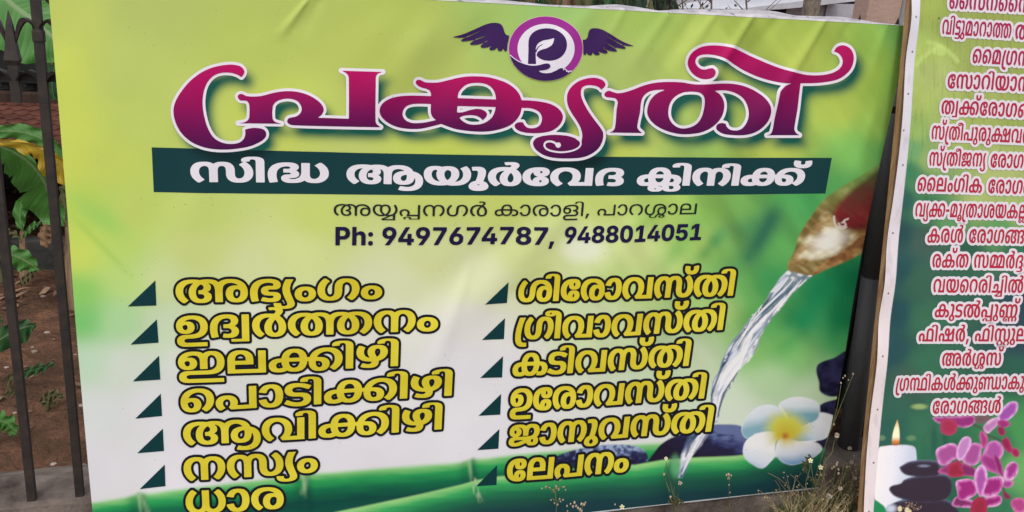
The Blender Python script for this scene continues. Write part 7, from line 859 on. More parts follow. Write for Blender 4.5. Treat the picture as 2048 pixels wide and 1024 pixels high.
# triangular bullets
TRI = []
for P, ox, oy, k in [([(48,248),(213,92),(219,243)],240,530,3.012), ([(64,478),(222,327),(232,468)],240,530,3.012), ([(78,700),(235,546),(243,690)],240,530,3.012), ([(92,203),(246,52),(253,187)],240,770,3.012), ([(103,413),(258,264),(264,400)],240,770,3.012), ([(118,630),(269,482),(273,612)],240,770,3.012),
                     ([(106,319),(277,155),(268,311)],940,520,3.657), ([(86,582),(255,422),(247,576)],940,520,3.657), ([(73,860),(240,700),(233,855)],940,520,3.657), ([(60,327),(222,168),(216,318)],940,740,3.605), ([(52,578),(211,423),(205,567)],940,740,3.605), ([(45,840),(196,687),(192,830)],940,740,3.605)]:
    A_, B_, C_ = [np.array([ox + x / k, oy + y / k]) for x, y in P]; n = 8; pts = []; idx = {}
    for i in range(n + 1):
        for j in range(n + 1 - i): idx[(i, j)] = len(pts); pts.append(A_ + (B_ - A_) * i / n + (C_ - A_) * j / n)
    pts = np.array(pts); l = []
    for i in range(n):
        for j in range(n - i):
            l += [idx[(i, j)], idx[(i, j + 1)], idx[(i + 1, j)]]
            if i + j < n - 1: l += [idx[(i + 1, j)], idx[(i, j + 1)], idx[(i + 1, j + 1)]]
    build("triangle_bullet", [(on_banner(pts[:, 0], pts[:, 1], LAY * 2), np.array(l), np.arange(0, len(l), 3), np.broadcast_to(pcol(np.array((14, 54, 58.0))), (len(pts), 3)))], banner)

# winged round emblem
EO = (880, 20, 4.876)
def em(P, n=6): return tr(P, *EO)
ex = np.arange(895, 1280, 0.7); ey = np.arange(25, 165, 0.7); EX, EY = np.meshgrid(ex, ey)
def epiece(F, col, layer): return piece(F, ex[0], ey[0], 0.7, flatcol(col), layer)
PUR, LILAC = (56, 28, 84), (150, 44, 140)
ex_ = lambda x: EO[0] + x / EO[2]
ey_ = lambda y: EO[1] + y / EO[2]
def ell(cx_, cy_, rx, ry):
    cx_, cy_, rx, ry = ex_(cx_), ey_(cy_), rx / EO[2], ry / EO[2]
    return (np.hypot((EX - cx_) / rx, (EY - cy_) / ry) - 1) * min(rx, ry)
disc = ell(1030, 375, 358, 312); inner = ell(1031, 378, 276, 243)
ROUND = build("emblem", [epiece(disc - 1.2, (206, 190, 170), 2), epiece(disc, LILAC, 3), epiece(inner, (222, 217, 228), 4)], banner, None, "round purple and white emblem with a leafy letter held by a hand")
wl = sd_polys([em([(118,265,1),(230,235),(350,185),(450,140),(520,125),(570,128),(600,145),(620,180),(630,215),(645,240),(675,250,1),(672,275),(660,330),(652,395,1),(635,403),(618,375,1),(595,400),(565,393),(558,365,1),(530,388),(490,390),(483,372),(515,345,1),(460,364),(410,368),(398,350),(440,315,1),(380,335),(310,340),(297,327),(350,290,1),(290,300),(220,305),(208,296),(260,266,1),(200,271)])], EX, EY)
wr = sd_polys([em([(1890,350,1),(1820,325),(1740,285),(1650,230),(1590,195),(1540,180),(1490,178),(1460,192),(1445,225),(1438,260),(1420,285),(1390,290,1),(1393,330),(1396,420),(1405,438),(1420,434),(1428,415,1),(1447,438),(1475,438),(1484,412,1),(1512,437),(1545,438),(1552,425),(1535,398,1),(1570,415),(1620,423),(1631,410),(1605,380,1),(1650,396),(1710,405),(1724,397),(1690,363,1),(1750,372),(1800,378),(1808,368),(1770,338,1),(1830,350)])], EX, EY)
for f, lines in ((wl, [[(262,264),(330,236),(400,205)], [(352,288),(410,268),(450,250)], [(442,313),(470,298)]]), (wr, [[(1772,338),(1700,300),(1620,252)], [(1692,362),(1650,340),(1610,318)], [(1606,378),(1580,360)]])):
    for q in lines:
        Q = spline([(ex_(x), ey_(y)) for x, y in q], 4, False); f = np.maximum(f, -sd_stroke(Q, EX, EY, np.linspace(1.0, .3, len(Q))))
    build("wing", [epiece(f, PUR, 3)], ROUND)
pl = sd_polys([em([(855,525,1),(860,400),(863,300),(880,250),(920,210),(980,185),(1050,178),(1120,190),(1180,225),(1215,270),(1230,325),(1222,385),(1190,440),(1140,475),(1075,492),(1010,488),(960,465),(940,437),(952,408),(985,387),(1040,370),(1090,335),(1113,272,1),(1060,285),(1000,298),(955,325),(935,360),(930,400),(932,525,1)])], EX, EY)
Q = spline([(ex_(x), ey_(y)) for x, y in [(932, 405), (955, 362), (1000, 332)]], 4, False)
pl = np.minimum(pl, sd_stroke(Q, EX, EY, np.linspace(1.3, .4, len(Q))))
build("leaf_letter", [epiece(pl, PUR, 5)], ROUND)
hd = np.maximum(sd_polys([em([(676,440,1),(740,490),(810,523),(880,540),(950,538),(1010,522),(1045,520),(1068,537),(1062,562),(1030,580),(955,592,1),(990,610),(1060,612),(1120,590),(1160,568),(1190,567),(1196,588,1),(1215,578),(1224,602,1),(1240,597),(1242,612,1),(1275,600),(1270,720),(1030,740),(760,680),(640,520)])], EX, EY), disc)
build("hand_shape", [epiece(np.maximum(hd - 1.7, disc), (222, 217, 228), 5), epiece(hd, PUR, 6)], ROUND)

# ------------------------------------------------------------------ the leaning board with the list of ailments
def _r1(u, v): d = rays(u, v); return d / np.linalg.norm(d)
XB = _r1(11950.0, 620.0); XB = XB if XB[0] > 0 else -XB
ZB = -_r1(652.0, 12280.0); ZB = ZB if ZB[2] > 0 else -ZB
ZB = ZB - XB * XB.dot(ZB); ZB /= np.linalg.norm(ZB)
NB = np.cross(ZB, XB)             # points away from the street
PB = at(1819.0, 0.0, -0.035)
E_L = spline([(1821,-60),(1819,0),(1804,170),(1788,340),(1773,490),(1760,612),(1742,790),(1731,900),(1722,1024),(1716,1095)], 6, False)
I_L = spline([(1843,-60),(1838,0),(1822,180),(1808.6,340),(1793,520),(1783,612),(1765,790),(1755,900),(1743.4,1024),(1737,1095)], 6, False)
def eL(v): return np.interp(v, E_L[:, 1], E_L[:, 0])
def iL(v): return np.interp(v, I_L[:, 1], I_L[:, 0])
def on_board(u, v, off=0.0, flat=False):
    d = rays(u, v); t = (PB - CAM).dot(NB) / (d @ NB)
    p = CAM + d * t[..., None]
    el = np.exp(-np.maximum(u - eL(v), 0) / 40.0) if np.ndim(u) else 0.0
    if flat: return p - NB * off
    bil = el * (0.0045 * (1 + np.sin(v / 38.0 + 1.5 * np.sin(v / 97.0))) + .003 * (1 + np.sin(v / 120.0))) + .0006 + 0.0012 * (fbm(u / 60, v / 90, 3, 2) - .5) + 0.0010 * (fbm(u / 25 + 4, v / 400, 6, 2) - .5)
    return p - NB * (bil + off)[..., None] if np.ndim(bil) else p
WBG = [(1850,10,160,180,86),(1900,60,150,168,86),(2000,40,152,168,84),(1850,100,176,200,104),(1870,150,172,190,110),(1940,120,158,176,92),(2040,140,152,170,86),(1830,200,172,194,104),(1960,200,162,180,96),(2040,260,156,176,92),(1825,260,150,184,98),(1900,260,166,186,100),
(1820,300,112,166,104),(1860,320,150,180,104),(2000,340,176,192,116),(1815,345,62,132,92),(1840,370,80,140,92),(1960,400,168,190,110),(2040,420,164,188,110),(1805,400,42,96,84),(1850,415,66,128,88),(1900,440,96,152,96),(2000,460,96,156,92),(1800,470,38,78,80),(1850,480,64,92,82),(1930,505,44,96,76),(2040,500,52,108,80),
(1796,540,36,82,84),(1840,560,56,100,80),(1940,600,52,96,80),(2040,600,44,72,84),(1786,630,34,76,82),(1850,640,58,112,84),(2040,680,48,74,84),(1780,700,38,80,84),(1850,730,54,110,82),(2030,740,44,96,78),(1772,800,52,100,84),(1820,760,64,96,82),(1780,860,46,98,84),(1850,860,56,112,84),(1900,900,46,110,80),(2000,880,58,126,84),(2044,860,74,150,84),(2040,940,106,172,100),(1960,940,60,140,84),(1900,980,44,100,76),(1985,1015,54,120,84),(1760,1010,40,130,84)]
WBG = [(a, b, c * .93, d * .92, e * .93) for a, b, c, d, e in WBG]
WBx = np.array([b[:2] for b in WBG], float); WBc = pcol(np.array([b[2:] for b in WBG], float))
def paint_board(u, v):
    C = np.empty((len(u), 3))
    for s in range(0, len(u), 20000):
        du = u[s:s+20000, None] - WBx[:, 0]; dv = v[s:s+20000, None] - WBx[:, 1]
        w_ = 1.0 / (du * du * .8 + dv * dv + 120.0) ** 2; C[s:s+20000] = (w_ @ WBc) / w_.sum(1)[:, None]
    C *= (1 + .22 * (fbm(u / 30, v / 45, 4, 3) - .5))[:, None]
    for q, wd in (([(1855,85),(1880,92),(1902,108),(1915,122)], 3.5), ([(1862,100),(1885,104),(1876,96)], 6), ([(1830,130),(1850,110),(1880,92)], 3)):
        Q = spline(q, 5, False); mk = np.nonzero((u > 1815) & (u < 1935) & (v > 70) & (v < 145))[0]
        blend(C, mk, (184, 206, 118), .55 * (1 - smooth01(-2, 4, sd_stroke(Q, u[mk], v[mk], wd))))
    # blurred leaves behind the candle
    for x, y, rx, ry, c, al in [(1838,813,14,5,(150,176,110),.8),(1822,876,9,5,(110,150,104),.6),(1762,875,7,5,(120,150,110),.6),(1838,905,6,40,(40,110,76),.5),(1868,880,6,30,(30,76,70),.5),(1890,870,5,24,(34,70,66),.5),(1800,940,20,30,(40,90,76),.4)]:
        r = np.hypot((u - x) / rx, (v - y) / ry); mk = np.nonzero(r < 2)[0]; blend(C, mk, c, al * (1 - smooth01(.5, 1.6, r[mk])))
    ox, oy, k = 1700, 790, 4.376
    # candle and flame
    over(C, u, v, poly_px([(244,462),(300,444),(420,436),(520,440),(565,458),(578,500),(582,620),(560,760),(470,900),(330,960),(300,985),(205,905)], ox, oy, k), None, 1.6,
         lambda a, b, d: ramp(np.clip((a - 1755) / 75 + (b - 890) / 500 + .2 * (fbm(a / 20, b / 26, 2, 2) - .5), 0, 1), [(0, (232, 226, 226)), (.5, (222, 220, 228)), (1, (190, 198, 216))]))
    over(C, u, v, poly_px([(410,215,1),(424,280),(430,350),(424,430),(398,440),(368,430),(366,370),(380,300)], ox, oy, k), None, 1.6,
         lambda a, b, d: ramp(np.clip((b - 840) / 50, 0, 1), [(0, (226, 170, 96)), (.35, (250, 232, 190)), (.65, (250, 236, 200)), (.85, (206, 128, 60)), (1, (150, 84, 44))]))
    # stacked black stones
    def stone(P, hi):
        over(C, u, v, poly_px(P, ox, oy, k), None, 2.2, lambda a, b, d: ramp(np.clip(-d / 9 + .35 * (fbm(a / 16, b / 8, 7, 3) - .5) + np.clip((b - poly_px(P, ox, oy, k)[:, 1].min()) / 22 - .2, 0, 1) * .5, 0, 1), [(0, hi), (.3, (76, 72, 96)), (.65, (56, 48, 66)), (1, (52, 42, 54))]))
    stone([(310,1000),(360,950),(460,915),(600,900),(800,910),(900,950),(960,1100),(700,1180),(400,1150)], (96, 120, 150))
    stone([(338,830),(352,795),(440,770),(470,740),(560,710),(700,695),(830,695),(885,740),(890,800),(870,880),(760,935),(560,930),(400,890)], (110, 116, 140))
    stone([(428,635),(450,615),(520,580),(640,568),(760,580),(790,620),(780,690),(700,715),(560,712),(470,690)], (110, 112, 134))
    dd = np.hypot((u - (ox + 645 / k)) / 12, (v - (oy + 620 / k)) / 3.0); mk = np.nonzero(dd < 1.6)[0]; blend(C, mk, (128, 134, 164), .75 * (1 - smooth01(.3, 1.5, dd[mk])))
    dd = np.hypot((u - (ox + 350 / k)) / 12, (v - (oy + 990 / k)) / 9); mk = np.nonzero(dd < 1.6)[0]; blend(C, mk, (196, 204, 222), .9 * (1 - smooth01(.3, 1.5, dd[mk])))
    for x, y, r in [(432,993,5),(498,1008,5.5),(520,1020,4)]:
        d_ = np.hypot((u - (ox + x / k)), (v - (oy + y / k)) * .8); mk = np.nonzero(d_ < r + 1)[0]; blend(C, mk, (214, 200, 160), 1 - smooth01(r - 1.5, r + .5, d_[mk]))
    mk = np.nonzero((u > 1805) & (u < 1842) & (v > 1004) & (v < 1020))[0]; blend(C, mk, (170, 140, 116), .8 * (fbm(u[mk] / 2.2, v[mk] / 2.2, 9, 2) > .62))
    over(C, u, v, poly_px([(205,905,1),(250,935),(300,985),(290,1100),(190,1100)], ox, oy, k), (34, 130, 78), 1.6)
    # orchids
    for q, r in (([(1080,262),(1150,290),(1210,350),(1290,385),(1370,430)], 2.0), ([(1210,360),(1190,440),(1180,520)], 1.6), ([(1370,430),(1420,480),(1450,500)], 1.6), ([(1330,800),(1360,860),(1400,900)], 1.8)):
        Q = spline([(ox + x / k, oy + y / k) for x, y in q], 5, False); mk = np.nonzero((u > 1930) & (v > 840))[0]; blend(C, mk, (70, 84, 66), .85 * (1 - smooth01(-.5, 1.6, sd_stroke(Q, u[mk], v[mk], r))))
    def pet(P, deep, edge=(220, 168, 212), wdt=9.0, str_=1.0):
        poly = poly_px(P, ox, oy, k, 6)
        def f(a, b, d):
            n_ = fbm(a / 3.2, b / 7, 3, 3) - .5; q_ = fbm(a / 17, b / 15, 19, 2) - .5
            t = np.clip(-d / wdt * .9 + .45 * n_ + .9 * q_ + .1, 0, 1)
            return ramp(t, [(0, edge), (.3, tuple(np.array(edge) * .55 + np.array(deep) * .45)), (.75, deep), (1, tuple(np.array(deep) * .92))])
        over(C, u, v, poly, None, 1.7, f, str_)
    PK, DK, RD = (172, 84, 152), (130, 46, 102), (156, 42, 66)
    pet([(725,195),(790,190),(900,186),(1080,182),(1095,230),(1060,268),(1000,285),(940,272),(900,250),(850,262),(790,250),(740,225)], (150, 50, 120), (206, 160, 196), 7)
    pet([(800,220),(870,206),(930,230),(935,300),(900,345),(840,350),(795,320),(788,270)], (168, 50, 84), (150, 60, 100), 8)
    pet([(1090,190),(1220,180),(1230,215),(1150,250),(1100,240)], (128, 66, 96), (120, 80, 100), 6, .7)
    pet([(1290,180),(1340,110),(1390,65),(1440,56),(1470,80),(1460,140),(1420,190),(1370,225),(1310,232)], (164, 84, 170), (222, 190, 226), 8)
    pet([(1165,290),(1200,235),(1260,200),(1310,205),(1290,260),(1240,310),(1200,335)], (192, 130, 184), (222, 190, 216), 8)
    pet([(1290,230),(1340,215),(1390,235),(1400,262),(1350,285),(1300,270)], (160, 50, 120), (170, 80, 140), 6)
    pet([(1290,290),(1330,280),(1355,310),(1350,350),(1310,350)], (140, 40, 80), (150, 60, 90), 6)
    pet([(1140,320),(1175,330),(1205,380),(1190,440),(1165,465),(1140,400)], (176, 60, 130), (200, 110, 160), 5)
    pet([(1330,400),(1370,370),(1410,430),(1420,500),(1380,500),(1340,450)], (150, 36, 82), (160, 60, 100), 6)
    pet([(1410,480),(1450,465),(1480,500),(1470,540),(1430,535)], (156, 36, 84), (166, 60, 100), 6)
    pet([(1180,470),(1220,410),(1280,402),(1330,440),(1345,500),(1310,560),(1240,600),(1180,580),(1165,520)], (176, 84, 160), (208, 150, 198), 9)
    pet([(1160,520),(1240,540),(1310,600),(1325,690),(1260,680),(1190,650),(1150,600)], (160, 56, 130), (190, 110, 170), 9)
    pet([(1260,520),(1290,530),(1330,620),(1345,720),(1310,700),(1270,610)], (140, 40, 106), (170, 90, 150), 5)
    pet([(1150,480),(1150,440),(1080,420),(1020,470),(980,560),(1010,600),(1080,615),(1130,580)], PK)
    pet([(755,480),(820,440),(890,422),(940,450),(950,540),(900,570),(840,612),(790,610),(760,560)], PK)
    pet([(945,440),(980,380),(1020,362),(1055,380),(1058,430),(1020,510),(985,560),(950,570),(930,520)], (196, 136, 196), (226, 190, 222), 7)
    pet([(770,670),(830,620),(900,590),(1000,600),(1100,650),(1120,710),(1000,705),(900,715),(830,690)], DK, (190, 90, 150), 8)
    pet([(850,640),(900,590),(960,575),(985,640),(990,700),(930,718),(870,710)], RD, (160, 50, 90), 8)
    pet([(1360,640),(1400,590),(1450,590),(1472,640),(1450,710),(1400,750),(1350,730)], (164, 56, 138))
    pet([(1330,760),(1380,745),(1430,760),(1410,800),(1360,810)], (160, 70, 140), (200, 120, 180), 6)
    pet([(890,950),(930,890),(1000,900),(1080,930),(1120,980),(1040,985),(950,980),(900,970)], DK, (214, 150, 200), 8)
    pet([(1160,930),(1230,880),(1310,880),(1330,920),(1300,965),(1220,980),(1160,970)], (150, 40, 116), (220, 160, 206), 8)
    pet([(925,760),(960,740),(1050,735),(1090,760),(1110,850),(1070,890),(990,920),(950,905),(935,840)], (162, 44, 126))
    pet([(1190,740),(1260,715),(1340,722),(1338,790),(1310,850),(1240,890),(1170,890),(1150,830)], (160, 44, 124))
    pet([(1085,720),(1100,660),(1140,612),(1175,625),(1200,690),(1190,770),(1165,850),(1145,890),(1120,860),(1095,790)], (176, 88, 168), (224, 180, 220), 7)
    pet([(1060,960),(1090,910),(1140,890),(1190,920),(1200,1000),(1180,1100),(1060,1100)], RD, (150, 40, 80), 8)
    pet([(1410,930),(1460,900),(1530,920),(1540,1010),(1460,1030),(1420,990)], (176, 70, 130), (200, 120, 160), 8)
    pet([(1340,850),(1380,860),(1400,900),(1360,910)], (120, 40, 76), (130, 60, 90), 6)
    # runs of mould down the upper half
    m_ = (vnoise(u / 3.2, v / 46, 71) * .6 + vnoise(u / 1.7, v / 17, 72) * .4); f = smooth01(.60, .82, m_) * (1 - smooth01(300, 520, v)) * .16
    C *= (1 - f)[:, None]
    mm = (vnoise(u / 1.8, v / 3.0, 75) > .86) & (fbm(u / 40, v / 50, 76, 2) > .5) & (v < 360); C[mm] *= .8
    # white border
    e = 1 - smooth01(-.8, .8, u - iL(v))
    wht = ramp(np.clip(v / 700, 0, 1), [(0, (208, 206, 216)), (.4, (204, 200, 210)), (1, (218, 206, 208))]) * (1 - .16 * smooth01(.5, .8, fbm(u / 14, v / 40, 81, 3)) - .03 * vnoise(u / 3, v / 4, 82))[:, None]
    C = C * (1 - e[:, None]) + wht * e[:, None]
    for x, y in [(1827,35),(1812,188),(1801,261),(1801,330),(1785,466),(1774,586),(1762,711),(1753,818),(1745,924),(1734,1020),(1876,37),(1822,104)]:
        d_ = np.hypot(u - x, v - y); mk = np.nonzero(d_ < 4)[0]; blend(C, mk, (30, 24, 24), 1 - smooth01(1.0, 2.6, d_[mk]))
    return C
_v = np.linspace(-60, 1095, 720)[:, None]; _k = np.linspace(0, 1, 330)[None, :]
_r = eL(_v) * 1.0
GU = _r + (2230 - 0.095 * _v - _r) * _k ** 1.15; GV = _v + 0 * _k
bcorner = on_board(np.array([1722.0]), np.array([1095.0]))[0]
board = empty("sign_board", tuple(bcorner), "tall leaning board with white border and red Malayalam list above a candle and orchids", "sign board")
bc_ = paint_board(GU.ravel(), GV.ravel()).reshape(GU.shape + (3,))
link("printed_sheet", grid_mesh("printed_sheet", on_board(GU, GV), bc_), M_board, board)
# plywood backing: a slab behind the sheet, its raw left edge shows
bm = bmesh.new(); vv = np.linspace(-60, 1095, 60)
fr = on_board(eL(vv) + .6, vv, -0.003, True); fr2 = on_board(2228 - .095 * vv, vv, -0.003, True)
ringv = []
for a, b in zip(fr, fr2):
    ringv.append([bm.verts.new(a + XB * .001), bm.verts.new(b), bm.verts.new(b + NB * .012), bm.verts.new(a + NB * .012 - XB * .0015)])
for r0, r1 in zip(ringv, ringv[1:]):
    for i in range(4): bm.faces.new((r0[i], r0[(i + 1) % 4], r1[(i + 1) % 4], r1[i]))
bm.faces.new(ringv[0]); bm.faces.new(ringv[-1][::-1])
link("plywood_backing", from_bm("plywood_backing", bm), M_ply, board)
RED, OFFW = (166, 36, 62), (208, 200, 208)
def redc(x, y): return ramp(np.clip((y - 0) / 500, 0, 1), [(0, (150, 36, 82)), (.5, (164, 36, 62)), (1, (166, 40, 60))])
BLIST = [
 ("aivs sa na aivs sa", [(1896,17.5,29.5),(1980,21.5,30),(2066,26,30)]),
 ("va ivs ttatta uvs ma aavs rra aavs tata", [(1881,68.5,30),(1950,72.5,30),(2020,77,30)]), ("ta la", [(2028,78,30),(2050,80,30),(2080,82,30)]),
 ("aivs ma rapost ga nachillu", [(1943,126,29),(2000,129,29.5),(2060,133,30)]),
 ("eevs sa aavs rra ivs ya aavs sa", [(1892.5,176.5,29),(1975,179.5,29.5),(2066,184,30)]),
 ("ta vapost kaka virama eevs ra aavs ga nganga", [(1880,228,28),(1980,231.5,28),(2074,237,28.5)]),
 ("sa virama rapost ta iivs pa uvs ra uvs kassa va na", [(1860,278.5,28),(1955,282,28),(2062,287,28.5)]),
 ("sa virama rapost ta iivs ja na yapost", [(1855.6,331.3,28),(1910,332,28),(1969,333.5,28)]), ("eevs ra aavs ga nganga", [(1978.6,334.5,28),(2030,336,28),(2082,338,28)]),
 ("aivs la anusvara ga ivs ka", [(1831.8,382,28.5),(1897,383.5,28.5),(1962,385.5,28.5)]), ("eevs ra aavs ga nganga", [(1974,386,28),(2030,387.5,28),(2082,389,28)]),
 ("va yapost kaka hyphen ma uuvs rapost ta aavs sha ya ka lala", [(1828,433,28),(1940,435,28),(2052,437,28)]),
 ("ka ra llachillu", [(1853,485,28.5),(1890,485,28.5),(1924,485,28)]), ("eevs ra aavs ga nganga", [(1936,485.5,28),(1990,486,28),(2046,487,28)]),
 ("ra ka virama ta", [(1862.6,534.8,27.5),(1900,534.8,27.5),(1934.6,535,27.5)]), ("sa mama rrachillu dada anusvara", [(1946,535.5,27.5),(2000,536.2,27.5),(2056,537,27.5)]),
 ("va ya evs rra ra ivs caca ivs lachillu", [(1864.4,584.6,27.5),(1955,585,27.5),(2044,585.3,27.5)]),
 ("ka uvs tta lachillu papa uvs nnanna virama", [(1868,634,27),(1950,634.6,27),(2036,635,27)]),
 ("pha ivs ssa rrachillu comma", [(1835.6,682.5,26.5),(1885,682.5,26.5),(1936,682.5,26.5)]), ("pha ivs sarrarra uvs la", [(1948,682.5,26.5),(2000,682.5,26.5),(2051,682.5,26.5)]),
 ("a rrachillu shasha sa virama", [(1882,731.4,26.5),(1940,731,26.5),(2003,730.3,26.5)]),
 ("rapost ga natha ivs ka llachillu kaka uvs nnadda aavs ka uvs", [(1789,781,26.5),(1918,779.5,26.5),(2047,777.8,26.5)]),
 ("eevs ra aavs ga nganga llachillu", [(1863,827,26.5),(1930,826.2,26.5),(1999,825.3,26.5)]),
]
for keys, line in BLIST:
    add_word('narrow', keys, line, board, RED, OFFW, 0.0, 4.9, st=0.9, up=up_board, mapper=on_board, mat=M_board, fillfn=redc)

# ------------------------------------------------------------------ setting: ground, plinth, garden soil
def plane_grid(name, xs, ys, zfn, mat, kind="structure"):
    X, Y = np.meshgrid(xs, ys); P = np.stack([X, Y, zfn(X, Y)], -1)
    o = link(name, grid_mesh(name, P), mat); tag(o, kind=kind); return o
gx_ = np.concatenate([-np.geomspace(600, 4, 24), np.linspace(-3.5, 4, 60), np.geomspace(4.5, 600, 24)])
gy_ = np.concatenate([-np.geomspace(600, 1.2, 20), np.linspace(-1.1, 0.3, 46)])
plane_grid("roadside_ground", gx_, gy_, lambda X, Y: 0.0 + 0.012 * (fbm(X * 6, Y * 6, 3, 3) - .5) * (np.abs(X) < 4) * (Y > -1.5), M_ground)
GZ = 0.19
def soilz(X, Y):
    near = np.exp(-((X + .9) ** 2 / 3 + (Y - 1.2) ** 2 / 5))
    return np.where(Y < .2405, -.12, 0) + GZ + 0.05 * (fbm(X * 2.1 + 5, Y * 2.1, 11, 4) - .5) * np.clip((Y - .2) * 3, 0, 1) + near * 0.035 * (fbm(X * 14, Y * 14, 12, 3) - .5) - 0.02
sx_ = np.concatenate([-np.geomspace(600, 5, 16), np.linspace(-4.5, 1.0, 240), np.geomspace(1.3, 600, 24)])
sy_ = np.concatenate([[0.24, 0.2412], np.linspace(0.25, 5.5, 240), np.geomspace(6, 900, 30)])
plane_grid("garden_soil", sx_, sy_, soilz, M_soil)
PZ = 0.25
bm = bmesh.new()
nx = 140; xs = np.linspace(-6, 9, nx)
prof = [(0.010, -0.05), (0.012, 0.12), (0.032, PZ - .010), (0.042, PZ), (0.15, PZ + .002), (0.255, PZ - .004), (0.262, PZ - .02), (0.265, -0.05)]
rows = [[bm.verts.new((x, y + (0.004 * math.sin(x * 23 + i) if i in (4, 5) else 0), (z - (.11 * min(1, max(0, (x - 1.2) / .3)) if z > 0 else 0) - (.035 if i in (5, 6) else 0)) + 0.002 * math.sin(x * 31 + i * 2))) for i, (y, z) in enumerate(prof)] for x in xs]
for a, b in zip(rows, rows[1:]):
    for i in range(len(prof) - 1): bm.faces.new((a[i], a[i + 1], b[i + 1], b[i]))
bm.faces.new(rows[0]); bm.faces.new(rows[-1][::-1])
o = link("concrete_plinth", from_bm("concrete_plinth", bm), M_conc)
tag(o, "stained grey concrete plinth running along the foot of the iron fence", "plinth")

# ------------------------------------------------------------------ iron fence
FY = 0.05
def frame_x(u, v): return float(at(u, v, FY)[0])
fence = empty("iron_fence", (frame_x(85, 155), FY, PZ), "dark rusty iron picket fence with spear tips and curled leaves beside the lime green banner", "fence")
rail_z = float(at(85.0, 155.0, FY)[2])
bm = bmesh.new(); bm_box(bm, -3.2, 2.6, FY + .010, FY + .018, rail_z - .009, rail_z + .009, .001)
link("rail", from_bm("rail", bm), M_iron, fence)
bm = bmesh.new(); bm_box(bm, -3.2, 2.6, FY + .010, FY + .018, PZ + .10, PZ + .116, .001)
SPX = frame_x(85, 155) - frame_x(-27, 155)
x0_ = frame_x(85, 155)
def spear(bm, x, z0, z1, wd):
    pts = [(-wd/2, z0), (-wd/2, z1 - .105), (-wd*.78, z1 - .095), (-wd*.62, z1 - .075), (-wd*.34, z1 - .03), (0, z1)]
    prev = None
    for hw, z in pts:
        r = [bm.verts.new((x + sx * abs(hw), FY + sy * abs(hw), z)) for sx, sy in ((-1, -1), (1, -1), (1, 1), (-1, 1))] if hw else [bm.verts.new((x, FY, z))] * 4
        if prev:
            for i in range(4):
                q = [prev[i], prev[(i + 1) % 4], r[(i + 1) % 4], r[i]]
                q = list(dict.fromkeys(q)); bm.faces.new(q)
        prev = r
def curl(bm, x, zc, w_, drop, sgn, th=.0026, up=.020):
    n = 10; rows_ = []
    for i in range(n + 1):
        t = i / n
        px = x + sgn * (.006 + w_ * t); pz = zc + up * math.sin(t * 2.0) * 1.1 - drop * t ** 2.6
        hw = .015 * (1 - t) ** .6 + .0014
        nx_, nz_ = sgn * (.4 + t), .9 - t * .6; l = math.hypot(nx_, nz_); tk = .0065 * (1 - t) ** .7 * (.5 + min(1, t * 3) * .5) + .001; nx_, nz_ = nx_ / l * tk, nz_ / l * tk
        rows_.append([bm.verts.new((px - nx_, FY - hw, pz - nz_)), bm.verts.new((px - nx_, FY + hw, pz - nz_)), bm.verts.new((px + nx_, FY + hw, pz + nz_)), bm.verts.new((px + nx_, FY - hw, pz + nz_))])
    for a, b in zip(rows_, rows_[1:]):
        for i in range(4): bm.faces.new((a[i], a[(i + 1) % 4], b[(i + 1) % 4], b[i]))
    bm.faces.new(rows_[0]); bm.faces.new(rows_[-1][::-1])
topz = float(at(1720.0, 28.0, FY)[2])
shortz = float(at(11.0, 17.0, FY)[2])
curlz = float(at(77.0, 28.0, FY)[2]); curl2z = float(at(22.0, 139.0, FY)[2])
def picket(x, tall, parent=fence):
    bm = bmesh.new()
    if tall: spear(bm, x, .10, topz if tall > 1 else (1.5 if x < x0_ + .2 else 1.37), .0165)
    else: spear(bm, x, rail_z - .05, shortz, .0165)
    if tall:
        bm_box(bm, x - .010, x + .010, FY - .010, FY + .010, curlz - .052, curlz - .030, .002)
    o = link("picket", from_bm("picket", bm), M_iron, parent)
    bm = bmesh.new()
    for s in (-1, 1): curl(bm, x, curlz - .022 if tall else curl2z - .016, .036 if tall else .040, .060 if tall else .030, s)
    link("curled_leaf", from_bm("curled_leaf", bm), M_iron, o)
    return o
for i in range(-2, 15):
    picket(x0_ + i * SPX, 1)
    picket(x0_ + (i - .5) * SPX, 0)
for u in (1720.0, 1797.0): picket(frame_x(u, 33), 2)

# ------------------------------------------------------------------ black pipe and timber post in the gap between the two prints
pb = at(1697.0, 893.0, .12); pt = at(1778.0, 330.0, .12)
pr = 26.0 / FOC * (1.92 / math.cos(math.radians(20)))
bm = bmesh.new()
ax_ = np.array([pb[0], .12]); topx = pt[0] + (pt[0] - pb[0]) / (pt[2] - pb[2]) * .42
def pz(z): t = (z - pb[2]) / (pt[2] - pb[2]); return (pb[0] + (pt[0] - pb[0]) * t, .12, z)
jz = float(at(1735.0, 560.0, .12 - pr)[2])
bm_tube(bm, [pz(.12), pz(jz - .002)], pr, 28); bm_tube(bm, [pz(jz + .002), pz(1.30)], pr * .985, 28); bm_tube(bm, [pz(jz - .004), pz(jz + .006)], pr * .93, 28)
o = link("drain_pipe", from_bm("drain_pipe", bm, True), M_pipe)
tag(o, "black plastic pipe with one joint standing upright in the gap between the two printed signs", "pipe")
q0 = at(1738.0, 860.0, .20); q1 = at(1790.0, 330.0, .20)
bm = bmesh.new(); bm_box(bm, -.026, .026, -.02, .02, PZ - .13, 1.36, .003)
sh = (q1[0] - q0[0]) / (q1[2] - q0[2])
for v in bm.verts: v.co.x += q0[0] + sh * (v.co.z - q0[2]); v.co.y += .20
o = link("timber_post", from_bm("timber_post", bm), M_brown); tag(o, "dark brown timber post just right of the black pipe", "post")
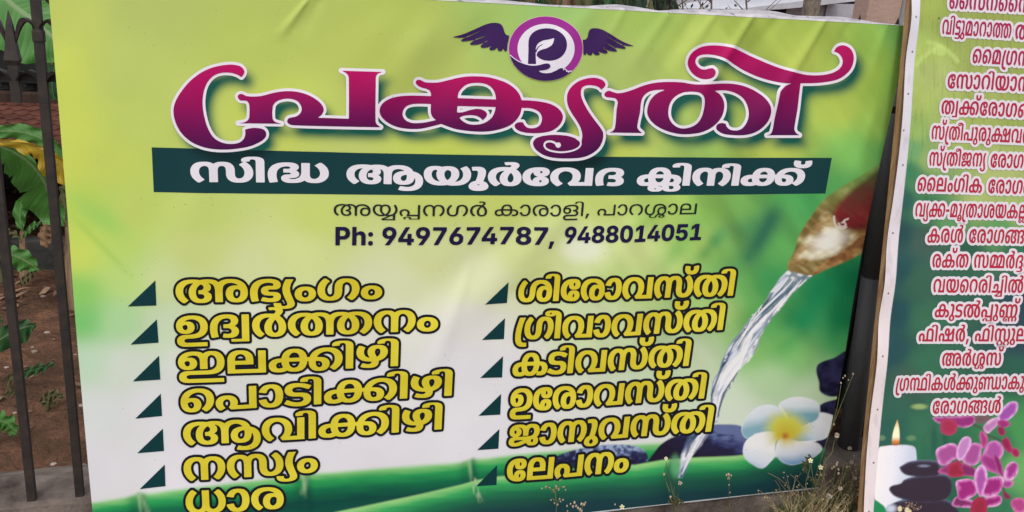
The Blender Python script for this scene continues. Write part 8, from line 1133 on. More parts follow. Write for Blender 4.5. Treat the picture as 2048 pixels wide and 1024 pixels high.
# added dark sheet: its black colour stands for the shade behind the gap
bm = bmesh.new()
for i in range(24):
    x = 1.25 + i * .04; bm_box(bm, x, x + .0385, .30 + (.006 if i % 2 else 0), .312 + (.006 if i % 2 else 0), GZ - .05, 1.34)
gate = link("shade_sheet", from_bm("shade_sheet", bm), M_dark); tag(gate, "added black ribbed sheet standing in for the shade behind the pipe and the leaning board", "backing sheet")

# ------------------------------------------------------------------ leaves and plants
M_leaf = leaf_mat("banana_leaf_green", (0.04, 0.145, 0.025, 1), (0.095, 0.27, 0.05, 1), (0.20, 0.30, 0.13, 1))
M_leafd = leaf_mat("banana_leaf_deep", (0.018, 0.07, 0.022, 1), (0.045, 0.135, 0.04, 1), (0.14, 0.22, 0.10, 1))
M_leafy = leaf_mat("banana_leaf_yellow", (0.34, 0.20, 0.02, 1), (0.62, 0.44, 0.03, 1), (0.38, 0.28, 0.08, 1), veins=30)
M_leafb = leaf_mat("banana_leaf_dry", (0.12, 0.065, 0.035, 1), (0.30, 0.18, 0.10, 1), (0.25, 0.16, 0.09, 1), rough=.8, trans=.1)
M_leafo = leaf_mat("palm_leaf_olive", (0.05, 0.055, 0.02, 1), (0.14, 0.14, 0.055, 1), (0.16, 0.13, 0.07, 1), rough=.7, trans=.15)
M_bark = noise_mat("grey_brown_bark", (0.09, 0.07, 0.055, 1), (0.24, 0.20, 0.16, 1), 26, .95, .1, .6, bscale=70, stretch=(1, 1, .5))
M_pseudo = noise_mat("dry_banana_stem", (0.10, 0.06, 0.035, 1), (0.34, 0.24, 0.15, 1), 30, .9, .1, .6, stretch=(1, 1, .08))
def leaf(parent, mid, wl, wr, Y, mat, dY=None, fold=.25, tear=0.0, name="leaf", seed=0, nL=44, nW=9):
    """mid: picture path of the midrib at depth Y (metres, may change along the leaf); wl / wr widths at its points"""
    M = spline([tuple(p) for p in mid], 12, False); t = np.linspace(0, 1, len(M)); tt = np.linspace(0, 1, nL)
    mx = np.interp(tt, t, M[:, 0]); my = np.interp(tt, t, M[:, 1])
    k = np.linspace(0, 1, len(wl)); a = np.interp(tt, k, wl); b = np.interp(tt, k, wr)
    Yk = np.interp(tt, np.linspace(0, 1, len(np.atleast_1d(Y))), np.atleast_1d(Y))
    tx = np.gradient(mx); ty = np.gradient(my); l = np.hypot(tx, ty); nx_, ny_ = -ty / l, tx / l
    r = np.random.default_rng(seed); na = 1 + .05 * (r.random(nL) - .5); nb = 1 + .05 * (r.random(nL) - .5)
    if tear:
        for arr in (na, nb):
            for c in r.integers(4, nL - 3, int(tear)): arr[c] *= .62 + .2 * r.random()
    P = np.zeros((nL, nW, 3)); UV = np.zeros((nL, nW, 2))
    C0 = at(mx, my, Yk)
    mpp = (Yk + 1.8) / FOC
    for j in range(nW):
        s = j / (nW - 1) * 2 - 1
        wpx = np.where(s < 0, -a * na, b * nb) * abs(s)
        q = at(mx + nx_ * wpx, my + ny_ * wpx, Yk)
        dep = np.abs(wpx) * mpp
        q2 = q.copy(); q2[:, 1] += dep * fold; q2[:, 2] += 0
        # a gentle wave along the rim
        q2[:, 1] += .012 * abs(s) ** 2 * np.sin(tt * 26 + j + seed)
        P[:, j] = q2; UV[:, j, 0] = .5 + s * .5; UV[:, j, 1] = tt
    return link(name, grid_mesh(name, P, uv=UV), mat, parent)
def stalk(parent, path, Y, rad, mat, name="stem"):
    P = spline([tuple(p) for p in path], 6, False); Yk = np.interp(np.linspace(0, 1, len(P)), np.linspace(0, 1, len(np.atleast_1d(Y))), np.atleast_1d(Y))
    bm = bmesh.new(); bm_tube(bm, at(P[:, 0], P[:, 1], Yk), list(np.interp(np.linspace(0, 1, len(P)), np.linspace(0, 1, len(np.atleast_1d(rad))), np.atleast_1d(rad))), 9)
    return link(name, from_bm(name, bm, True), mat, parent)

# old banana plant whose stem stands just behind the banner's left edge
b0 = at(150.0, 640.0, 1.55)
ban1 = empty("banana_plant", (b0[0], 1.55, GZ), "banana plant behind the banner's left edge, with arched green and one yellow leaf", "banana plant", "banana plants behind the fence")
stalk(ban1, [(160, 655), (153, 590), (148, 520), (142, 455)], 1.55, [.045, .04, .032, .02], M_pseudo, "stem")
leaf(ban1, [(128, 330), (100, 288), (60, 268), (10, 262), (-60, 275)], [4, 16, 18, 14, 6], [4, 14, 16, 13, 5], [1.6, 1.6, 1.62, 1.65, 1.7], M_leaf, seed=3)
leaf(ban1, [(-70, 270), (-10, 281), (40, 286), (85, 302), (118, 328), (140, 370)], [6, 6, 5, 8, 14, 8], [10, 8, 16, 30, 44, 8], [1.1, 1.12, 1.14, 1.16, 1.18, 1.2], M_leafy, tear=5, seed=4, fold=.1)
leaf(ban1, [(-70, 262), (0, 291), (47, 315), (81, 349), (100, 388), (116, 428), (128, 452)], [8, 9, 9, 9, 13, 14, 4], [14, 46, 54, 60, 62, 40, 5], [1.2, 1.25, 1.3, 1.34, 1.38, 1.4, 1.4], M_leaf, tear=4, seed=5, fold=.18)
leaf(ban1, [(96, 430), (90, 455), (88, 475), (94, 495)], [4, 12, 16, 6], [4, 10, 14, 8], 1.55, M_leafb, seed=6, fold=.5, tear=3)
leaf(ban1, [(132, 440), (136, 480), (132, 520), (136, 545)], [3, 8, 9, 5], [3, 8, 9, 4], 1.6, M_leafb, seed=7, fold=.5, tear=3)
leaf(ban1, [(122, 372), (128, 400), (130, 430), (128, 450)], [5, 12, 14, 6], [4, 10, 12, 6], 1.65, M_leafo, seed=77, fold=.4, tear=3)
leaf(ban1, [(140, 470), (146, 500), (143, 530), (147, 560)], [3, 7, 7, 4], [3, 7, 7, 3], 1.66, M_leafb, seed=8, fold=.5, tear=3)
# tall plant on the left whose big leaf hangs behind the spears
b1 = at(-70.0, 600.0, 1.9)
ban2 = empty("banana_plant", (b1[0], 1.9, GZ), "tall banana plant with one broad bright leaf behind the spear tips at the top left", "banana plant", "banana plants behind the fence")
stalk(ban2, [(-75, 640), (-90, 400), (-95, 100), (-80, -150), (-40, -240)], 1.9, [.07, .06, .05, .04, .02], M_pseudo, "stem")
leaf(ban2, [(-60, -210), (-10, -60), (15, -4), (60, 34), (105, 72), (150, 120)], [20, 44, 46, 44, 34, 6], [30, 86, 96, 92, 80, 8], [1.8, 1.55, 1.4, 1.32, 1.28, 1.25], M_leaf, seed=9, fold=.12)
leaf(ban2, [(-40, -230), (40, -150), (120, -60), (160, 30)], [20, 40, 40, 8], [20, 40, 40, 8], [1.8, 1.8, 1.8, 1.85], M_leafo, seed=10)
leaf(ban2, [(120, 20), (108, 50), (100, 90), (104, 130)], [4, 9, 8, 3], [4, 9, 8, 3], 1.9, M_leafy, seed=12)
leaf(ban2, [(150, 60), (118, 110), (104, 160), (108, 200)], [10, 22, 20, 6], [10, 22, 20, 6], 1.9, M_leafd, seed=13)
# sucker in the middle
b2 = at(45.0, 505.0, 1.85)
ban3 = empty("banana_plant", (b2[0], 1.85, GZ), "small banana sucker with pale upright leaves in front of the dark shed", "banana plant", "banana plants behind the fence")
stalk(ban3, [(48, 560), (46, 500), (45, 462)], 1.85, [.018, .014, .009], M_pseudo, "stem")
leaf(ban3, [(45, 462), (40, 440), (42, 415), (56, 395), (66, 384)], [3, 13, 16, 10, 3], [3, 11, 14, 9, 3], 1.83, M_leaf, seed=14)
leaf(ban3, [(46, 476), (58, 460), (70, 450), (82, 446)], [2, 6, 7, 2], [2, 6, 7, 2], 1.80, M_leaf, seed=15)
leaf(ban3, [(44, 482), (28, 468), (10, 464), (-20, 470)], [2, 7, 8, 3], [2, 6, 7, 3], 1.84, M_leafo, seed=16)
# low plants on the soil
def low(label, x, y, Y, specs):
    p = at(float(x), float(y), Y); e = empty("seedling", (p[0], Y, GZ), label, "seedling", "seedlings in the garden soil")
    for i, (mid, wl, wr, m) in enumerate(specs):
        leaf(e, mid, wl, wr, Y, m, seed=20 + i + int(x) % 50, fold=.2)
    stalk(e, [(x, y + 6), (x - 1, y - 10), specs[0][0][0]], Y, [.006, .005, .003], M_leafo, "stem")
low("light green broad leaf lying low beside the left picket, in front of the shed", 4, 560, 1.5, [([(-10, 505), (20, 508), (52, 522), (78, 540)], [4, 16, 18, 3], [4, 26, 26, 3], M_leaf), ([(70, 540), (60, 552), (48, 562), (42, 572)], [3, 7, 8, 2], [3, 7, 8, 2], M_leafo)])
low("dark green pointed leaves crossing the left picket above the bare soil", -20, 760, .8, [([(-30, 700), (10, 672), (45, 655), (72, 650)], [8, 20, 16, 3], [12, 34, 30, 3], M_leafd), ([(-30, 640), (-10, 640), (5, 645)], [6, 9, 3], [6, 9, 3], M_leafd)])
low("narrow dark feathery leaf lying over the pale soil between the two pickets", 20, 775, .8, [([(30, 750), (55, 744), (80, 736), (108, 728)], [3, 7, 7, 2], [3, 10, 10, 2], M_leafd), ([(10, 760), (25, 752), (45, 746)], [3, 6, 2], [3, 6, 2], M_leafo)])
low("rounded bright green leaf at the left picket near the plinth", -15, 880, .45, [([(-25, 850), (0, 842), (20, 850), (32, 870)], [8, 16, 14, 3], [10, 20, 20, 4], M_leaf)])
low("soft grey green herb spread on the soil between the two pickets", 95, 815, .65, [([(80, 806), (95, 795), (110, 790), (128, 795)], [4, 10, 9, 3], [4, 10, 9, 3], M_leafo), ([(85, 808), (98, 806), (115, 808)], [3, 6, 2], [3, 6, 2], M_leafo), ([(5, 790), (25, 786), (45, 785)], [3, 6, 2], [3, 6, 2], M_leafo)])

# dead leaves and pebbles on the soil
M_lit = noise_mat("dead_leaves", (0.06, 0.035, 0.02, 1), (0.30, 0.2, 0.13, 1), 11, .9, .1, 0)
bm = bmesh.new(); rr = random.Random(3)
for i in range(2600):
    X_ = rr.uniform(-2.6, .2); Y_ = rr.uniform(.28, 3.6)
    if rr.random() > .25 + .75 * (vnoise(np.array(X_ * 3.0), np.array(Y_ * 3.0), 44) > .5): continue
    z = float(soilz(np.array(X_), np.array(Y_))) + .004; s = rr.uniform(.004, .026) * (.6 + .25 * Y_); a = rr.uniform(0, 6.28); el = rr.uniform(1.5, 4)
    ca, sa = math.cos(a), math.sin(a); tl = rr.uniform(-.5, .5)
    q = [(-s * el / 2, 0), (-s * .6, s * .5), (s * .8, s * .45), (s * el / 2, 0), (s * .7, -s * .5), (-s * .7, -s * .45)]
    bm.faces.new([bm.verts.new((X_ + x * ca - y * sa, Y_ + x * sa + y * ca, z + x * tl + abs(y) * .6)) for x, y in q])
o = link("leaf_litter", from_bm("leaf_litter", bm), M_lit); tag(o, "scattered dead leaves and twigs on the brown garden soil", "leaf litter", kind="stuff")
bm = bmesh.new()
M_peb = noise_mat("pale_pebbles", (0.12, 0.08, 0.06, 1), (0.45, 0.38, 0.33, 1), 5, .9, .1, 0)
for i in range(260):
    X_ = rr.uniform(-2.0, 0); Y_ = rr.uniform(.28, 2.4); z = float(soilz(np.array(X_), np.array(Y_))); s = rr.uniform(.003, .012)
    r_ = bmesh.ops.create_icosphere(bm, subdivisions=1, radius=s)
    for v in r_['verts']: v.co = Vector((X_ + v.co.x * rr.uniform(.8, 1.3), Y_ + v.co.y * rr.uniform(.8, 1.2), z + v.co.z * .7))
o = link("pebbles", from_bm("pebbles", bm), M_peb); tag(o, "small pale pebbles scattered over the bare garden soil", "pebbles", kind="stuff")

# ------------------------------------------------------------------ low tiled shed with a dark open front, railing on its ridge
M_tile = noise_mat("clay_roof_tiles", (0.05, 0.018, 0.012, 1), (0.14, 0.05, 0.034, 1), 13, .85, .2, .3, bscale=90, dist=.004)
SY = 2.05
sL, sR = -3.4, .6
z_e = float(at(50.0, 292.0, SY)[2]); z_r = float(at(50.0, 205.0, SY + .5)[2])
shed = empty("tiled_shed", (-1.4, SY + .5, GZ), "low shed with red brown scalloped tile roof and dark open front behind the banana leaves", "shed")
# scalloped tiles in overlapping courses
bm = bmesh.new(); rows_n = 9; tw = .06
for r in range(rows_n):
    f0, f1 = r / rows_n, (r + 1.25) / rows_n
    for c in range(int((sR - sL) / tw)):
        xa = sL + c * tw + (tw / 2 if r % 2 else 0); V_ = []
        for i in range(5):
            s = i / 4; dz = .012 * math.sin(math.pi * s)
            zt = z_e + (z_r - z_e) * f0 + dz + .014 - .02 * (math.sin(math.pi * s)) ; zb = z_e + (z_r - z_e) * f1 + dz * .6
            V_.append((bm.verts.new((xa + s * tw, SY + .5 * f0 - .02 * math.sin(math.pi * s), zt)), bm.verts.new((xa + s * tw, SY + .5 * f1, zb)), bm.verts.new((xa + s * tw, SY + .5 * f0 - .02 * math.sin(math.pi * s), zt - .014))))
        for a, b in zip(V_, V_[1:]):
            bm.faces.new((a[0], b[0], b[1], a[1])); bm.faces.new((a[2], b[2], b[0], a[0]))
roof = link("tile_roof", from_bm("tile_roof", bm), M_tile, shed)
bm = bmesh.new(); bm_box(bm, sL, sR, SY + .47, SY + .58, z_r - .03, z_r + .05, .01)
link("ridge_beam", from_bm("ridge_beam", bm), M_brown, shed)
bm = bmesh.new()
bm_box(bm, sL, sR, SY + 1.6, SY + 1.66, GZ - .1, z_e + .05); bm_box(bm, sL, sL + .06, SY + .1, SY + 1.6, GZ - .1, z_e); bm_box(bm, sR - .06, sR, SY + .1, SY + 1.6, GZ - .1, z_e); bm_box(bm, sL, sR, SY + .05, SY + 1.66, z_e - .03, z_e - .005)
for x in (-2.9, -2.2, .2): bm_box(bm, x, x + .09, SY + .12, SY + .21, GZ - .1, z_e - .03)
link("dark_wall", from_bm("dark_wall", bm), M_dark, shed)  # near-black walls put the shade of the open interior into the colour
bm = bmesh.new(); bm_box(bm, sL, sR, SY + .02, SY + .10, GZ - .1, GZ + .10, .01)
link("sill", from_bm("sill", bm), noise_mat("grey_sill", (.03, .03, .03, 1), (.07, .07, .066, 1), 9, .9, .2, .3), shed)
M_white = noise_mat("old_white_paint", (.35, .35, .36, 1), (.55, .55, .57, 1), 12, .7, .3, .15)
bal = empty("roof_balustrade", (-1.4, SY + .53, z_r + .05), "dark balustrade with small turned white edged balusters above the shed's tiles", "balustrade")
bz0 = z_r + .05; bz1 = float(at(30.0, 152.0, SY + .53)[2])
bm = bmesh.new(); bm_box(bm, sL, sR, SY + .49, SY + .57, bz1 - .03, bz1 + .012, .008); link("top_rail", from_bm("top_rail", bm), M_dark, bal)
for i in range(46):
    x = sL + .05 + i * .101
    if x > sR or x < -2.9: continue
    bm = bmesh.new(); h = bz1 - .03 - bz0
    bm_tube(bm, [(x, SY + .53, bz0), (x, SY + .53, bz0 + .12 * h), (x, SY + .53, bz0 + .3 * h), (x, SY + .53, bz0 + .55 * h), (x, SY + .53, bz0 + .8 * h), (x, SY + .53, bz0 + h)], [.026, .014, .030, .018, .024, .016], 8)
    link("baluster", from_bm("baluster", bm, True), M_dark if i % 3 else M_brown, bal)
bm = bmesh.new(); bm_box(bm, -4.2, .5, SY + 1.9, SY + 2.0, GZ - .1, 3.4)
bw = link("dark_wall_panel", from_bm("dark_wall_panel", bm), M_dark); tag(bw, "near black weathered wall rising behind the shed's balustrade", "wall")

# ------------------------------------------------------------------ beyond the top of the banner, right
M_lav = noise_mat("lavender_white_plaster", (.40, .38, .43, 1), (.50, .48, .53, 1), 3, .9, .2, .1)
M_fasc = noise_mat("pale_grey_concrete", (.42, .42, .46, 1), (.54, .54, .57, 1), 4, .9, .2, .15)
M_salm = noise_mat("salmon_plaster", (.30, .20, .165, 1), (.38, .26, .215, 1), 5, .9, .2, .2, bscale=90)
M_greyside = noise_mat("grey_shaded_side", (.12, .12, .125, 1), (.18, .18, .185, 1), 6, .7, .3, .05)  # grey that paints the shaded side of the pillar
HYd = 9.0
def hx(u, v=20.0, Y=HYd): return float(at(u, v, Y)[0])
def hz(u, v, Y=HYd): return float(at(u, v, Y)[2])
house = empty("house", (hx(1660), HYd + 1.5, 0), "low lavender white house with pale flat roof slab and dark window behind the palm trunk", "house")
bm = bmesh.new(); bm_box(bm, hx(1588), hx(1588) + 7.0, HYd + .5, HYd + 4, -.1, hz(1660, -60))
link("wall", from_bm("wall", bm), M_lav, house)
bm = bmesh.new()
pts = [at(1478.0, 18.0, HYd - 1.2), at(1606.0, 1.5, HYd - 1.2), at(1800.0, -30.0, HYd - 1.2), at(1800.0, -4.0, HYd - 1.2), at(1700.0, 3.5, HYd - 1.2), at(1606.0, 14.5, HYd - 1.2), at(1560.0, 18.5, HYd - 1.2), at(1478.0, 22.0, HYd - 1.2)]
f_ = [bm.verts.new(p) for p in pts]; b_ = [bm.verts.new(p + np.array([.6, 4.0, 0])) for p in pts]
bm.faces.new(f_); bm.faces.new(b_[::-1])
for i in range(len(f_)): bm.faces.new((f_[i], f_[(i + 1) % len(f_)], b_[(i + 1) % len(f_)], b_[i]))
link("roof_slab", from_bm("roof_slab", bm), M_fasc, house)
bm = bmesh.new(); bm_box(bm, hx(1555), hx(1607), HYd + .42, HYd + .52, hz(1560, 70), hz(1600, 14.0)); link("window", from_bm("window", bm), M_dark, house)
bm = bmesh.new(); bm_box(bm, hx(1648), hx(1712), HYd - .4, HYd + .45, hz(1660, 4.0), hz(1660, -12.0), .02); link("awning", from_bm("awning", bm), M_dark, house)
bm = bmesh.new(); bm_tube(bm, [(hx(1656), HYd + .49, hz(1656, 11.0)), (hx(1656), HYd + .38, hz(1656, 13.0))], .035, 10); link("wall_lamp", from_bm("wall_lamp", bm), M_dark, house)
bm = bmesh.new(); bm_tube(bm, [(hx(1694), HYd + .485, 0.2), (hx(1694), HYd + .485, hz(1694, 0))], .012, 8); link("rain_pipe", from_bm("rain_pipe", bm), M_fasc, house)
# salmon gate pillar
gy = 1.1
pa = float(at(1734.0, 30.0, gy)[0]); pb_ = float(at(1800.0, 30.0, gy)[0])
pil = empty("gate_pillar", ((pa + pb_) / 2, gy + .12, GZ), "square salmon plastered gate pillar rising behind the banner's upper right corner", "pillar")
bm = bmesh.new(); bm_box(bm, pa, pb_, gy, gy + .09, GZ - .1, 2.05, .004); link("shaft", from_bm("shaft", bm), M_salm, pil)
bm = bmesh.new(); bm_box(bm, pa - .04, pb_ + .04, gy - .04, gy + .13, 2.05, 2.11, .008); link("cap", from_bm("cap", bm), M_salm, pil)
bm = bmesh.new(); bm_tube(bm, [(pb_ + .016, gy + .01, GZ - .05), (pb_ + .016, gy + .01, 2.0)], .0125, 12)
o = link("shaded_side", from_bm("shaded_side", bm, True), M_greyside); tag(o, "thin grey tube standing in for the shaded right side of the salmon gate pillar", "pipe")  # added tube, its grey stands for the pillar's right face in shade
# coconut palm
M_frond = leaf_mat("palm_frond", (0.03, 0.06, 0.02, 1), (0.08, 0.13, 0.04, 1), (0.12, 0.13, 0.06, 1), trans=.15)
PYd = 6.0
px_ = float(at(1622.0, 20.0, PYd)[0]); tr_ = 17.5 * (PYd + 1.8) / FOC / .96
palm = empty("coconut_palm", (px_, PYd, 0), "coconut palm with ringed grey brown trunk standing before the lavender house", "palm tree")
bm = bmesh.new(); zz = np.linspace(0, 6.6, 90); bm_tube(bm, [(px_ + .05 * (z - 1.9) * .2, PYd, z) for z in zz], [tr_ * (1.05 - .03 * z) * (1 + .035 * (i % 2)) for i, z in enumerate(zz)], 20)
link("trunk", from_bm("trunk", bm, True), M_bark, palm)
def frond(bm, base, az, length, droop, rise, nleaf=26, lw=.022, ll=.5, rnd=rr):
    d = Vector((math.cos(az), math.sin(az), 0)); pts = []
    for i in range(nleaf + 1):
        t = i / nleaf; pts.append(Vector(base) + d * length * t + Vector((0, 0, rise * t - droop * t * t)))
    sd_ = Vector((-d.y, d.x, 0))
    for i in range(2, nleaf):
        t = i / nleaf; p = pts[i]; L_ = ll * math.sin(math.pi * (.12 + .85 * t)) + .05
        for s in (-1, 1):
            tip = p + sd_ * s * L_ * .75 + d * L_ * .35 + Vector((0, 0, -L_ * rnd.uniform(.35, .75))); mid_ = (p + tip) / 2 + Vector((0, 0, L_ * .12)); w2 = d * lw
            a = [bm.verts.new(p - w2 * .4), bm.verts.new(mid_ - w2), bm.verts.new(tip), bm.verts.new(mid_ + w2), bm.verts.new(p + w2 * .4)]
            bm.faces.new(a)
    bm_tube(bm, pts, [.02 * (1 - .85 * i / nleaf) + .003 for i in range(nleaf + 1)], 6)
bm = bmesh.new()
for i in range(16): frond(bm, (px_ + .05, PYd, 6.55), i * 2.4, rr.uniform(1.7, 2.3), rr.uniform(.9, 2.4), rr.uniform(.2, 1.3))
link("crown", from_bm("crown", bm), M_frond, palm)

# dry banana and palm growth along the top of the banner
M_trk = noise_mat("pale_tree_bark", (.28, .25, .22, 1), (.5, .46, .42, 1), 20, .9, .1, .4)
M_dkgreen = leaf_mat("dark_green_foliage", (0.008, 0.022, 0.010, 1), (0.025, 0.055, 0.022, 1), (0.04, 0.06, 0.03, 1), trans=.1)  # very dark green as the leaves' own colour
def clump(name, label, cat, group, u0, u1, Y, mat, n, seed, vtop=-120, vbot=90, wd=(3, 9), hang=True):
    c = at((u0 + u1) / 2, 60.0, Y); e = empty(name, (c[0], Y, GZ), label, cat, group); r = random.Random(seed)
    bm_ = []
    for i in range(n):
        x = r.uniform(u0, u1); y0 = r.uniform(vtop, -15); ln = r.uniform(80, 180); sl = r.uniform(-35, 35); wv = r.uniform(*wd)
        leaf(e, [(x, y0), (x + sl * .3, y0 + ln * .4), (x + sl, y0 + ln)], [wv * .5, wv, 1], [wv * .5, wv, 1], Y + r.uniform(-.25, .25), mat[i % len(mat)], seed=seed * 10 + i, nL=14, nW=5, fold=r.uniform(.1, .7), tear=2, name="leaf")
    stalk(e, [((u0 + u1) / 2, 240), ((u0 + u1) / 2 + 4, 60), ((u0 + u1) / 2, vtop)], Y + .3, [.07, .06, .03], M_pseudo, "stem")
    return e
GA = "dry plants above the banner"
clump("dry_banana_clump", "brown and olive hanging dry banana leaves above the banner's round emblem", "banana plant", GA, 1030, 1175, 3.0, [M_leafb, M_leafo, M_leafb, M_leafo, M_leafd], 34, 5, wd=(5, 13))
clump("dry_banana_clump", "olive and dark green drooping leaves above the banner, left of the pale trunk", "banana plant", GA, 1150, 1300, 3.6, [M_leafo, M_dkgreen, M_leafd, M_leafo, M_dkgreen], 38, 6, wd=(4, 11))
clump("palm_skirt", "dark shaggy skirt of dead palm leaves beside the pale trunk", "palm", None, 1308, 1346, 4.2, [M_dkgreen, M_dark, M_dkgreen], 30, 8, wd=(1.5, 4), vtop=-60)
bm = bmesh.new()
for i in range(340):
    X_ = rr.uniform(at1(980, 20, 6.5).x, at1(1318, 20, 6.5).x); Z_ = rr.uniform(.2, 3.6); Y_ = 6.5 + rr.uniform(0, 1.2); s = rr.uniform(.10, .26)
    a = rr.uniform(0, 6.28); b = rr.uniform(-.9, .9); d1 = Vector((math.cos(a), rr.uniform(-.5, .5), math.sin(a) * .8)) * s; d2 = Vector((-math.sin(a) * .5, rr.uniform(-.6, .6), math.cos(a))) * s * .35; c = Vector((X_, Y_, Z_))
    bm.faces.new([bm.verts.new(c - d1), bm.verts.new(c + d2), bm.verts.new(c + d1), bm.verts.new(c - d2)])
o = link("shrub_thicket", from_bm("shrub_thicket", bm), noise_mat("thicket_leaves", (.006, .014, .006, 1), (.035, .06, .02, 1), 2.5, .8, .2, 0)); tag(o, "dark leafy thicket far behind the dry banana leaves, above the banner", "thicket", kind="stuff")
bm = bmesh.new(); P = [at(1312.0, 150.0, 4.0), at(1304.0, 30.0, 4.0), at(1296.0, -10.0, 4.0), at(1290.0, -160.0, 4.0)]; bm_tube(bm, P, [.026, .022, .020, .016], 12)
leaning = empty("pale_tree", tuple(at(1312.0, 150.0, 4.0)), "slim pale trunk leaning left beside the dark palm skirt", "tree")
link("trunk", from_bm("trunk", bm, True), M_trk, leaning)
bm = bmesh.new()
for i in range(90):
    c = Vector(at(1290.0, -190.0, 4.0)) + Vector((rr.gauss(0, .4), rr.gauss(0, .4), rr.gauss(.2, .25))); s = rr.uniform(.03, .08); a = rr.uniform(0, 6.28)
    d1 = Vector((math.cos(a), math.sin(a), rr.uniform(-.5, .5))) * s; d2 = Vector((-math.sin(a), math.cos(a), rr.uniform(-.5, .5))) * s * .5
    bm.faces.new([bm.verts.new(c - d1), bm.verts.new(c + d2), bm.verts.new(c + d1), bm.verts.new(c - d2)])
link("crown", from_bm("crown", bm), M_leaf.copy() if False else M_dkgreen, leaning)
# bare saplings against the white sky
M_twig = noise_mat("bare_twigs", (.10, .07, .055, 1), (.2, .15, .12, 1), 30, .9, .1, .2)
def sapling(label, u, Y, seed, lean=0, th=.012):
    r = random.Random(seed); b = at(float(u), 140.0, Y); e = empty("bare_sapling", (b[0], Y, GZ), label, "sapling", "bare saplings against the sky")
    bm = bmesh.new(); lf = bmesh.new()
    base = Vector((b[0], Y, GZ)); top = Vector(at(float(u + lean), -90.0, Y))
    n = 14; pts = [base.lerp(top, i / n) + Vector((r.uniform(-.015, .015), 0, 0)) for i in range(n + 1)]
    bm_tube(bm, pts, [th * (1 - .5 * i / n) for i in range(n + 1)], 8)
    for i in range(9):
        t = r.uniform(.62, .98); p = base.lerp(top, t); s = r.choice((-1, 1)); L_ = r.uniform(.12, .45)
        q = p + Vector((s * L_ * .7, r.uniform(-.1, .1), L_ * .7)); mid_ = p.lerp(q, .5) + Vector((0, 0, -.02))
        bm_tube(bm, [p, mid_, q], [th * .45, th * .3, th * .14], 6)
        for k in range(2):
            c = p.lerp(q, r.uniform(.4, 1.05)) + Vector((r.uniform(-.04, .04), r.uniform(-.04, .04), r.uniform(-.04, .04))); s2 = r.uniform(.012, .03); a = r.uniform(0, 6.28)
            d1 = Vector((math.cos(a), .3, math.sin(a))) * s2; d2 = Vector((-math.sin(a), .3, math.cos(a))) * s2 * .5
            lf.faces.new([lf.verts.new(c - d1), lf.verts.new(c + d2), lf.verts.new(c + d1), lf.verts.new(c - d2)])
    link("trunk", from_bm("trunk", bm, True), M_twig, e); link("foliage", from_bm("foliage", lf), M_dkgreen, e)
sapling("forked bare sapling next to the palm skirt, against white sky", 1352, 5.0, 1, 6, .014)
sapling("bare sapling with crossing twigs in the middle of the white sky gap", 1376, 5.2, 2, -6, .013)
sapling("thin sapling with few small leaves, middle of the white sky gap", 1402, 5.4, 3, 4, .008)
sapling("reddish straight sapling in the white sky gap left of the roof slab", 1428, 5.0, 4, 2, .014)
sapling("leafy thin sapling in front of the pale roof slab's end", 1498, 5.0, 5, 3, .013)

# ------------------------------------------------------------------ weeds at the foot of the signs
M_stem = noise_mat("weed_stem", (.07, .085, .03, 1), (.16, .17, .075, 1), 40, .8, .2, 0)
M_dry = noise_mat("dry_grass", (.16, .12, .06, 1), (.42, .34, .2, 1), 9, .85, .2, 0)
M_grn = noise_mat("green_grass", (.04, .06, .02, 1), (.12, .155, .05, 1), 9, .8, .2, 0)
M_flw = noise_mat("cream_petals", (.55, .52, .38, 1), (.75, .72, .55, 1), 60, .7, .2, 0)
M_yel = noise_mat("yellow_disc", (.5, .36, .04, 1), (.7, .55, .10, 1), 60, .8, .2, 0)
M_puff = noise_mat("seed_fluff", (.34, .28, .22, 1), (.58, .50, .43, 1), 80, .9, .1, 0)
M_bud = noise_mat("seed_buds", (.26, .19, .13, 1), (.48, .38, .29, 1), 60, .9, .1, 0)
def head(parent, p, r, kind, rnd):
    bm = bmesh.new(); p = Vector(p)
    if kind == 'puff':
        for i in range(46):
            d = Vector((rnd.gauss(0, 1), rnd.gauss(0, 1), rnd.gauss(0, 1))).normalized(); q = p + d * r * rnd.uniform(.75, 1.05); s = d.orthogonal().normalized() * r * .10; s2 = d.cross(s)
            bm.faces.new([bm.verts.new(p + s), bm.verts.new(q + s * 1.8), bm.verts.new(q - s * 1.8), bm.verts.new(p - s)])
            bm.faces.new([bm.verts.new(p + s2), bm.verts.new(q + s2 * 1.8), bm.verts.new(q - s2 * 1.8), bm.verts.new(p - s2)])
        return link("seed_head", from_bm("seed_head", bm), M_puff, parent)
    if kind == 'bud':
        bmesh.ops.create_icosphere(bm, subdivisions=1, radius=r)
        for v in bm.verts: v.co = Vector((v.co.x, v.co.y, v.co.z * 1.5)) + p
        return link("bud", from_bm("bud", bm), M_bud, parent)
    f = Vector((rnd.uniform(-.4, .2), -1, rnd.uniform(.3, .9))).normalized(); a = f.orthogonal().normalized(); b = f.cross(a)
    for i in range(5):
        t = i * 2 * math.pi / 5; d = a * math.cos(t) + b * math.sin(t); e = f.cross(d)
        c = [p + d * r * .25 - e * r * .18, p + d * r * .8 - e * r * .36, p + d * r * 1.1 - e * r * .12, p + d * r * 1.0, p + d * r * 1.1 + e * r * .12, p + d * r * .8 + e * r * .36, p + d * r * .25 + e * r * .18]
        bm.faces.new([bm.verts.new(q + f * r * .12 * (k % 3)) for k, q in enumerate(c)])
    o = link("flower", from_bm("flower", bm), M_flw, parent)
    bm = bmesh.new(); bmesh.ops.create_icosphere(bm, subdivisions=1, radius=r * .42)
    for v in bm.verts: v.co = v.co + p + f * r * .15
    link("flower_disc", from_bm("flower_disc", bm), M_yel, o); return o
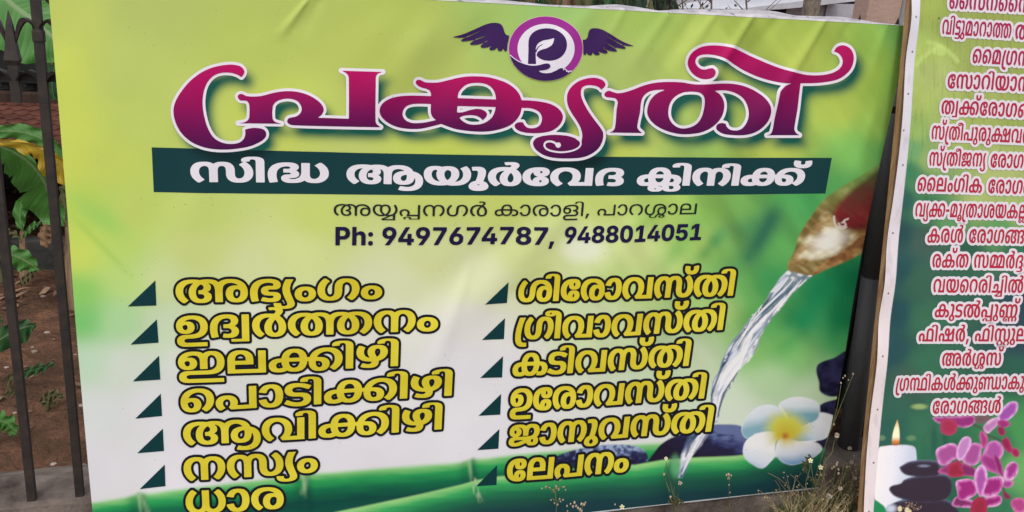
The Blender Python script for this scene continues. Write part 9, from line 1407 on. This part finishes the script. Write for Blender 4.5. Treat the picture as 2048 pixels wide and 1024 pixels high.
def weed(label, stems, Y, heads, leaves=(), group="flowering weeds at the foot of the signs", seed=1, th=.0011):
    rnd = random.Random(seed); b = at(float(stems[0][0][0]), float(stems[0][0][1]), Y); e = empty("flowering_weed", tuple(b), label, "weed", group)
    bm = bmesh.new()
    for s in stems:
        P = spline([tuple(q) for q in s], 6, False); yy = Y + .02 * np.sin(np.linspace(0, 3, len(P)) + seed) ; P3 = at(P[:, 0], P[:, 1], yy)
        bm_tube(bm, P3, list(np.linspace(th * 1.3, th * .7, len(P))), 6)
    link("stem", from_bm("stem", bm, True), M_stem, e)
    for x, y, r, k in heads: head(e, at(float(x), float(y), Y - .012), r * (Y + 1.8) / FOC, k, rnd)
    for i, (mid, w_) in enumerate(leaves): leaf(e, mid, [w_ * .3, w_, w_ * .3], [w_ * .3, w_, w_ * .3], Y, M_leafo, nL=12, nW=5, seed=seed + i)
    return e
FG = -.07
weed("tall weed crossing the frangipani's right petals, leaning to the pipe", [[(1606, 1040), (1624, 975), (1640, 925), (1658, 868), (1673, 820), (1682, 770)], [(1658, 868), (1668, 845), (1690, 790), (1706, 750)]], FG, [(1682, 766, 2.4, 'bud'), (1690, 752, 2.4, 'bud'), (1697, 760, 2, 'bud'), (1668, 849, 2.6, 'bud'), (1706, 748, 2.6, 'bud'), (1686, 756, 2, 'bud')], [([(1608, 945), (1613, 925), (1621, 910)], 5)], seed=2)
weed("weed with two cream yellow daisies beside the flower print", [[(1622, 1045), (1628, 985), (1640, 950), (1641, 936)], [(1610, 1040), (1612, 965), (1619, 940), (1621, 924)], [(1622, 1045), (1632, 990), (1625, 950), (1622, 926)]], FG - .01, [(1621, 921, 6.5, 'flower'), (1641, 934.5, 6.5, 'flower'), (1642, 950, 2.5, 'bud')], [([(1640, 975), (1630, 962), (1616, 960)], 4), ([(1645, 940), (1640, 952), (1643, 958)], 3)], seed=3)
weed("weed with one fluffy head against the foot of the black pipe", [[(1640, 1010), (1650, 925), (1664, 905), (1668, 885), (1674, 872)]], FG, [(1673.7, 870.8, 7, 'puff')], seed=4)
weed("weed with pale head before the pipe's foot, right of the taller ones", [[(1688, 1040), (1692, 960), (1698, 920), (1699, 900)], [(1684, 1040), (1686, 930), (1693, 905)]], FG + .01, [(1699.6, 897, 6, 'puff'), (1694, 934, 3, 'bud'), (1699, 934, 3, 'bud')], seed=5)
weed("weed with arched stem and round head touching the leaning board's white edge", [[(1690, 1000), (1702, 940), (1722, 905), (1730, 882)], [(1696, 980), (1715, 950), (1728, 900)]], FG + .03, [(1730, 880, 5, 'puff')], seed=6)
weed("weed with a fluffy pinkish head in the middle of the grass tuft", [[(1680, 1040), (1684, 985), (1690, 955), (1702, 930)]], FG - .02, [(1703.6, 924.6, 6, 'puff'), (1710, 957, 5, 'puff')], seed=7)
weed("weed with a cluster of tiny pinkish buds over the grass tuft", [[(1655, 1040), (1662, 990), (1670, 945), (1673, 932)]], FG - .02, [(1668, 934, 3, 'bud'), (1673, 929, 3.4, 'bud'), (1677, 939, 3, 'bud'), (1677, 947, 3.2, 'bud'), (1675, 925, 2.6, 'bud'), (1664, 937, 2.4, 'bud')], seed=8)
weed("weed with two large pale heads low at the front of the grass tuft", [[(1648, 1050), (1654, 1015), (1658, 996)], [(1668, 1050), (1676, 1000), (1681, 980)]], FG - .05, [(1658, 993, 8, 'puff'), (1680.7, 977, 6, 'puff')], seed=9)
weed("weed with many tiny buds before the dark bamboo print, below the last yellow word", [[(1113, 1050), (1112, 1000), (1110, 978), (1113, 965)], [(1112, 1004), (1106, 998), (1103, 995)], [(1111, 984), (1100, 978), (1093, 974)], [(1111, 980), (1120, 974), (1127, 974)], [(1113, 1006), (1120, 1000), (1126, 999)]], -.05,
     [(x, y, r, 'bud') for x, y, r in [(1112,973,2.6),(1106,981,2.4),(1117,979,2.6),(1092,974,2.8),(1099,976,2),(1126,974,1.8),(1131,980,1.8),(1129,974,1.6),(1102,1000,2),(1109,1006,2.2),(1115,1009,2.6),(1119,998,2),(1126,1000,2),(1121,1003,2),(1114,956,2.4),(1120,961,2),(1108,983,2.2),(1113,977,2.4),(1084,977,1.8)]], seed=10)
weed("low weed with pinkish seed buds at the lower edge, right of the tiny budded weed", [[(1158, 1060), (1158, 1020), (1150, 1010)], [(1160, 1060), (1164, 1016), (1168, 1008)]], -.06, [(x, y, r, 'bud') for x, y, r in [(1149,1005,3),(1146,1013,3),(1152,1012,3),(1163,1008,3.2),(1168,1009,3.2),(1160,1019,3.2),(1156,1016,3),(1163,1022,3),(1134,1012,2.4),(1141,1008,2),(1171,1005,2),(1135,1022,2)]], seed=11)
weed("tiny yellow flower opening at the banner's lower edge", [[(1246, 1060), (1245, 1030), (1244, 1016)]], -.06, [(1244, 1014, 6, 'flower'), (1230, 1009, 2, 'bud')], seed=12)
weed("weed with V shaped stems, a brown flower and a pale head under the falling water", [[(1352, 1025), (1345, 985), (1337, 950), (1332, 924)], [(1352, 1025), (1356, 990), (1360, 970)], [(1340, 985), (1330, 955), (1331, 930)], [(1350, 1015), (1348, 975), (1352, 955)]], -.05, [(1332, 917, 4.5, 'flower'), (1328, 949, 3.2, 'bud'), (1360, 966, 5.5, 'puff'), (1341, 994, 3, 'bud')], [([(1352, 1010), (1345, 1004), (1336, 1006)], 4), ([(1352, 1010), (1360, 1002), (1368, 1004)], 4), ([(1352, 1012), (1350, 1000), (1352, 992)], 4)], seed=13)
weed("single short stalk with a knobbly bud before the dark bamboo print", [[(1460, 1025), (1458, 995), (1458, 970), (1457, 955)]], -.05, [(1457, 949, 3.4, 'bud'), (1453, 950, 2.6, 'bud'), (1462, 951, 2.6, 'bud'), (1457, 957, 3.4, 'bud'), (1458, 970, 1.8, 'bud'), (1460, 985, 1.8, 'bud')], seed=14)
# a tangle of thin brown stalks with tiny seeds
bm = bmesh.new(); r = random.Random(31)
for i in range(170):
    u = r.uniform(1568, 1745); Y_ = r.uniform(-.20, .005); x = float(at(u, 1000.0, Y_)[0]); h = r.uniform(.06, .20); a = r.uniform(-.7, .7); pts = []
    for k in range(6):
        t = k / 5; pts.append((x + a * h * t ** 1.6 + r.uniform(-.003, .003), Y_ + r.uniform(-.004, .004), h * (t - .25 * abs(a) * t ** 3)))
    bm_tube(bm, pts, [.0011, .001, .0009, .0008, .0007, .0005], 5)
    for k in range(r.randint(0, 4)):
        q = Vector(pts[-1 - (k % 2)]) + Vector((r.uniform(-.009, .009), r.uniform(-.006, .006), r.uniform(-.004, .008))); r_ = bmesh.ops.create_icosphere(bm, subdivisions=1, radius=r.uniform(.0014, .0028))
        for vv_ in r_['verts']: vv_.co += q
o = link("weed_tangle", from_bm("weed_tangle", bm), M_dry); tag(o, "tangle of thin dry brown weed stalks with tiny seeds between the two signs", "weeds", kind="stuff")
# grass tuft between banner and board
def grass(name, label, mat, n, seed, box, hgt, dry):
    r = random.Random(seed); bm = bmesh.new()
    for i in range(n):
        u = r.uniform(box[0], box[1]); Y_ = r.uniform(box[2], box[3]); b = on_z(float(u), 1040.0, 0.0); x = at(float(u), 1000.0, Y_)[0]
        h = r.uniform(*hgt); a = r.uniform(-1, 1); dr = r.uniform(.2, 1.3) if dry else r.uniform(.1, .7); n_ = 7; w_ = r.uniform(.0009, .0022); pv = None
        for k in range(n_ + 1):
            t = k / n_; p = Vector((x + a * h * .75 * t ** 1.4, Y_ - .05 * t * r.random(), h * (t - dr * .5 * t ** 2.4))); wk = w_ * (1 - t) + .0002
            q = (bm.verts.new(p + Vector((-wk, 0, 0))), bm.verts.new(p + Vector((wk, -wk, 0))))
            if pv: bm.faces.new((pv[0], pv[1], q[1], q[0]))
            pv = q
    o = link(name, from_bm(name, bm), mat); tag(o, label, "grass", kind="stuff")
grass("dry_grass", "dry straw coloured grass at the foot of the gap between the signs", M_dry, 430, 5, (1560, 1790, -.20, .0), (.06, .23), True)
grass("green_grass", "short green grass growing among the dry blades at the foot of the gap", M_grn, 1100, 6, (1560, 1770, -.20, .0), (.03, .14), False)
grass("sparse_grass", "sparse low grass along the concrete below the banner", M_grn, 160, 7, (1240, 1580, -.06, -.005), (.02, .075), False)
bm = bmesh.new()
def deadleaf(label, u, v, Y, ang, ln):
    p = at(float(u), float(v), Y); e = leaf(None, [(u, v), (u + ln * math.cos(ang) * .5, v + ln * math.sin(ang) * .5 - 2), (u + ln * math.cos(ang), v + ln * math.sin(ang))], [2, ln * .28, 1], [2, ln * .3, 1], Y, M_leafb, nL=12, nW=5, name="fallen_leaf", fold=.6)
    tag(e, label, "leaf", "fallen leaves in the grass")
deadleaf("orange brown fallen leaf in the grass, lower left of the fluffy heads", 1618, 1014, -.1, .5, 26)
deadleaf("tan fallen leaf beside the leaning board's lower left edge", 1712, 1012, -.08, -1.2, 22)
bm.free()
